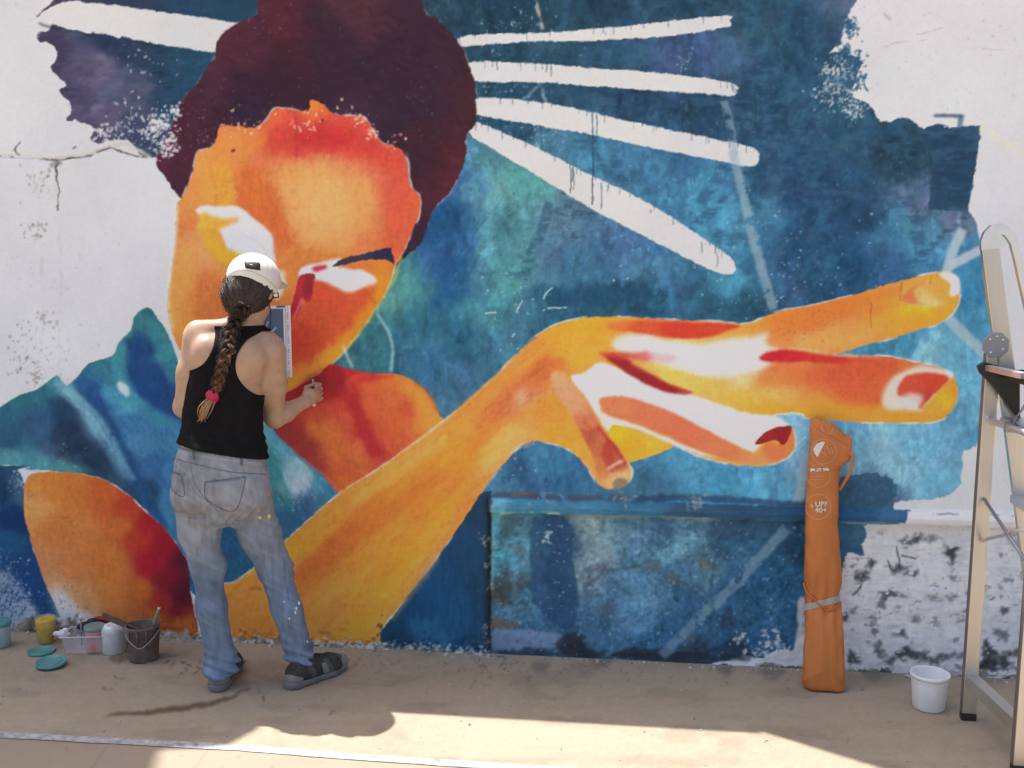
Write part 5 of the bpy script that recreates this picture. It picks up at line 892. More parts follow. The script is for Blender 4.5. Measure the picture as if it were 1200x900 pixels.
# ------------------------------------------------------------------ the painter
PO = on_ground(296, 800)
_r = ray(285, 450); PA = math.atan2(-_r.x, _r.y)
E1 = Vector((math.cos(PA), math.sin(PA), 0)); E2 = Vector((-math.sin(PA), math.cos(PA), 0))
CAMP = Vector((0, -CAM_D, CAM_H))
def loc(w): d = w-PO; return np.array((d.dot(E1), d.dot(E2), w.z))
def PL(x, y, e=0.0):
    r = ray(x, y); t = (E2.dot(PO-CAMP)+e)/r.dot(E2); return loc(CAMP+r*t)
def W(x, y, Y): return loc(at(x, y, Y))
def GL(x, y): return loc(on_ground(x, y))
person = empty("person", PO, (0, 0, PA))
tag(person, "woman in black tank top, grey jeans and white cap painting with her back turned", "person")

M_SKIN = mat("skin", (0.44, 0.27, 0.175), 0.5, var=0.15, vscale=22, bump=0.10, bscale=260, sss=0.12)
M_BLACK = mat("black jersey", (0.009, 0.0085, 0.009), 0.9, var=0.3, vscale=60, bump=0.15, bscale=400, spec=0.12)
M_HAIR = mat("brown hair", (0.012, 0.007, 0.005), 0.5, col2=(0.036, 0.019, 0.011), vscale=24, bump=0.35, bscale=220, stretch=(3, 3, 0.5), spec=0.5)
M_BRAID = paint_material("brown braid", 0.6, 0.6, 500.0, 0.3)
M_LOCKS = mat("brown hair locks", (0.008, 0.005, 0.0035), 0.5, col2=(0.070, 0.036, 0.019), vscale=60)
M_DENIM = paint_material("worn denim", 0.9, 0.25, 420.0, 0.15)
M_WHITECAP = mat("off-white cotton", (0.74, 0.70, 0.63), 0.85, var=0.06, vscale=30, bump=0.2, bscale=500, spec=0.2)
M_PINK = mat("crimson scrunchie", (0.45, 0.008, 0.065), 0.6, var=0.35, vscale=60)
M_DARK = mat("black plastic", (0.015, 0.015, 0.016), 0.55, var=0.2)
M_SHOE = mat("grey mesh shoe", (0.055, 0.053, 0.050), 0.85, col2=(0.12, 0.115, 0.105), vscale=50, bump=0.4, bscale=350)
M_SHOE2 = mat("pale grey suede overlay", (0.20, 0.195, 0.18), 0.8, var=0.2, vscale=40, bump=0.3, bscale=300)
M_SHOET = paint_material("grey trainer mesh and suede", 0.85, 0.4, 350.0, 0.2)
M_SOLE = mat("grey rubber sole", (0.155, 0.155, 0.150), 0.75, var=0.2, vscale=30, bump=0.2)

def px_rows(rows):
    out = []
    for (y, xl, xr, e, ry) in rows:
        a, b = PL(xl, y, e), PL(xr, y, e); out.append(((a[2]+b[2])/2, (a[0]+b[0])/2, e, abs(b[0]-a[0])/2, ry))
    return out
TORSO = px_rows([(384, 268, 300, .025, .05), (392, 250, 314, .02, .07), (404, 232, 320, .012, .085), (420, 224, 316, .005, .096), (440, 221, 310, .0, .10), (465, 218, 308, .0, .10), (488, 216, 306, .0, .094), (508, 214, 306, -.004, .092), (528, 210, 308, -.01, .10), (548, 206, 311, -.015, .108), (572, 202, 312, -.02, .112), (596, 204, 316, -.02, .11), (606, 208, 318, -.02, .10)])
sR, eR = PL(319, 414, 0.0), PL(322, 490, 0.085); wR = W(357, 471, -0.17)
sL, eL, wL = PL(230, 399, .01), PL(215, 477, .04), PL(285, 468, .25)
hipL, hipR = PL(231, 580, -.01), PL(287, 584, -.01)
LEG_L = [hipL, PL(233, 622, -.005), PL(243, 662, .005), PL(247, 712, -.005), PL(258, 776, .02)]
LEG_R = [hipR, PL(304, 624, -.005), PL(322, 665, .015), PL(337, 715, -.01), PL(352, 774, -.01)]
HC = PL(295, 341, .035)
hy, hp = math.radians(-28), math.radians(18)            # head turned to her right, bowed a little
F = np.array((math.sin(-hy)*math.cos(hp), math.cos(hy)*math.cos(hp), -math.sin(hp))); S_ = np.array((math.cos(hy), math.sin(hy), 0.0)); U = np.cross(S_, F)
HR = np.stack([S_, F, U], 1)                             # columns: her right, forward, up
def HP(r, f, u): return HC+S_*r+F*f+U*u

BODY_T = [r for r in TORSO if r[0] > PL(262, 582)[2]]
BODY_T = [r if r[0] > PL(262, 535)[2] else (r[0], r[1], r[2], r[3]-.022, r[4]-.040) for r in BODY_T]
def body_fields(b, hands=True):
    b.loft(BODY_T, 0.03)
    b.chain([PL(284, 396, .02), PL(289, 372, .03), HP(0, -.01, -.04)], [.052, .045, .047], .03)
    for s, ex in ((sL, (232, 388)), (sR, (312, 401))):
        b.cone(PL(284, 384, .02), PL(ex[0], ex[1], .01), .034, .042, .05)
    # arms
    b.chain([sL, (sL+eL)/2, eL], [.049, .044, .036], .035); b.chain([eL, (eL*.65+wL*.35), wL], [.036, .037, .024], .02)
    b.chain([sR, (sR*.55+eR*.45), eR], [.052, .047, .038], .035); b.chain([eR, (eR*.65+wR*.35), wR], [.038, .038, .0245], .02)
    b.ell(PL(292, 420, -.068), (.045, .030, .055), None, .06)       # shoulder blades
    b.ell(PL(243, 415, -.060), (.042, .030, .055), None, .06)
    # head
    b.ell(HP(0, 0, .015), (.074, .094, .098), HR, .01)
    b.ell(HP(0, .035, -.055), (.056, .062, .062), HR, .03)
    b.cone(HP(0, .092, .0), HP(0, .112, -.03), .009, .014, .012)
    b.ell(HP(0, .094, -.062), (.024, .01, .009), HR, .008)
    b.cone(HP(-.03, .083, .022), HP(.03, .083, .022), .012, .012, .012)
    b.ell(HP(0, .075, -.095), (.022, .02, .018), HR, .02)
    for q in (-1, 1):
        b.ell(HP(.076*q, -.005, -.008), (.012, .02, .032), HR, .006)
        b.ell(HP(.032*q, .092, .0), (.013, .01, .009), HR, .004)
    # legs inside the jeans, feet inside the shoes
    for L, hp_, toe in ((LEG_L, GL(255, 808), GL(275, 778)), (LEG_R, GL(345, 803), GL(398, 782))):
        b.chain(L, [.058, .050, .042, .038, .034], .02)
        b.cone(L[-1]-np.array((0, 0, .02)), hp_*.3+toe*.7+np.array((0, 0, .045)), .038, .026, .02)
hand_dir = W(376, 456, -0.04)-wR; hand_dir /= np.linalg.norm(hand_dir)
PALM = wR+hand_dir*.055
def right_hand(b):
    up = np.array((0, 0, 1.0)); sd = np.cross(hand_dir, up); sd /= np.linalg.norm(sd); up = np.cross(sd, hand_dir)
    # knuckle line runs from thumb side (up) to little finger (down); fingers close round a thin stick
    b.chain([wR, PALM-hand_dir*.01, PALM+hand_dir*.028], [.0245, .027, .024], .015)
    b.cone(PALM+up*.016-hand_dir*.01, PALM-up*.016+hand_dir*.018, .02, .02, .02)
    grip = PALM+hand_dir*.052-sd*.018
    for i, (u, l) in enumerate(((.030, 1.0), (.010, 1.08), (-.010, 1.0), (-.029, .8))):
        k0 = PALM+hand_dir*.036+up*u+sd*.008; k1 = k0+hand_dir*.030*l+sd*.002-up*.002; k2 = k1-sd*.024*l+hand_dir*.002; k3 = k2-hand_dir*.020*l-sd*.004
        b.chain([k0, k1, k2, k3], [.0092, .0082, .0078, .0070], .002)
    t0 = PALM-hand_dir*.015+up*.02-sd*.012; t1 = t0+hand_dir*.032+up*.012-sd*.012; t2 = t1+hand_dir*.03-up*.004-sd*.003
    b.chain([t0, t1, t2], [.0125, .0105, .0085], .007)
    return grip, up, sd
def left_hand(b):
    d = PL(306, 470, .262)-wL; d /= np.linalg.norm(d); up = np.array((0, 0, 1.0))
    fw = np.cross(up, d)
    pc = wL+d*.045
    b.chain([wL, pc, pc+d*.03], [.024, .026, .023], .015)
    for u, l in ((.024, .95), (.008, 1.05), (-.008, 1.0), (-.023, .8)):
        k0 = pc+d*.036+up*u; k1 = k0+d*.028*l-fw*.006; k2 = k1+d*.016*l-fw*.016; k3 = k2-d*.004-fw*.012
        b.chain([k0, k1, k2, k3], [.0098, .0088, .0080, .0072], .005)
    b.chain([pc+up*.018, pc+up*.036+d*.03-fw*.008, pc+up*.038+d*.055-fw*.010], [.0125, .0105, .0085], .007)

b = Vol((-.42, -.20, .0), (.40, .48, 1.66), .0045)
body_fields(b); GRIP, HUP, HSD = right_hand(b); left_hand(b)
def skin_tint(x, y, z): return None
body = obj("body", b.mesh("body"), M_SKIN, person); del b

# tank top: the torso a little larger, cut away at the arm holes, the neck and the hem
t = Vol((-.42, -.20, .72), (.25, .20, 1.42), .004)
t.loft(TORSO, 0.03, grow=.007)
t.ell(PL(292, 420, -.068), (.05, .035, .06), None, .06); t.ell(PL(243, 415, -.060), (.047, .035, .06), None, .06)
for s, ex in ((sL, (232, 388)), (sR, (312, 401))): t.cone(PL(284, 384, .02), PL(ex[0], ex[1], .01), .040, .048, .05)
for q in (-1, 1): t.ell(PL(262+34*q, 440, .085), (.055, .05, .055), None, .03)
x, y, z = t.ax[0][:, None, None], t.ax[1][None, :, None], t.ax[2][None, None, :]
def px_cyl(cx, cy, rx, ry, rot=0.0):
    "an elliptic hole along the sight line, in the body's frontal plane"
    c = PL(cx, cy, -.08); sx = (PL(cx+rx, cy, -.08)-c)[0]; sz = abs((PL(cx, cy+ry, -.08)-c)[2])
    u, w = x-c[0], z-c[2]; cr, sr = math.cos(rot), math.sin(rot); u, w = u*cr+w*sr, -u*sr+w*cr
    q = np.sqrt((u/sx)**2+(w/sz)**2)
    return (q-1)*min(sx, sz)
for hole in (px_cyl(319, 428, 42, 39, -.15), px_cyl(211, 390, 40, 46, .1), px_cyl(286, 353, 25, 25)): t.f = np.maximum(t.f, -hole)
hl, hr_ = PL(206, 524, -.1), PL(312, 541, -.1)
hem = hl[2]+(x-hl[0])*(hr_[2]-hl[2])/(hr_[0]-hl[0])
i, X, Y, Z = t.coords(.03)
zz = (Z-hl[2])
fold = .0025*np.sin((Z+.35*n3(X*6+3, Y*4, Z*6, 3)*.25)*2*math.pi/.034)*np.exp(-np.maximum(zz-.01, 0)/.055)*(0.5+n3(X*9, Y*9, Z*5, 4))
t.f[i] -= (.008*np.exp(-np.maximum(zz, 0)/.05)).astype(np.float32)
fold += .006*n3(X*14+2, Y*10, Z*30+X*40, 5)*np.clip(1-zz/.25, .15, 1)+.004*n3(X*40, Y*30, Z*18, 6)
t.f[i] += fold.astype(np.float32)
t.f = np.maximum(t.f, hem-z)
tank = obj("tank_top", t.mesh("tank_top"), M_BLACK, person); del t, x, y, z

# jeans
j = Vol((-.42, -.22, .02), (.32, .22, .96), .0035)
PEL = px_rows([(508, 213, 305, -.007, .088), (519, 210, 307, -.009, .096), (530, 206, 310, -.012, .106), (548, 203, 311, -.018, .112), (566, 201, 313, -.022, .116), (586, 203, 316, -.022, .114), (598, 212, 314, -.02, .10), (606, 222, 304, -.018, .085), (613, 240, 286, -.015, .05)])
j.loft(PEL, .045)
j.chain(LEG_L, [.084, .072, .059, .053, .060], .035); j.chain(LEG_R, [.088, .076, .062, .054, .061], .035)
j.ell(PL(229, 578, -.075), (.078, .06, .075), None, .035); j.ell(PL(286, 583, -.078), (.082, .062, .078), None, .035)
for L in (LEG_L, LEG_R): j.cone(L[-1], L[-1]-np.array((0, .022, .035)), .071, .072, .02)
zz = j.ax[2][None, None, :]
wl_, wr_ = PL(206, 506, -.1), PL(312, 528, -.1)
top = wl_[2]+(j.ax[0][:, None, None]-wl_[0])*(wr_[2]-wl_[2])/(wr_[0]-wl_[0])
j.f = np.maximum(j.f, zz-top); jhem = .078
# crease between the seat halves and under them
i, X, Y, Z = j.coords(.035)
seatc = PL(256, 575, -.1); 
cl = np.exp(-((X-seatc[0]-.10*(seatc[2]-Z))/.012)**2)*np.clip((Z-(seatc[2]-.12))/.06, 0, 1)*np.clip((seatc[2]+.075-Z)/.05, 0, 1)*(Y < -.02)
d = .016*cl
u1 = PL(228, 606, -.1); u2 = PL(284, 612, -.1)
for c in (u1, u2): d += .013*np.exp(-((Z-c[2]-.25*np.abs(X-c[0]))/.010)**2)*np.exp(-((X-c[0])/.05)**2)*(Y < 0)
zr = Z
leg = np.where(X < np.interp(Z, [.0, .4, .75], [.07, -.02, -.11]), 0.0, 7.0)
ank = np.clip(1-(zr-.05)/.16, 0, 1); knee = np.exp(-((zr-.46)/.09)**2); thigh = np.exp(-((zr-.68)/.08)**2)
warpn = n3(X*7+leg, Y*7, Z*5, 11)
w2 = n3(X*11+leg, Y*11, Z*16, 18)
d += ank*.030*(np.abs(n3(X*7+leg, Y*7, Z*30+60*(X+.6*Y)*.35, 12))*2-.35)*np.clip(.7+w2*1.5, 0, 1.4)
d += ank*.010*np.sin((Z+.05*warpn+.35*(X-leg*.01)+.25*Y)*2*math.pi/.042)*np.clip(n3(X*9+leg, Y*9, Z*12, 19)*2+.4, 0, 1)
d += knee*.019*(np.abs(n3(X*6+leg, Y*6, Z*26+X*14, 13))*2-.4)*np.clip(.6+w2*1.6, 0, 1.3)
d += thigh*.017*(np.abs(n3(X*7+leg, Y*7, Z*22-X*26, 14))*2-.4)*np.clip(.6+w2*1.6, 0, 1.3)
d += .008*n3(X*10+leg, Y*10, Z*6, 15)+.0045*n3(X*26+leg, Y*26, Z*20, 16)
d += .006*n3(X*12, Y*12, Z*34+X*20, 17)*np.exp(-((Z-.83)/.06)**2)
j.f[i] += d.astype(np.float32)
for hl2, tl2 in ((GL(256, 809), GL(273, 779)), (GL(341, 806), GL(398, 784))):
    dd = tl2-hl2; dd /= np.linalg.norm(dd); A_ = hl2+dd*.125+np.array((0, 0, .040)); B_ = hl2+dd*.27+np.array((0, 0, .03)); ba = B_-A_
    sl, x, y, z = j.win(np.minimum(A_, B_)-.09, np.maximum(A_, B_)+.09); tt_ = np.clip(((x-A_[0])*ba[0]+(y-A_[1])*ba[1]+(z-A_[2])*ba[2])/float(ba@ba), 0, 1)
    cd = np.sqrt((x-A_[0]-tt_*ba[0])**2+(y-A_[1]-tt_*ba[1])**2+(z-A_[2]-tt_*ba[2])**2)-.064
    j.f[sl] = np.maximum(j.f[sl], -cd)
    mid_ = (hl2+tl2)/2; sl, x, y, z = j.win(mid_-np.array((.15, .15, .1)), mid_+np.array((.15, .15, .14)))
    al_ = (x-hl2[0])*dd[0]+(y-hl2[1])*dd[1]
    j.f[sl] = np.maximum(j.f[sl], np.minimum(.128-.25*np.maximum(.15-al_, 0)-z, al_-.092))
j.f = np.maximum(j.f, np.where(j.ax[0][:, None, None] < .03, .066, .100)-zz+.25*np.clip(j.ax[1][None, :, None], -.06, .12))
def denim(x, y, z):
    n1_ = n3(x*9, y*9, z*5, 21)+.5*n3(x*22, y*22, z*14, 22); n2_ = n3(x*90, y*90, z*16, 23)
    t = np.clip((z-.38)/.34+n1_*.35, 0, 1)[:, None]
    lo_, hi_ = np.array((.160, .215, .300)), np.array((.245, .255, .272))
    c = lo_*(1-t)+hi_*t
    wear = np.exp(-((z-.62)/.10)**2)*np.clip(-y*8, 0, 1)
    wh = np.abs(n3(x*14+3, y*14, z*46+x*30, 24)); c = c*(1+.40*n1_+.40*n2_+.22*wear+.50*(wh-.16))[:, None]
    edge = np.clip((.075-z)/.02, 0, 1); c = c*(1-.25*edge[:, None])
    hip = np.exp(-((z-.80)/.035)**2); c = c*(1+.15*hip[:, None])
    return c
jm = j.mesh("jeans"); tint(jm, denim)
jeans = obj("jeans", jm, M_DENIM, person); del j

# cloth patches laid on a surface: cast from behind her
def bvh_of(o):
    me = o.data; n = len(me.vertices); co = np.empty(n*3, np.float32); me.vertices.foreach_get("co", co)
    return BVHTree.FromPolygons([tuple(v) for v in co.reshape(-1, 3).tolist()], [tuple(p.vertices) for p in me.polygons])
CL = Vector(loc(CAMP))
def cast(bvh, x, y, out=.003):
    r = ray(x, y); d = Vector((r.dot(E1), r.dot(E2), r.z)).normalized()
    h, nrm, i_, dist = bvh.ray_cast(CL, d)
    if h is None: return None, None
    if nrm.dot(d) > 0: nrm = -nrm
    return h+nrm*out, nrm
def patch(name, quad, bvh, material, parent, n=8, m=8, out=.004, bulge=0.0, label=None, tintfn=None):
    "quad: four photo points (top left, top right, bottom right, bottom left), or a strip of left/right pairs"
    bm = bmesh.new(); rows = []
    for a in range(m+1):
        row = []
        for c in range(n+1):
            u, v = c/n, a/m
            x = (quad[0][0]*(1-u)+quad[1][0]*u)*(1-v)+(quad[3][0]*(1-u)+quad[2][0]*u)*v
            y = (quad[0][1]*(1-u)+quad[1][1]*u)*(1-v)+(quad[3][1]*(1-u)+quad[2][1]*u)*v
            edge = (a in (0, m) or c in (0, n))
            p, nr = cast(bvh, x, y, -.002 if edge else out)
            row.append(bm.verts.new(p) if p is not None else None)
        rows.append(row)
    for a in range(m):
        for c in range(n):
            q = [rows[a][c], rows[a+1][c], rows[a+1][c+1], rows[a][c+1]]
            if all(v is not None for v in q): bm.faces.new(q)
    bmesh.ops.recalc_face_normals(bm, faces=bm.faces[:])
    me = bpy.data.meshes.new(name); bm.to_mesh(me); bm.free()
    if tintfn: tint(me, tintfn)
    o = obj(name, me, material, parent, smooth=True)
    if label: o["label"] = label
    return o
def tube_mesh(name, pts, rad, seg=8, cap=True):
    pts = [Vector(p) for p in pts]; rad = rad if isinstance(rad, (list, tuple, np.ndarray)) else [rad]*len(pts)
    bm = bmesh.new(); rings = []; up = None
    for i, p in enumerate(pts):
        d = (pts[min(i+1, len(pts)-1)]-pts[max(i-1, 0)]).normalized()
        if up is None:
            up = d.orthogonal().normalized()
        up = (up-d*up.dot(d)).normalized(); sd = d.cross(up)
        rings.append([bm.verts.new(p+(up*math.cos(2*math.pi*k/seg)+sd*math.sin(2*math.pi*k/seg))*rad[i]) for k in range(seg)])
    for a, c in zip(rings[:-1], rings[1:]):
        for k in range(seg): bm.faces.new((a[k], a[(k+1) % seg], c[(k+1) % seg], c[k]))
    if cap: bm.faces.new(rings[0][::-1]); bm.faces.new(rings[-1])
    bmesh.ops.recalc_face_normals(bm, faces=bm.faces[:])
    me = bpy.data.meshes.new(name); bm.to_mesh(me); bm.free(); return me
def tube(name, pts, rad, material, parent=None, seg=8, smooth=True): return obj(name, tube_mesh(name, pts, rad, seg), material, parent, smooth)
def seam(name, px, bvh, parent, material, w=.0022, out=.001, n=24):
    P = catmull(np.array(px, float), max(2, n//max(1, len(px)-1)), closed=False); pts = []
    for q in P:
        h, _ = cast(bvh, q[0], q[1], out)
        if h is not None and (not pts or (h-pts[-1]).length < .05): pts.append(h)
    if len(pts) > 2: return tube(name, pts, w, material, parent, 6)
jb = bvh_of(jeans)
M_STITCH = mat("denim seam", (0.115, 0.125, 0.150), 0.9, var=0.25, vscale=90)
M_WEFT = paint_material("denim pocket", 0.9, 0.25, 420.0, 0.15)
dark = lambda x, y, z: denim(x, y, z)*.93
for q in (((240, 565), (288, 559), (275, 598), (243, 586)), ((201, 552), (213, 556), (216, 581), (202, 574))):
    pk = patch("back_pocket", q, jb, M_WEFT, jeans, 10, 10, .0045, tintfn=dark)
    ring = [q[0], q[3], q[2], q[1]]
    seam("seam", [q[0], q[3], q[2], q[1]], jb, jeans, M_STITCH, .0013, .0015, 40)
    seam("seam", [q[0], ((q[0][0]+q[1][0])/2, (q[0][1]+q[1][1])/2), q[1]], jb, jeans, M_STITCH, .0018, .003, 20)
seam("seam", [(203, 537), (230, 544), (270, 553), (312, 556)], jb, jeans, M_STITCH, .0013, .0006, 40)      # yoke
seam("seam", [(224, 534), (224, 548), (228, 565), (240, 584), (256, 600)], jb, jeans, M_STITCH, .0018, -.001, 40)
seam("seam", [(311, 545), (318, 580), (330, 625), (341, 665), (350, 700), (361, 740), (369, 765)], jb, jeans, M_STITCH, .0011, .0003, 60)
for x_ in (227, 283): patch("belt_loop", ((x_-2.4, 520+(x_-206)*.17), (x_+2.4, 520+(x_-206)*.17), (x_+2.4, 537+(x_-206)*.12), (x_-2.4, 537+(x_-206)*.12)), jb, M_STITCH, jeans, 3, 8, .006)
wb = lambda x, y, z: denim(x, y, z)*1.12
patch("waistband", ((207, 522), (310, 539), (311, 548), (205, 533)), jb, M_WEFT, jeans, 26, 4, .0018, tintfn=wb)
M_YSPOT = mat("yellow paint", (0.72, 0.62, 0.12), 0.5, var=0.1); M_WSPOT = mat("white paint", (0.75, 0.75, 0.75), 0.5, var=0.05)
rgp = random.Random(5)
for (x_, y_, r_, m_) in ((304.5, 606, 2.0, 0), (315, 605.5, 2.4, 0), (322.5, 601, 2.0, 0), (303, 598, 1.0, 0), (322, 597, .9, 0), (350, 707, 1.9, 1), (347, 713, 1.6, 1), (346, 718, 1.4, 1), (339, 725, 1.1, 1), (333, 705, 1.0, 1), (348, 690, 1.0, 1), (360, 752, 1.3, 1)):
    bm = bmesh.new(); cpt, _ = cast(jb, x_, y_, .0022)
    ring = [cast(jb, x_+r_*math.cos(k*.628)*rgp.uniform(.55, 1.1)*.9, y_+r_*math.sin(k*.628)*rgp.uniform(.6, 1.25)*1.15, .0012)[0] for k in range(10)]
    if cpt is None or any(p is None for p in ring): bm.free(); continue
    cv = bm.verts.new(cpt); rv = [bm.verts.new(p) for p in ring]
    for k in range(10): bm.faces.new((cv, rv[k], rv[(k+1) % 10]))
    bmesh.ops.recalc_face_normals(bm, faces=bm.faces[:]); me = bpy.data.meshes.new("paint_spot"); bm.to_mesh(me); bm.free(); obj("paint_spot", me, (M_YSPOT, M_WSPOT)[m_], jeans)

# shoes
def shoe(heel, toe, width=.047):
    heel, toe = np.array(heel, float), np.array(toe, float); d = toe-heel; d[2] = 0; L = .272; d /= np.linalg.norm(d); s = np.array((d[1], -d[0], 0.0)); up = np.array((0, 0, 1.0))
    o_ = heel-d*.012; Q = lambda f, r, u: o_+d*f*L+s*r+up*u
    ctr = Q(.5, 0, .06)
    v = Vol(ctr-np.array((.19, .19, .075)), ctr+np.array((.19, .19, .085)), .0036)
    v.chain([Q(.12, 0, .050), Q(.40, 0, .048), Q(.74, .004, .040), Q(.88, 0, .036)], [.036, .040, .042, .034], .03)
    v.chain([Q(.16, 0, .062), Q(.30, 0, .066), Q(.52, 0, .058)], [.033, .035, .037], .03)
    v.cone(Q(.70, -.012, .038), Q(.72, .016, .038), .032, .032, .02)
    x, y, z = v.ax[0][:, None, None], v.ax[1][None, :, None], v.ax[2][None, None, :]
    v.f = np.maximum(v.f, .022-z)
    i, X, Y, Z = v.coords(.02); f_ = ((X-o_[0])*d[0]+(Y-o_[1])*d[1])/L
    v.f[i] += (.0022*n3(X*60, Y*60, Z*60, 31)+.003*n3(X*25, Y*25, Z*25, 32)).astype(np.float32)
    sm_ = v.mesh("shoe")
    def shoe_tint(x, y, z):
        ff = ((x-o_[0])*d[0]+(y-o_[1])*d[1])/L; n_ = n3(x*140, y*140, z*140, 35); c = np.tile(np.array((.050, .048, .045)), (len(x), 1))*(1+.7*n_)[:, None]
        band = (np.sin(ff*21+z*34-.6) > .62) & (z < .085) & (ff > .2); c[band] = np.array((.092, .089, .084))*(1+.3*n_[band])[:, None]
        tongue = (z > .088) & (ff > .4); c[tongue] *= .6
        return c
    tint(sm_, shoe_tint); up_ = obj("shoe", sm_, M_SHOET, person)
    v = Vol(ctr-np.array((.19, .19, .075)), ctr+np.array((.19, .19, .0)), .0034)
    for f0, f1, w0, w1 in ((.10, .38, .043, .041), (.38, .72, .041, .050), (.72, .90, .050, .042)):
        v.cone(Q(f0, 0, .02), Q(f1, 0, .02), w0, w1, .02)
    x, y, z = v.ax[0][:, None, None], v.ax[1][None, :, None], v.ax[2][None, None, :]
    f_ = ((x-o_[0])*d[0]+(y-o_[1])*d[1])/L
    topz = .030-.004*np.sin(np.clip(f_, 0, 1)*math.pi)+.010*np.clip((f_-.8)/.2, 0, 1)**2
    v.f = np.maximum(v.f, z-topz); v.f = np.maximum(v.f, .0015+.012*np.clip((f_-.82)/.2, 0, 1)**2-z)
    i, X, Y, Z = v.coords(.015); ff = ((X-o_[0])*d[0]+(Y-o_[1])*d[1])/L
    v.f[i] += (.0007*np.sign(np.sin(ff*70))*(Z < .012)).astype(np.float32)
    obj("sole", v.mesh("sole"), M_SOLE, up_)
    for nm, (fa, fb, ra, rb, ua, ub), rr in (("heel_counter", (.03, .16, .0, .0, .040, .036), .031), ("toe_cap", (.84, .95, .004, .0, .036, .032), .028)):
        v = Vol(ctr-np.array((.19, .19, .075)), ctr+np.array((.19, .19, .05)), .0036)
        v.cone(Q(fa+.09*(fa < .5), ra, ua), Q(fb, rb, ub), rr+.011, rr+.009, .01)
        x, y, z = v.ax[0][:, None, None], v.ax[1][None, :, None], v.ax[2][None, None, :]
        f_ = ((x-o_[0])*d[0]+(y-o_[1])*d[1])/L
        v.f = np.maximum(v.f, .026-z); v.f = np.maximum(v.f, (f_-.17)*L if fa < .5 else (.83-f_)*L)
        v.f = np.maximum(v.f, z-(.066 if fa < .5 else .060))
        obj(nm, v.mesh(nm), M_SHOE2, up_)
    for q in range(4):
        f0 = .52+.075*q; u = .090-.013*q
        tube("lace", [Q(f0, -.030, u-.008), Q(f0+.02, -.012, u+.008), Q(f0+.03, .010, u+.008), Q(f0+.05, .030, u-.010)], .0028, M_DARK, up_, 6)
    return up_
shoe(GL(256, 809), GL(273, 779)); shoe(GL(341, 806), GL(398, 784))

for sh_ in [o for o in person.children if o.name.startswith("shoe")]:
    sv = bvh_of(sh_)
    for q in (((376, 776), (383, 775), (388, 788), (379, 792)), ((262, 781), (268, 777), (272, 790), (265, 795))):
        if cast(sv, sum(c[0] for c in q)/4, sum(c[1] for c in q)/4)[0] is not None: patch("side_overlay", q, sv, M_SHOE2, sh_, 4, 6, .0035)
# hair, cap, braid
h = Vol(HC-.16, HC+.16, .0034)
h.ell(HP(0, -.012, .012), (.092, .100, .098), HR, .01)
h.ell(PL(284, 358, -.03), (.062, .050, .045), None, .05); h.ell(PL(276, 345, -.01), (.05, .06, .05), None, .04)
x, y, z = h.ax[0][:, None, None], h.ax[1][None, :, None], h.ax[2][None, None, :]
fwd = (x-HC[0])*F[0]+(y-HC[1])*F[1]+(z-HC[2])*F[2]; upc = (x-HC[0])*U[0]+(y-HC[1])*U[1]+(z-HC[2])*U[2]
h.f = np.maximum(h.f, (fwd-.035-.25*np.maximum(upc, -.02)))
nk = PL(302, 382, -.06); h.f = np.maximum(h.f, -(np.sqrt((x-nk[0])**2+((y-nk[1])*.5)**2+(z-nk[2])**2)-.052))
i, X, Y, Z = h.coords(.02); br = PL(281, 372, -.09)
ang_ = np.arctan2(X-br[0], Z-br[2]+.004)
h.f[i] += (.0018*np.sin(ang_*34+9*n3(X*12, Y*12, Z*12, 41))+.0022*np.sin(ang_*83+8*n3(X*20, Y*20, Z*20, 42))+.006*n3(X*18, Y*18, Z*18, 43)).astype(np.float32)
hair = obj("hair", h.mesh("hair"), M_HAIR, person); del h
c = Vol(HC-.20, HC+np.array((.22, .26, .20)), .0034)
CC = PL(297.5, 326, .035); c.ell(CC, (.0985, .112, .094), HR, .01)
x, y, z = c.ax[0][:, None, None], c.ax[1][None, :, None], c.ax[2][None, None, :]
ed = [PL(268, 324, -.06), PL(323, 338, -.04)]
lim = ed[0][2]+(x-ed[0][0])*(ed[1][2]-ed[0][2])/(ed[1][0]-ed[0][0])+.014*np.clip(1-((x-PL(288, 322, -.06)[0])/.06)**2, -1, 1)-.10*(y-ed[0][1])*.9
c.f = np.maximum(c.f, lim-z)
i, X, Y, Z = c.coords(.02); az = np.arctan2((X-CC[0])*S_[0]+(Y-CC[1])*S_[1], (X-CC[0])*F[0]+(Y-CC[1])*F[1]+(Z-CC[2])*F[2])
for k in range(6): c.f[i] += (.0022*np.exp(-((np.mod(az-k*math.pi/3+math.pi, 2*math.pi)-math.pi)/.018)**2)).astype(np.float32)
c.f[i] += (.003*n3(X*22, Y*22, Z*22, 44)).astype(np.float32)
cap = obj("cap", c.mesh("cap"), M_WHITECAP, person); del c
v = Vol(HC-.02, HC+np.array((.28, .34, .14)), .0036)
bc = HP(0, .125, .052); v.ell(bc, (.084, .088, .05), HR, .0); v.ell(bc-U*.018, (.10, .11, .05), HR, 0, cut=True)
x, y, z = v.ax[0][:, None, None], v.ax[1][None, :, None], v.ax[2][None, None, :]
v.f = np.maximum(v.f, -((x-HC[0])*F[0]+(y-HC[1])*F[1]+(z-HC[2])*F[2]-.075))
obj("brim", v.mesh("brim"), M_WHITECAP, cap); del v
cb = bvh_of(cap)
patch("rear_strap", ((285, 305), (306, 307), (306, 318), (286.5, 315)), cb, M_DARK, cap, 8, 5, .004, label="black strap patch at the back of the cap")
patch("buckle", ((291, 309), (301, 310), (301, 315), (291, 313.5)), cb, mat("dull metal buckle", (0.09, 0.09, 0.085), 0.4, 0.6), cap, 4, 3, .007)
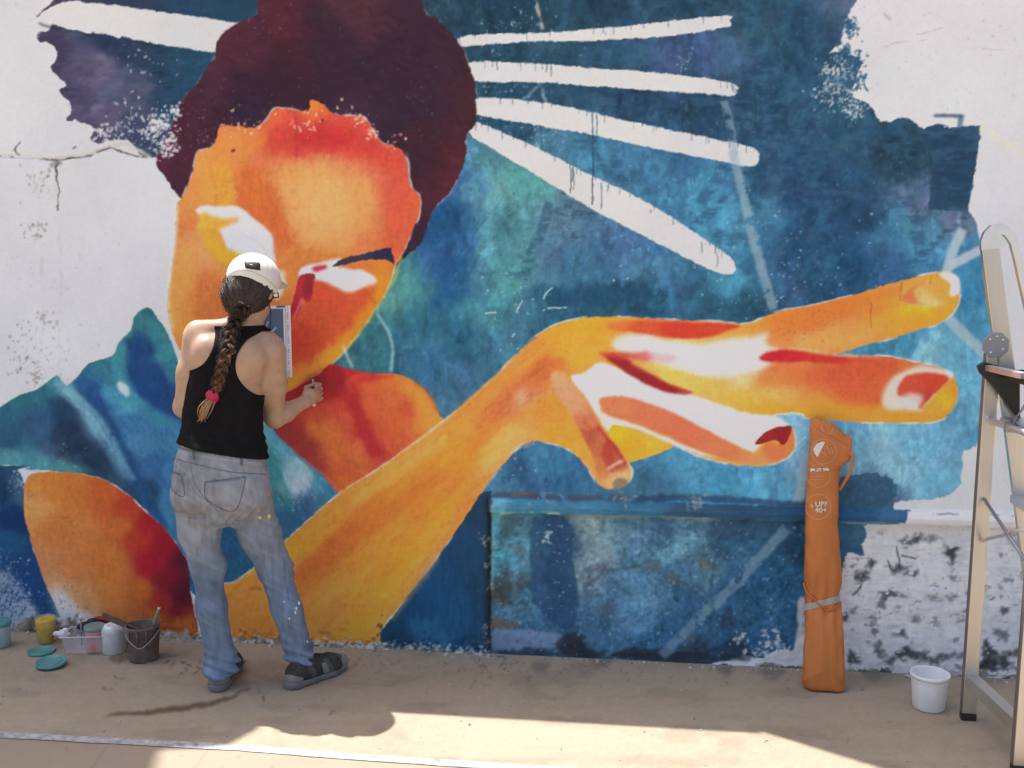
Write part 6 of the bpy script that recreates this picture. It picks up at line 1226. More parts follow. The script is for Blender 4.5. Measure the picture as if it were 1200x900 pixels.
seam("edge_stitching", [(268, 322), (278, 317), (290, 317), (304, 322), (316, 330), (324, 338)], cb, cap, mat("cream stitching", (0.5, 0.46, 0.40), 0.9), .0012, .0006, 40)
# three strand braid lying on her back
tb = bvh_of(tank); bb = bvh_of(body); hb = bvh_of(hair)
BP = catmull(np.array([(288, 357), (281, 367), (275, 378), (270, 392), (267, 407), (263, 424), (259, 440), (254, 455), (249, 465)], float), 12, closed=False)
path = []
for q in BP:
    best = None
    for bv in (tb, bb, hb):
        p_, _ = cast(bv, q[0], q[1], 0)
        if p_ is not None and (best is None or p_.y < best.y): best = p_
    path.append(np.array(best))
path = np.array(path)
for _ in range(6): path[1:-1] = (path[:-2]+2*path[1:-1]+path[2:])/4
nP = len(path); tt_ = np.linspace(0, 1, nP)
wid = np.interp(tt_, [0, .15, .5, .8, 1], [.024, .028, .025, .020, .014])
fine = np.linspace(0, nP-1, 260); path2 = np.stack([np.interp(fine, np.arange(nP), path[:, k]) for k in range(3)], 1); wid2 = np.interp(fine, np.arange(nP), wid); s2 = fine/(nP-1)
tang = np.gradient(path2, axis=0); tang /= np.linalg.norm(tang, axis=1)[:, None]; out_ = np.tile(np.array((0, -1.0, .15)), (len(path2), 1)); lat = np.cross(tang, out_); lat /= np.linalg.norm(lat, axis=1)[:, None]
braid_bm = bmesh.new()
for k in range(3):
    ph = 2*math.pi*(s2*3.9+k/3)
    for wsp in range(9):                                  # each strand is a bundle of locks
        o1, o2 = .40*math.cos(wsp*2*math.pi/9+k)*(1-.45*(wsp % 2)), .40*math.sin(wsp*2*math.pi/9+k)*(1-.45*(wsp % 2))
        c_ = path2+lat*(wid2*(.62*np.sin(ph)+.9*o1*.75+.10*np.sin(s2*31+wsp*1.7+k*2.2)))[:, None]+out_*(wid2*(.36+.34*np.sin(2*ph)+o2*.55))[:, None]
        me = tube_mesh("t", c_[::2], list((wid2*(.17+.03*np.sin(s2*40+wsp*2.1+k)))[::2]), 6); braid_bm.from_mesh(me); bpy.data.meshes.remove(me)
me = bpy.data.meshes.new("braid"); braid_bm.to_mesh(me); braid_bm.free()
zt, zb = path[0][2], path[-1][2]
def braid_tint(x, y, z):
    t = np.clip((zt-z)/(zt-zb), 0, 1); s = n3(x*160, y*160, z*26, 91)+.6*n3(x*60, y*60, z*60, 92)
    t = np.clip(t*.95-.12+s*.55, 0, 1)[:, None]
    return (np.array((.016, .009, .006))*(1-t)+np.array((.155, .070, .030))*t)*(1+.8*s)[:, None]
tint(me, braid_tint)
braid = obj("braid", me, M_BRAID, person, smooth=True)
tie = path[-1]; v = Vol(tie-.05, tie+.05, .0026)
tdir = tang[-1]
for k in range(14):
    a_ = k*2*math.pi/14; r1 = .017+.004*math.sin(k*5.1); p_ = tie+lat[-1]*math.cos(a_)*r1+out_[-1]*(math.sin(a_)*r1*.8+.012)+tdir*(.008*math.sin(k*2.3)); v.ell(p_, (.0095, .0095, .0125), None, .004)
scr = obj("hair_tie", v.mesh("hair_tie"), M_PINK, person)
M_TUFT = mat("fair hair end", (0.20, 0.115, 0.05), 0.45, col2=(0.42, 0.28, 0.14), vscale=90, stretch=(2, 2, .6))
tb_ = bmesh.new(); rg = random.Random(3)
for k in range(46):
    e_ = Vector(cast(tb, 237.5+rg.gauss(0, 2.6), 490+rg.gauss(0, 3.4), .010)[0]); a_ = Vector(tie)+Vector((rg.gauss(0, .005), -.012+rg.gauss(0, .004), rg.gauss(0, .004)))
    m_ = a_.lerp(e_, .5)+Vector((rg.gauss(0, .006)-.003, -.006+rg.gauss(0, .004), rg.gauss(0, .004)))
    P = catmull(np.array([a_, m_, e_]), 5, closed=False); me = tube_mesh("t", P, list(np.linspace(.0030, .0009, len(P))), 5); tb_.from_mesh(me); bpy.data.meshes.remove(me)
me = bpy.data.meshes.new("braid_end"); tb_.to_mesh(me); tb_.free(); obj("braid_end", me, M_TUFT, braid, smooth=True)
fl_ = bmesh.new()
for k in range(90):
    i0 = rg.randrange(0, 225); i1 = min(259, i0+rg.randrange(14, 40)); s_ = rg.choice((-1, 1)); w_ = wid2[i0]
    P = [path2[i0]+lat[i0]*s_*w_*.7+out_[i0]*w_*rg.uniform(.3, 1.0), path2[(i0+i1)//2]+lat[i0]*s_*w_*rg.uniform(.9, 1.5)+out_[i0]*w_*rg.uniform(.5, 1.3), path2[i1]+lat[i1]*s_*w_*rg.uniform(.4, 1.3)+out_[i1]*w_*rg.uniform(.3, 1.2)]
    P = catmull(np.array(P), 5, closed=False); me = tube_mesh("t", P, list(np.linspace(.0008, .0004, len(P))), 4); fl_.from_mesh(me); bpy.data.meshes.remove(me)
me = bpy.data.meshes.new("flyaway_hairs"); fl_.to_mesh(me); fl_.free(); obj("flyaway_hairs", me, M_LOCKS, braid, smooth=True)
# loose strands round the left of the head and locks over the crown of the hair
sb_ = bmesh.new()
for k in range(620):
    if k < 26: A = (rg.uniform(264, 274), rg.uniform(322, 336)); B = (A[0]-rg.uniform(1, 8), A[1]+rg.uniform(10, 18)); C_ = (rg.uniform(262, 272), rg.uniform(350, 366))
    else: A = (rg.uniform(268, 322), rg.uniform(322, 338)); C_ = (281+rg.gauss(0, 5), 368+rg.gauss(0, 4)); B = ((A[0]+C_[0])/2+(A[0]-283)*.25, (A[1]+C_[1])/2-2)
    pts = []
    for q in catmull(np.array([A, B, C_], float), 7, closed=False):
        p_, _ = cast(hb, q[0], q[1], .0015)
        if p_ is None: p_ = Vector(PL(q[0], q[1], HC[1]-.02+rg.uniform(-.01, .01)))
        pts.append(p_)
    me = tube_mesh("t", pts, [.0007]+[rg.uniform(.0006, .0018) if k >= 26 else .0008]*(len(pts)-2)+[.0006], 5); sb_.from_mesh(me); bpy.data.meshes.remove(me)
me = bpy.data.meshes.new("loose_strands"); sb_.to_mesh(me); sb_.free()
obj("loose_strands", me, M_LOCKS, hair, smooth=True)
# spectacles with a neck cord
gl = tube("spectacles", [HP(.086, -.02, -.018), HP(.084, .0, .006), HP(.080, .06, .010), HP(.062, .104, .006), HP(.03, .112, .004), HP(.010, .110, .0)], .0026, M_DARK, person)
tube("ear_tip", [HP(.086, -.02, -.018), HP(.085, -.032, -.034)], .0036, M_DARK, gl)
tube("neck_cord", [HP(.086, -.03, -.03)]+[PL(317.5, 366, .05), PL(317, 378, .05), PL(316, 388, .05), PL(309, 398, .03)], .0016, M_DARK, gl)
# ------------------------------------------------------------------ things in her hands
def mesh_bm(name, bm, bevel=0.0, seg=2):
    if bevel: bmesh.ops.bevel(bm, geom=bm.edges[:], offset=bevel, segments=seg, profile=.7, affect='EDGES')
    bmesh.ops.recalc_face_normals(bm, faces=bm.faces[:])
    me = bpy.data.meshes.new(name); bm.to_mesh(me); bm.free(); return me
def box_mesh(name, sx, sy, sz, bevel=0.0, ctr=(0, 0, 0)):
    bm = bmesh.new(); bmesh.ops.create_cube(bm, size=1.0)
    for v in bm.verts: v.co = Vector((v.co.x*sx+ctr[0], v.co.y*sy+ctr[1], v.co.z*sz+ctr[2]))
    return mesh_bm(name, bm, bevel)
def beam(name, a, b, w, d, material, parent, side=Vector((0, 1, 0)), bevel=.003):
    "a bar from a to b; w across in the picture plane, d along side"
    a, b = Vector(a), Vector(b); ax = (b-a); L = ax.length; ax.normalize()
    s = (side-ax*side.dot(ax)).normalized(); u = s.cross(ax)
    me = box_mesh(name, w, d, L, bevel)
    M = Matrix((u, s, ax)).transposed()
    for v in me.vertices: v.co = M @ v.co+(a+b)/2
    return obj(name, me, material, parent)
def lathe(name, prof, material, parent=None, seg=40, smooth=True, jitter=0.0):
    bm = bmesh.new(); rings = []
    for (r, z) in prof: rings.append([bm.verts.new((r*math.cos(2*math.pi*k/seg), r*math.sin(2*math.pi*k/seg), z)) for k in range(seg)] if r > 1e-6 else [bm.verts.new((0, 0, z))])
    for a, b_ in zip(rings[:-1], rings[1:]):
        for k in range(seg):
            q = [a[k % len(a)], a[(k+1) % len(a)], b_[(k+1) % len(b_)], b_[k % len(b_)]]
            q = list(dict.fromkeys(q))
            if len(q) > 2: bm.faces.new(q)
    me = mesh_bm(name, bm); o = obj(name, me, material, parent, smooth=smooth); return o
def to_world(p): return PO+E1*float(p[0])+E2*float(p[1])+Vector((0, 0, float(p[2])))
def dirw(v): return E1*float(v[0])+E2*float(v[1])+Vector((0, 0, float(v[2])))

# marker in her right hand
gp = to_world(GRIP); mk = empty("paint_marker", gp)
tag(mk, "small white paint marker held in the woman's right hand against the mural", "marker")
ax_ = (at(374, 440, gp.y-.0)-at(376, 479, gp.y-.01)).normalized()
tube("barrel", [ax_*-.052, ax_*.03], .0058, mat("white marker barrel", (0.75, 0.74, 0.72), 0.35, var=0.05), mk, 14, True)
tube("end_cap", [ax_*-.060, ax_*-.049], .0066, mat("white end cap", (0.8, 0.8, 0.8), 0.3, var=0.03), mk, 14)
tube("grip_band", [ax_*.008, ax_*.026], .0068, M_DARK, mk, 14)
tube("tip", [ax_*.03, ax_*.044, ax_*.054], [.0055, .004, .0018], mat("grey felt tip", (0.42, 0.36, 0.36), 0.7), mk, 10)
# reference sheet in her left hand
SH_W, SH_H = .208, .292
tr, br_ = to_world(PL(340.5, 358, .262)), to_world(PL(342.5, 442.5, .262))
upv = (tr-br_).normalized(); SH_H = (tr-br_).length; rt = (E1-upv*E1.dot(upv)).normalized(); nrm_ = rt.cross(upv)
sheet = empty("reference_sheet", (tr+br_)/2-rt*SH_W/2)
tag(sheet, "printed reference sheet with a white border held up in front of the woman's chest", "paper")
def sheet_tint(x, y, z):
    u, v = x/SH_W+.5, z/SH_H+.5
    c = np.tile(np.array((.74, .75, .78)), (len(x), 1))
    inn = (u < .86) & (u > .05) & (v < .955) & (v > .10)
    base = np.stack([.055+.02*n3(u*9, v*9, u*0, 51), .105+.03*n3(u*9, v*9, u*0, 52), .19+.05*n3(u*8, v*8, u*0, 53)], 1)
    th = np.arctan2(v-.50, u-.40); rr = np.hypot(u-.40, (v-.5)*1.4)
    rays = (np.sin(th*13+.6) > .84) & (rr > .14) & (rr < .42)
    base[rays] = (.40, .46, .55)
    fig = (u < .42) & (v < .62); base[fig] = np.array((.46, .20, .08))
    c[inn] = base[inn]
    c[(u > .89) & (u < .905)] = (.30, .36, .50)
    dots = (u > .925) & (u < .965) & (np.mod(v*30, 1) < .5); c[dots] = (.42, .22, .26)
    band = (v > .965) & (u > .72) & (u < .9); c[band] = (.08, .10, .22)
    return c
nx, nz = 60, 84
sx_, sz_ = np.meshgrid(np.linspace(-.5, .5, nx+1)*SH_W, np.linspace(-.5, .5, nz+1)*SH_H)
bend = .010*(sx_/SH_W)**2*4+.004*np.sin(sz_*18)
def sheet_face(off): return np.stack([sx_, bend+off, sz_], -1).reshape(-1, 3)
ii = np.arange((nx+1)*(nz+1)).reshape(nz+1, nx+1); q_ = np.stack([ii[:-1, :-1], ii[:-1, 1:], ii[1:, 1:], ii[1:, :-1]], -1).reshape(-1, 4)
Rm = Matrix((rt, -nrm_*1.0, upv)).transposed()
for nm, off in (("print", 0.0), ("backing", .0012)):
    P_ = sheet_face(off); me = mesh_np(nm, P_, q_ if nm == "print" else q_[:, ::-1]); tint(me, sheet_tint if nm == "print" else lambda x, y, z: np.tile(np.array((.72, .72, .74)), (len(x), 1)))
    for v in me.vertices: v.co = Rm @ v.co
    obj(nm, me, M_WEFT if False else PRINT_MAT if 'PRINT_MAT' in globals() else globals().setdefault('PRINT_MAT', paint_material("glossy print", .35, .02, 50, .5)), sheet)

# ------------------------------------------------------------------ parasol bag leaning on the wall
M_BAG = mat("orange nylon bag", (0.50, 0.165, 0.040), 0.62, var=0.10, vscale=8, bump=0.12, bscale=160, stretch=(1, 1, .4), spec=0.35)
M_BAGP = mat("white print", (0.66, 0.60, 0.55), 0.6, var=0.05); M_BAGC = mat("thin pale print", (0.60, 0.40, 0.28), 0.6, var=0.05)
bag0 = on_ground(966, 810); bag = empty("parasol_bag", bag0)
tag(bag, "long orange fabric parasol bag leaning upright against the blue part of the wall", "bag")
def BY(y): return np.interp(y, [488, 700, 815], [-.050, -.105, -.205])
rows = []
for (y, xl, xr, t_) in ((489, 949, 962, .014), (493, 948.5, 972, .020), (498, 948, 981, .026), (505, 947.5, 991, .030), (512, 947, 996, .032), (525, 946, 996, .036), (538, 945, 993, .038), (548, 944.5, 987, .040), (565, 944, 985, .042), (590, 943.5, 984.5, .044), (620, 944, 984.5, .045), (650, 944.5, 985.5, .045), (680, 943.5, 985.5, .043), (703, 943.5, 984, .036), (720, 942.5, 985, .041), (750, 942, 986.5, .045), (780, 941.5, 988, .044), (800, 941, 989.5, .036), (808, 941, 990.5, .022)):
    Y_ = BY(y); a_, b2 = at(xl, y, Y_), at(xr, y, Y_); rows.append((a_.z, (a_.x+b2.x)/2-bag0.x, Y_-bag0.y, (b2.x-a_.x)/2, t_))
v = Vol((-.16, -.14, -.06), (.16, .26, 1.12), .0040)
v.loft(rows, .0, p=2.6)
i, X, Y, Z = v.coords(.03)
v.f[i] += (.014*n3(X*20+1, Y*8, Z*5, 61)+.008*np.abs(n3(X*30+Z*9, Y*14, Z*16-X*10, 64))+.006*n3(X*44, Y*20, Z*14, 62)+.003*np.sin(X*150+4*n3(X*3, Y*3, Z*7, 63))*np.exp(-((Z-.33)/.16)**2)).astype(np.float32)
v.f = np.maximum(v.f, .004-v.ax[2][None, None, :])
bagb = obj("sleeve", v.mesh("sleeve"), M_BAG, bag); del v
bvh_bag = bvh_of(bagb); CB = CAMP-bag0
def castb(x, y, out=.001):
    h, n_, i_, d_ = bvh_bag.ray_cast(CB, ray(x, y).normalized()); 
    return (h+(n_ if n_.dot(ray(x, y)) < 0 else -n_)*out) if h is not None else None
def bag_line(name, px, w, material, out=.0008, closed=False, n=10):
    P = catmull(np.array(px, float), n, closed=closed); P = list(P)+([P[0]] if closed else [])
    pts = [p for p in (castb(q[0], q[1], out) for q in P) if p is not None]
    return tube(name, pts, w, material, bagb, 5) if len(pts) > 2 else None
for (cx_, cy_, r_) in ((965.5, 529, 14.5), (959.5, 557.5, 13.5), (959, 594, 14.8)):
    bag_line("printed_ring", [(cx_+r_*math.cos(k*math.pi/8), cy_+r_*math.sin(k*math.pi/8)) for k in range(16)], .0009, M_BAGC, .0006, True, 3)
bag_line("printed_ring", [(965, 492), (963, 500), (966, 506), (973, 508), (976, 502)], .0009, M_BAGC, .0006)
def bag_fill(name, poly, material, out=.0015):
    c_ = np.mean(poly, 0); bm = bmesh.new(); vs = [castb(x_, y_, out) for x_, y_ in poly]; cc = castb(c_[0], c_[1], out)
    if any(q is None for q in vs) or cc is None: return
    vs = [bm.verts.new(q) for q in vs]; cc = bm.verts.new(cc)
    for k in range(len(vs)): bm.faces.new((vs[k], vs[(k+1) % len(vs)], cc))
    me = mesh_bm(name, bm); obj(name, me, material, bagb)
bag_fill("emblem", [(953, 526), (957, 520), (963, 517.5), (967, 518), (964, 524), (961, 530), (958, 536), (955, 532)], M_BAGP)
for q in (((962, 529), (968, 534)), ((968, 522), (973, 532)), ((974, 524), (975, 532))): bag_line("emblem_stroke", [q[0], ((q[0][0]+q[1][0])/2+.5, (q[0][1]+q[1][1])/2), q[1]], .0014, M_BAGC)
def bag_text(body_, cx_, cy_, h_, material, bold=.0):
    cu = bpy.data.curves.new("lettering", 'FONT'); cu.body = body_; cu.size = 1.0; cu.align_x = 'CENTER'; cu.offset = bold; cu.resolution_u = 3
    o = bpy.data.objects.new("lettering", cu); COL.objects.link(o)
    dg = bpy.context.evaluated_depsgraph_get(); me = bpy.data.meshes.new_from_object(o.evaluated_get(dg)); bpy.data.objects.remove(o)
    for vtx in me.vertices:
        p = castb(cx_+vtx.co.x*h_/.7, cy_-(vtx.co.y-.35)*h_/.7, .0016); vtx.co = p if p is not None else Vector((0, 0, .5))
    me.materials.clear(); return obj("lettering", me, material, bagb)
bag_text("UPF", 962.5, 590.5, 6.0, M_BAGP, .02); bag_text("40+", 962, 597.5, 6.0, M_BAGP, .02); bag_text("a", 951.5, 592, 4.5, M_BAGP, .01)
bag_text("KEA", 960, 551, 5.0, M_BAGP, .03) if False else None
for k, (xa, xb) in enumerate(((950, 955.5), (957, 962.5), (964.5, 971.5))): bag_fill("printed_mark", [(xa, 549), (xa+(xb-xa)*.5, 548.6), (xb, 549), (xb, 552.5), (xa+(xb-xa)*.6, 551.6), (xa, 553)], M_BAGP)
for yy_ in (558, 562): bag_line("printed_rule", [(950, yy_), (958, yy_+.2), (966, yy_)], .0008, M_BAGC)
M_TAPE = mat("pale webbing", (0.66, 0.64, 0.60), 0.85, var=0.1, bump=.2, bscale=300)
def bag_band(name, px, hw, material, out):
    bm = bmesh.new(); prev = None
    for q in catmull(np.array(px, float), 8, closed=False):
        a_, b2 = castb(min(max(q[0], 943.6), 984.6), q[1]-hw, out), castb(min(max(q[0], 943.6), 984.6), q[1]+hw, out)
        if a_ is None or b2 is None: continue
        c_ = (bm.verts.new(a_), bm.verts.new(b2))
        if prev: bm.faces.new((prev[0], prev[1], c_[1], c_[0]))
        prev = c_
    bmesh.ops.solidify(bm, geom=bm.faces[:], thickness=.002)
    return obj(name, mesh_bm(name, bm), material, bagb, smooth=False)
bag_band("webbing_band", [(943.6, 712), (955, 709), (970, 705), (984.5, 701)], 4.0, M_TAPE, .003)
bag_line("tie_cord", [(943.5, 683), (947, 694), (955, 702), (963, 711), (968, 716)], .0042, M_BAG, .006)
bag_line("tie_cord", [(968, 715), (975, 714), (984.5, 706)], .0036, M_BAG, .004)
bag_line("flap_seam", [(945, 545), (955, 549), (970, 552), (986, 548)], .0018, M_BAG, .0008)
bag_line("flap_seam", [(949, 493), (960, 504), (975, 512), (994, 522)], .0016, M_BAG, .0008)
hp_ = [at(*p)-bag0 for p in ((987, 545, BY(545)), (993, 535, BY(540)-.01), (998, 532, BY(540)-.02), (999, 542, BY(545)-.02), (995, 556, BY(555)-.02), (989, 566, BY(565)-.01), (984, 574, BY(574)+.0))]
tube("carry_handle", catmull(np.array(hp_), 5, closed=False), .0062, M_BAG, bagb, 8)

# ------------------------------------------------------------------ step ladder
M_ALU = mat("anodised aluminium", (0.60, 0.575, 0.53), 0.36, metal=0.95, var=0.06, vscale=10, stretch=(30, 30, .6), bump=.04, bscale=60)
M_ALU2 = mat("bright aluminium", (0.72, 0.72, 0.73), 0.42, metal=0.9, var=0.05, vscale=12)
M_STEEL = mat("grey steel plate", (0.30, 0.31, 0.33), 0.45, metal=0.6, var=0.1)
lf = on_ground(1134, 843); YF, YN = lf.y, lf.y-.39
ladder = empty("step_ladder", lf)
tag(ladder, "aluminium step ladder with rounded hand loops at the right edge beside the white bucket", "ladder")
L_ = lambda p: p-lf
F0, F1 = L_(lf+Vector((0, 0, .0))), L_(at(1164, 404, YF)); NOFF = Vector((0.045, YN-YF, 0))
M_EDGE_SHADE = mat('shadowed channel edge', (0.20, 0.18, 0.16), .5, metal=.6)
for off in (Vector((0, 0, 0)), NOFF):
    d_ = (F1-F0).normalized()
    lg = beam("rear_leg", F0+off+d_*.02, F1+off, .048, .024, M_ALU, ladder)
    beam("edge_shade_strip", F0+off+d_*.03+Vector((-.0252, .002, 0)), F1+off+Vector((-.0252, .002, -.03)), .0025, .026, M_EDGE_SHADE, lg, bevel=.001)  # dark strip standing in for shade on the leg's narrow side
    beam("rubber_foot", F0+off+d_*.0, F0+off+d_*.028, .052, .029, M_DARK, lg)
    # front stile with its hand loop: one bent band
    top = [at(1174, 402, YF), at(1168.5, 360, YF), at(1163, 318, YF), at(1159.5, 290, YF)]
    ft = top[0]+(top[0]-top[3])*( (top[0].z)/(top[3].z-top[0].z) )
    st = beam("front_stile", L_(ft)+off, L_(top[3])+off, .058, .024, M_ALU, ladder)
    beam("rubber_foot", L_(ft)+off, L_(ft).lerp(L_(top[0]), .03)+off, .064, .032, M_DARK, st)
    arch = [L_(at(x_, y_, YF))+off for x_, y_ in ((1159, 292), (1158.5, 284), (1160.5, 276), (1165, 270.5), (1171, 268.5), (1177, 270), (1182.5, 275.5), (1187, 284), (1192, 303), (1198, 331), (1206, 366), (1214, 402), (1219, 425), (1221, 441))]
    wd = list(np.interp(range(14), [0, 1, 3, 5, 7, 13], [.029, .029, .024, .016, .012, .012]))
    bm = bmesh.new(); prev = None
    for k, p in enumerate(arch):
        t_ = (arch[min(k+1, 13)]-arch[max(k-1, 0)]).normalized(); n_ = Vector((t_.z, 0, -t_.x))
        ring = [bm.verts.new(p+n_*sx*wd[k]+Vector((0, sy*.013, 0))) for sx, sy in ((-1, -1), (1, -1), (1, 1), (-1, 1))]
        if prev: 
            for q in range(4): bm.faces.new((prev[q], prev[(q+1) % 4], ring[(q+1) % 4], ring[q]))
        else: bm.faces.new(ring)
        prev = ring
    bm.faces.new(prev[::-1])
    obj("hand_loop", mesh_bm("hand_loop", bm, .003, 2), M_ALU2, ladder)
    hg = L_(at(1165, 404, YF))+off+Vector((0, -.018, 0))
    bm = bmesh.new(); r_ = .046; vs = [(r_*math.cos(a_*math.pi/4+.39)*(1.05 if a_ in (3, 4) else 1), r_*math.sin(a_*math.pi/4+.39)) for a_ in range(8)]
    f1 = [bm.verts.new((x_, -.003, z_)) for x_, z_ in vs]; f2 = [bm.verts.new((x_, .003, z_)) for x_, z_ in vs]
    bm.faces.new(f1); bm.faces.new(f2[::-1])
    for k in range(8): bm.faces.new((f1[k], f2[k], f2[(k+1) % 8], f1[(k+1) % 8]))
    pl = obj("hinge_plate", mesh_bm("hinge_plate", bm, .001, 1), M_STEEL, ladder); pl.location = hg
    for q in ((-.02, .02), (.022, .018), (.024, -.014), (-.016, -.026), (.002, .03)):
        rv = lathe("rivet", [(0, .003), (.003, .0026), (.0042, 0)], M_ALU2, pl, 10); rv.rotation_euler = (math.pi/2, 0, 0); rv.location = (q[0], -.003, q[1])
    gs = [L_(at(x_, y_, YF-.03))+off for x_, y_ in ((1145, 429), (1153, 424), (1186, 433), (1194, 446), (1194, 490), (1180, 474), (1163, 450), (1148, 437))]
    bm = bmesh.new(); a_ = [bm.verts.new(p+Vector((0, -.012, 0))) for p in gs]; b2 = [bm.verts.new(p+Vector((0, .012, 0))) for p in gs]
    bm.faces.new(a_); bm.faces.new(b2[::-1])
    for k in range(len(a_)): bm.faces.new((a_[k], b2[k], b2[(k+1) % len(a_)], a_[(k+1) % len(a_)]))
    obj("gusset", mesh_bm("gusset", bm, .002, 1), M_DARK, ladder)
pz = L_(at(1160, 428, YF)).z
plat = obj("platform", box_mesh("platform", .20, .37, .026, .004), M_DARK, ladder); plat.location = L_(at(1162, 428, YF))+Vector((.115, -.20, -.026))
for sy in (-1, 1):
    e_ = obj("end_cap", box_mesh("end_cap", .206, .02, .032, .004), M_DARK, plat); e_.location = (0, sy*.178, -.004)
for k in range(7):
    g_ = obj("tread_rib", box_mesh("tread_rib", .006, .32, .004, .001), M_DARK, plat); g_.location = (-.085+k*.028, 0, .0145)
beam("edge_bar", L_(at(1158, 431, YF-.03)), L_(at(1158, 431, YF-.03))+Vector((.03, -.26, 0)), .030, .020, M_ALU2, ladder, side=Vector((0, 0, 1)))
def legpt(y_, off): 
    z_ = at(1150, y_, YF).z; t_ = z_/F1.z if F1.z else 0; return F0.lerp(F1, t_)+off
o0 = Vector((0, 0, 0))
tube("cross_tube", [legpt(492, o0), legpt(492, NOFF)], .012, M_ALU2, ladder, 14)
cb_ = legpt(492, o0).lerp(legpt(492, NOFF), .42); k_ = obj("clamp", box_mesh("clamp", .034, .022, .034, .004), M_STEEL, ladder); k_.location = cb_
tube("stay_wire", [cb_+Vector((0, 0, .01)), cb_+Vector((.03, -.06, .09))], .003, M_STEEL, ladder, 6); tube("stay_wire", [cb_+Vector((.0, -.02, .012)), cb_+Vector((.05, -.02, .11))], .003, M_STEEL, ladder, 6)
tube("brace_rod", [legpt(584, o0)+Vector((0, -.02, 0)), legpt(632, NOFF)+Vector((0, .02, 0))], .0062, M_STEEL, ladder, 10); tube("brace_rod", [legpt(632, o0)+Vector((0, -.02, 0)), legpt(585, NOFF)+Vector((0, .02, 0))], .0062, M_ALU2, ladder, 10)
beam("base_bar", legpt(797, o0), legpt(797, NOFF), .044, .044, M_ALU, ladder, side=Vector((0, 0, 1)))
ft0 = L_(ft); tp0 = L_(at(1174, 402, YF))
for k in range(4):
    s_ = obj("step", box_mesh("step", .085, .38, .03, .004), M_ALU2, ladder); p = ft0.lerp(tp0, .2+.2*k); s_.location = p+Vector((0, -.195, 0))

# ------------------------------------------------------------------ buckets, cups, tray
def put(o, x, y, rot=0.0, tilt=(0, 0)): 
    p = on_ground(x, y); o.location = p; o.rotation_euler = (tilt[0], tilt[1], rot); return o
def clearmat(name, col, a): 
    m = mat(name, col, 0.25, var=0.04, alpha=a, spec=0.5); return m
wb_ = empty("white_bucket"); put(wb_, 1088, 829); tag(wb_, "clean empty white plastic bucket standing beside the ladder foot", "bucket")
M_WP = mat("white plastic", (0.76, 0.77, 0.78), 0.35, var=0.03, sss=0.05)
lathe("pail", [(0, .002), (.055, .002), (.057, .005), (.0655, .118), (.0655, .120), (.0705, .121), (.0712, .132), (.0700, .136), (.0672, .136), (.0655, .130), (.0545, .008), (0, .006)], M_WP, wb_, 48)
lathe("rim_ring", [(.0668, .112), (.0690, .113), (.0690, .1165), (.0668, .1175)], M_WP, wb_, 48)
pb = empty("paint_bucket"); put(pb, 168.5, 772, .3); tag(pb, "brown paint-crusted bucket beside the clear plastic tray", "bucket")
M_CRUST = mat("dried brown paint", (0.085, 0.060, 0.052), 0.8, col2=(0.20, 0.155, 0.14), vscale=26, bump=.6, bscale=70)
lathe("pail", [(0, .002), (.058, .002), (.061, .008), (.066, .135), (.071, .138), (.071, .150), (.067, .152), (.064, .145), (.060, .10), (0, .095)], M_CRUST, pb, 44)
tube("wire_handle", [Vector((.070*math.cos(a_), .070*math.sin(a_)-.004, .100+.022*math.sin(a_)**2*-1.4+.030*abs(math.cos(a_)))) for a_ in np.linspace(math.pi, 2*math.pi, 18)], .0026, mat("caked wire", (0.30, 0.27, 0.26), .7), pb, 8)
lathe("paint", [(0, .112), (.060, .112)], mat("murky brown paint", (0.05, 0.030, 0.026), .3), pb, 30)
rgk = random.Random(8)
for k in range(7):
    a_ = rgk.uniform(3.3, 6.1); tube("paint_run", [Vector((.0715*math.cos(a_), .0715*math.sin(a_), .145)), Vector((.0675*math.cos(a_), .0675*math.sin(a_), .11)), Vector((.0645*math.cos(a_), .0645*math.sin(a_), rgk.uniform(.05, .09)))], [.006, .005, .003], M_CRUST, pb, 8)
pbw = pb.location.copy()
sp_ = empty("stirring_spatula", at(150, 732, pbw.y)); tag(sp_, "dark brown flat stirring spatula lying across the paint bucket rim", "spatula")
a_, b2 = at(120, 721, pbw.y+.03)-sp_.location, at(164, 739, pbw.y-.02)-sp_.location
M_WOOD = mat("paint-stained wood", (0.10, 0.060, 0.045), .7, var=.3, vscale=30, bump=.2)
beam("blade", a_.lerp(b2, .0), a_.lerp(b2, .62), .026, .008, M_WOOD, sp_); beam("shaft", a_.lerp(b2, .58), b2, .014, .012, M_WOOD, sp_)
br2 = empty("paint_brush", at(180, 735, pbw.y-.01)); tag(br2, "paint brush with a greenish handle standing in the brown paint bucket", "brush")
a_, b2 = at(186, 714, pbw.y)-br2.location, at(177, 744, pbw.y)-br2.location
tube("handle", [a_, a_.lerp(b2, .15), a_.lerp(b2, .5), a_.lerp(b2, .8)], [.005, .0075, .009, .007], mat("olive painted handle", (0.20, 0.22, 0.10), .5, var=.3), br2, 10); tube("handle_tip", [a_+(a_-b2)*.06, a_], .0062, mat("pale tip", (0.6, 0.58, 0.5), .5), br2, 10)
beam("ferrule", a_.lerp(b2, .78), a_.lerp(b2, 1.1), .030, .012, mat("grey caked ferrule", (0.20, 0.19, 0.18), .6, .3, var=.3), br2)
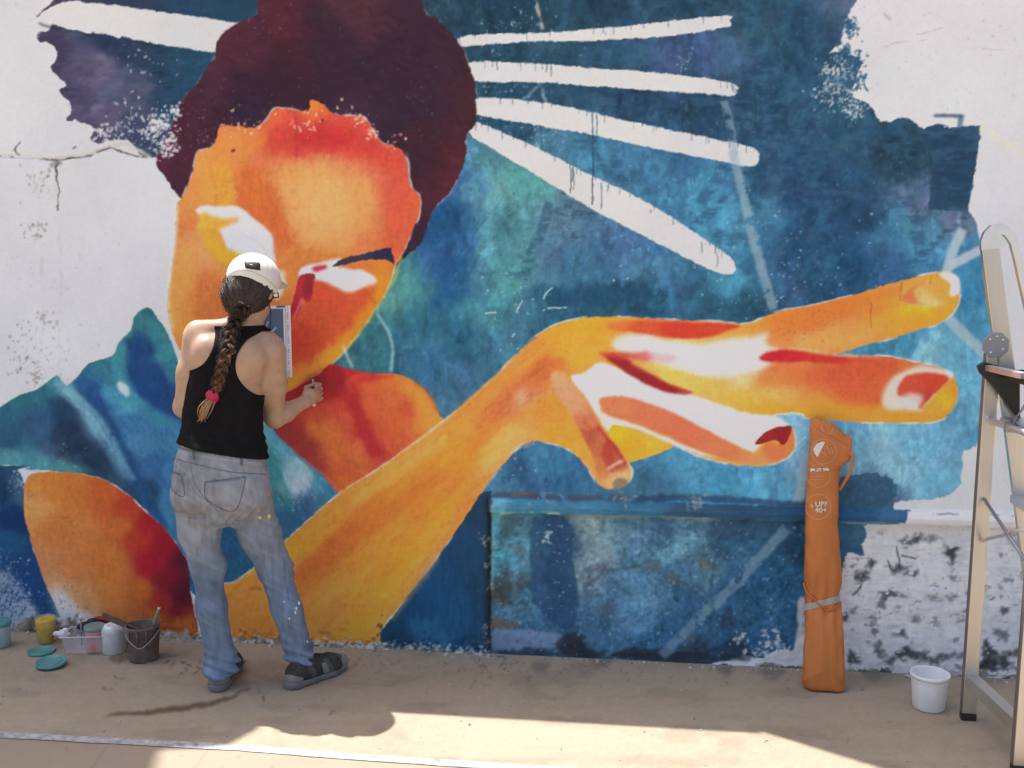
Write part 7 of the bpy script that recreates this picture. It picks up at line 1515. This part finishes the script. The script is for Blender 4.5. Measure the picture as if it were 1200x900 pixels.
# yellow cup
yc = empty("yellow_cup"); put(yc, 54.5, 753); tag(yc, "clear plastic cup filled with bright yellow paint", "cup")
lathe("beaker", [(0, .001), (.032, .001), (.034, .004), (.0425, .110), (.0445, .112), (.0440, .115), (.0415, .115), (.033, .006), (0, .004)], clearmat("clear cup plastic", (0.75, 0.70, 0.40), .18), yc, 36)
lathe("paint", [(0, .006), (.0315, .006), (.0405, .104), (.034, .108), (0, .100)], mat("yellow paint", (0.66, 0.42, 0.02), .35, var=.18, vscale=40), yc, 36)
for k in range(3): s_ = lathe("paint_splash", [(0, .0012), (.006, .001), (.009, 0)], mat("ochre splash", (0.55, 0.25, .03), .4), yc, 12); s_.location = (.012*k-.015, -.0385-.001*k, .078-.014*(k % 2)); s_.rotation_euler = (math.radians(85), 0, 0)
# teal tub at the left edge
tc_ = empty("teal_tub"); put(tc_, 0, 757); tag(tc_, "teal plastic tub with a lid at the left edge of the picture", "tub")
M_TEAL = mat("teal plastic", (0.085, 0.27, 0.26), .4, var=.08)
lathe("tub_body", [(0, .001), (.042, .001), (.044, .004), (.047, .105), (.045, .106), (.042, .006), (0, .005)], clearmat("cloudy tub plastic", (0.45, 0.60, 0.58), .6), tc_, 36)
lathe("paint", [(0, .006), (.041, .006), (.0425, .05), (0, .05)], mat("teal paint", (0.05, 0.26, 0.28), .4), tc_, 30); lathe("lid", [(.050, .096), (.051, .098), (.051, .112), (.046, .115), (0, .115)], M_TEAL, tc_, 36)
for (x_, y_, r_, ti, lab) in ((48.5, 764.5, .056, 0, "teal plastic lid lying flat just below the yellow cup"), (60, 780.5, .060, .10, "larger tilted teal plastic lid in front of the clear tray")):
    ld = empty("tub_cover"); put(ld, x_, y_, .4, (ti, 0)); tag(ld, lab, "lid", "teal lids on the ground")
    dz = .012 if ti else 0
    lathe("disc", [(r_*.97, .001+dz), (r_, .002+dz), (r_, .010+dz), (r_*.96, .011+dz), (r_*.93, .0085+dz), (0, .0085+dz)], M_TEAL, ld, 40); lathe("raised_ring", [(r_*.62, .0086+dz), (r_*.64, .0105+dz), (r_*.68, .0105+dz), (r_*.70, .0086+dz)], M_TEAL, ld, 40)
# clear tray
ty = empty("plastic_tray"); put(ty, 110, 761, math.radians(10)); tag(ty, "clear plastic tray holding a pink jar beside the brown bucket", "tray")
def tray_mesh(a_, b_, h_, t_=.003):
    bm = bmesh.new(); lo = [(-a_*.9, -b_*.9), (a_*.9, -b_*.9), (a_*.9, b_*.9), (-a_*.9, b_*.9)]; hi = [(-a_, -b_), (a_, -b_), (a_, b_), (-a_, b_)]
    ob = [bm.verts.new((x_, y_, 0.001)) for x_, y_ in lo]; ot = [bm.verts.new((x_, y_, h_)) for x_, y_ in hi]; rt_ = [bm.verts.new((x_*1.06, y_*1.06, h_)) for x_, y_ in hi]; rb = [bm.verts.new((x_*1.06, y_*1.06, h_-.006)) for x_, y_ in hi]; ib = [bm.verts.new((x_*.96, y_*.96, t_)) for x_, y_ in lo]; it = [bm.verts.new((x_*.97, y_*.97, h_)) for x_, y_ in hi]
    o2 = [bm.verts.new((x_*.999, y_*.999, h_-.006)) for x_, y_ in hi]
    bm.faces.new(ob[::-1]); bm.faces.new(ib)
    for k in range(4):
        m_ = (k+1) % 4
        for p, q in ((ob, o2), (o2, rb), (rb, rt_), (rt_, it), (it, ib)): bm.faces.new((p[k], p[m_], q[m_], q[k]))
    return mesh_bm("tray_body", bm, .004, 2)
obj("tray_body", tray_mesh(.112, .062, .080), clearmat("milky clear plastic", (0.72, 0.70, 0.74), .22), ty)
rim_ = [(-.118, -.066), (.118, -.066), (.118, .066), (-.118, .066), (-.118, -.066)]
tube("tray_rim", [Vector((x_, y_, .079)) for x_, y_ in rim_], .0032, clearmat("frosted rim", (0.74, 0.72, 0.78), .7), ty, 8)
tyw = ty.location
pj = empty("pink_jar", on_ground(112.5, 763)+Vector((0, 0, .005))); tag(pj, "jar of pink paint with a grey green lid standing in the tray", "jar")
lathe("jar_body", [(0, 0), (.036, 0), (.039, .004), (.0405, .090), (.039, .098), (0, .098)], mat("pink paint through plastic", (0.62, 0.27, 0.25), .35, var=.05, sss=.1), pj, 36); lathe("lid", [(.043, .092), (.0445, .094), (.0445, .108), (.041, .111), (.036, .109), (0, .109)], mat("grey green lid", (0.17, 0.26, 0.24), .45, var=.15), pj, 36)
wj = empty("white_jug", on_ground(134, 764)); tag(wj, "cloudy white plastic tub between the pink jar and the brown bucket", "tub")
lathe("jug_body", [(0, 0), (.044, 0), (.047, .006), (.049, .095), (.046, .108), (.040, .114), (0, .116)], mat("cloudy white plastic", (0.64, 0.64, 0.66), .5, var=.12, vscale=30, alpha=.8), wj, 36); lathe("paint_crust", [(.040, .112), (.036, .122), (.020, .126), (0, .122)], mat("thick white paint", (0.78, 0.78, 0.80), .5, bump=.6, bscale=90), wj, 18)
# rag: crumpled cloth
def rag(name, px, Y_, r, material, label, cat, seed, parent=None):
    c0 = at(px[0], px[1], Y_); v = Vol((-r*1.9,)*3, (r*1.9,)*3, r*.075); rr = np.random.default_rng(seed)
    for k in range(9): v.ell(rr.normal(0, r*.42, 3)*np.array((1.2, .7, .55)), np.array((r*.55, r*.4, r*.32))*rr.uniform(.7, 1.2), None, r*.25)
    i, X, Y, Z = v.coords(r*.4); v.f[i] += (r*.28*n3(X/r*2.2+9, Y/r*2.2+9, Z/r*2.2+9, seed)+r*.14*np.abs(n3(X/r*5+9, Y/r*5+9, Z/r*5+9, seed+1))).astype(np.float32)
    o = obj(name, v.mesh(name), material); o.location = c0; tag(o, label, cat); return o
rag("navy_rag", (106, 733), on_ground(112, 762).y+.065, .050, mat("navy cloth", (0.018, 0.020, 0.038), .9, var=.3), "dark navy crumpled rag behind the pink jar", "rag", 71)
rag("red_rag", (118, 727), on_ground(112, 762).y+.085, .030, mat("crimson cloth", (0.32, 0.012, 0.035), .9, var=.3), "small red cloth tucked behind the white tub", "rag", 74)
rag("white_tissue", (76, 742), on_ground(95, 762).y+.02, .030, mat("white tissue", (0.72, 0.72, 0.72), .9), "crumpled white tissue on the left rim of the tray", "tissue", 77)
tk = empty("thin_stick", at(95.5, 745, on_ground(100, 762).y+.02)); tag(tk, "thin grey stick standing upright in the clear tray", "stick")
tube("stick_shaft", [Vector((0, 0, -.04)), Vector((.0, 0, .075))], .0035, mat("grey stick", (0.25, 0.25, 0.26), .6), tk, 8); tube("stick_tip", [Vector((0, 0, .075)), Vector((0, 0, .088))], .0045, M_WP, tk, 8)

# ------------------------------------------------------------------ plaster crumbs at the wall's foot
bm = bmesh.new(); rg = random.Random(21)
CLU = [rg.uniform(-3.0, 1.7) for _ in range(34)]
for k in range(480):
    x_ = rg.choice(CLU)+rg.gauss(0, .05) if rg.random() < .75 else rg.uniform(-3.0, 1.7); far = rg.random() < .35
    y_ = -abs(rg.gauss(.012, .016))-(rg.uniform(0, .9) if far else 0); s_ = rg.uniform(.002, .0075)*(.6 if far else 1)*(1.5 if rg.random() < .1 else 1)
    R_ = Matrix.Rotation(rg.uniform(0, 6), 3, 'Z') @ Matrix.Rotation(rg.uniform(-.6, .6), 3, 'X')
    vs = [bm.verts.new(Vector((x_, y_, s_*.35)) + R_ @ Vector((q[0]*s_*rg.uniform(.6, 1.5), q[1]*s_*rg.uniform(.5, 1.2), q[2]*s_*rg.uniform(.3, .8)))) for q in ((-1, -1, -1), (1, -1, -1), (1, 1, -1), (-1, 1, -1), (-.6, -.6, 1), (.7, -.5, 1), (.5, .7, 1), (-.6, .6, 1))]
    for q in ((0, 3, 2, 1), (4, 5, 6, 7), (0, 1, 5, 4), (1, 2, 6, 5), (2, 3, 7, 6), (3, 0, 4, 7)): bm.faces.new([vs[t_] for t_ in q])
cr = obj("plaster_crumbs", mesh_bm("plaster_crumbs", bm), mat("plaster crumbs", (0.16, 0.14, 0.125), .9, col2=(0.60, 0.58, 0.56), vscale=14)); tag(cr, "flakes of plaster and dirt along the foot of the wall", "crumbs", kind="stuff")
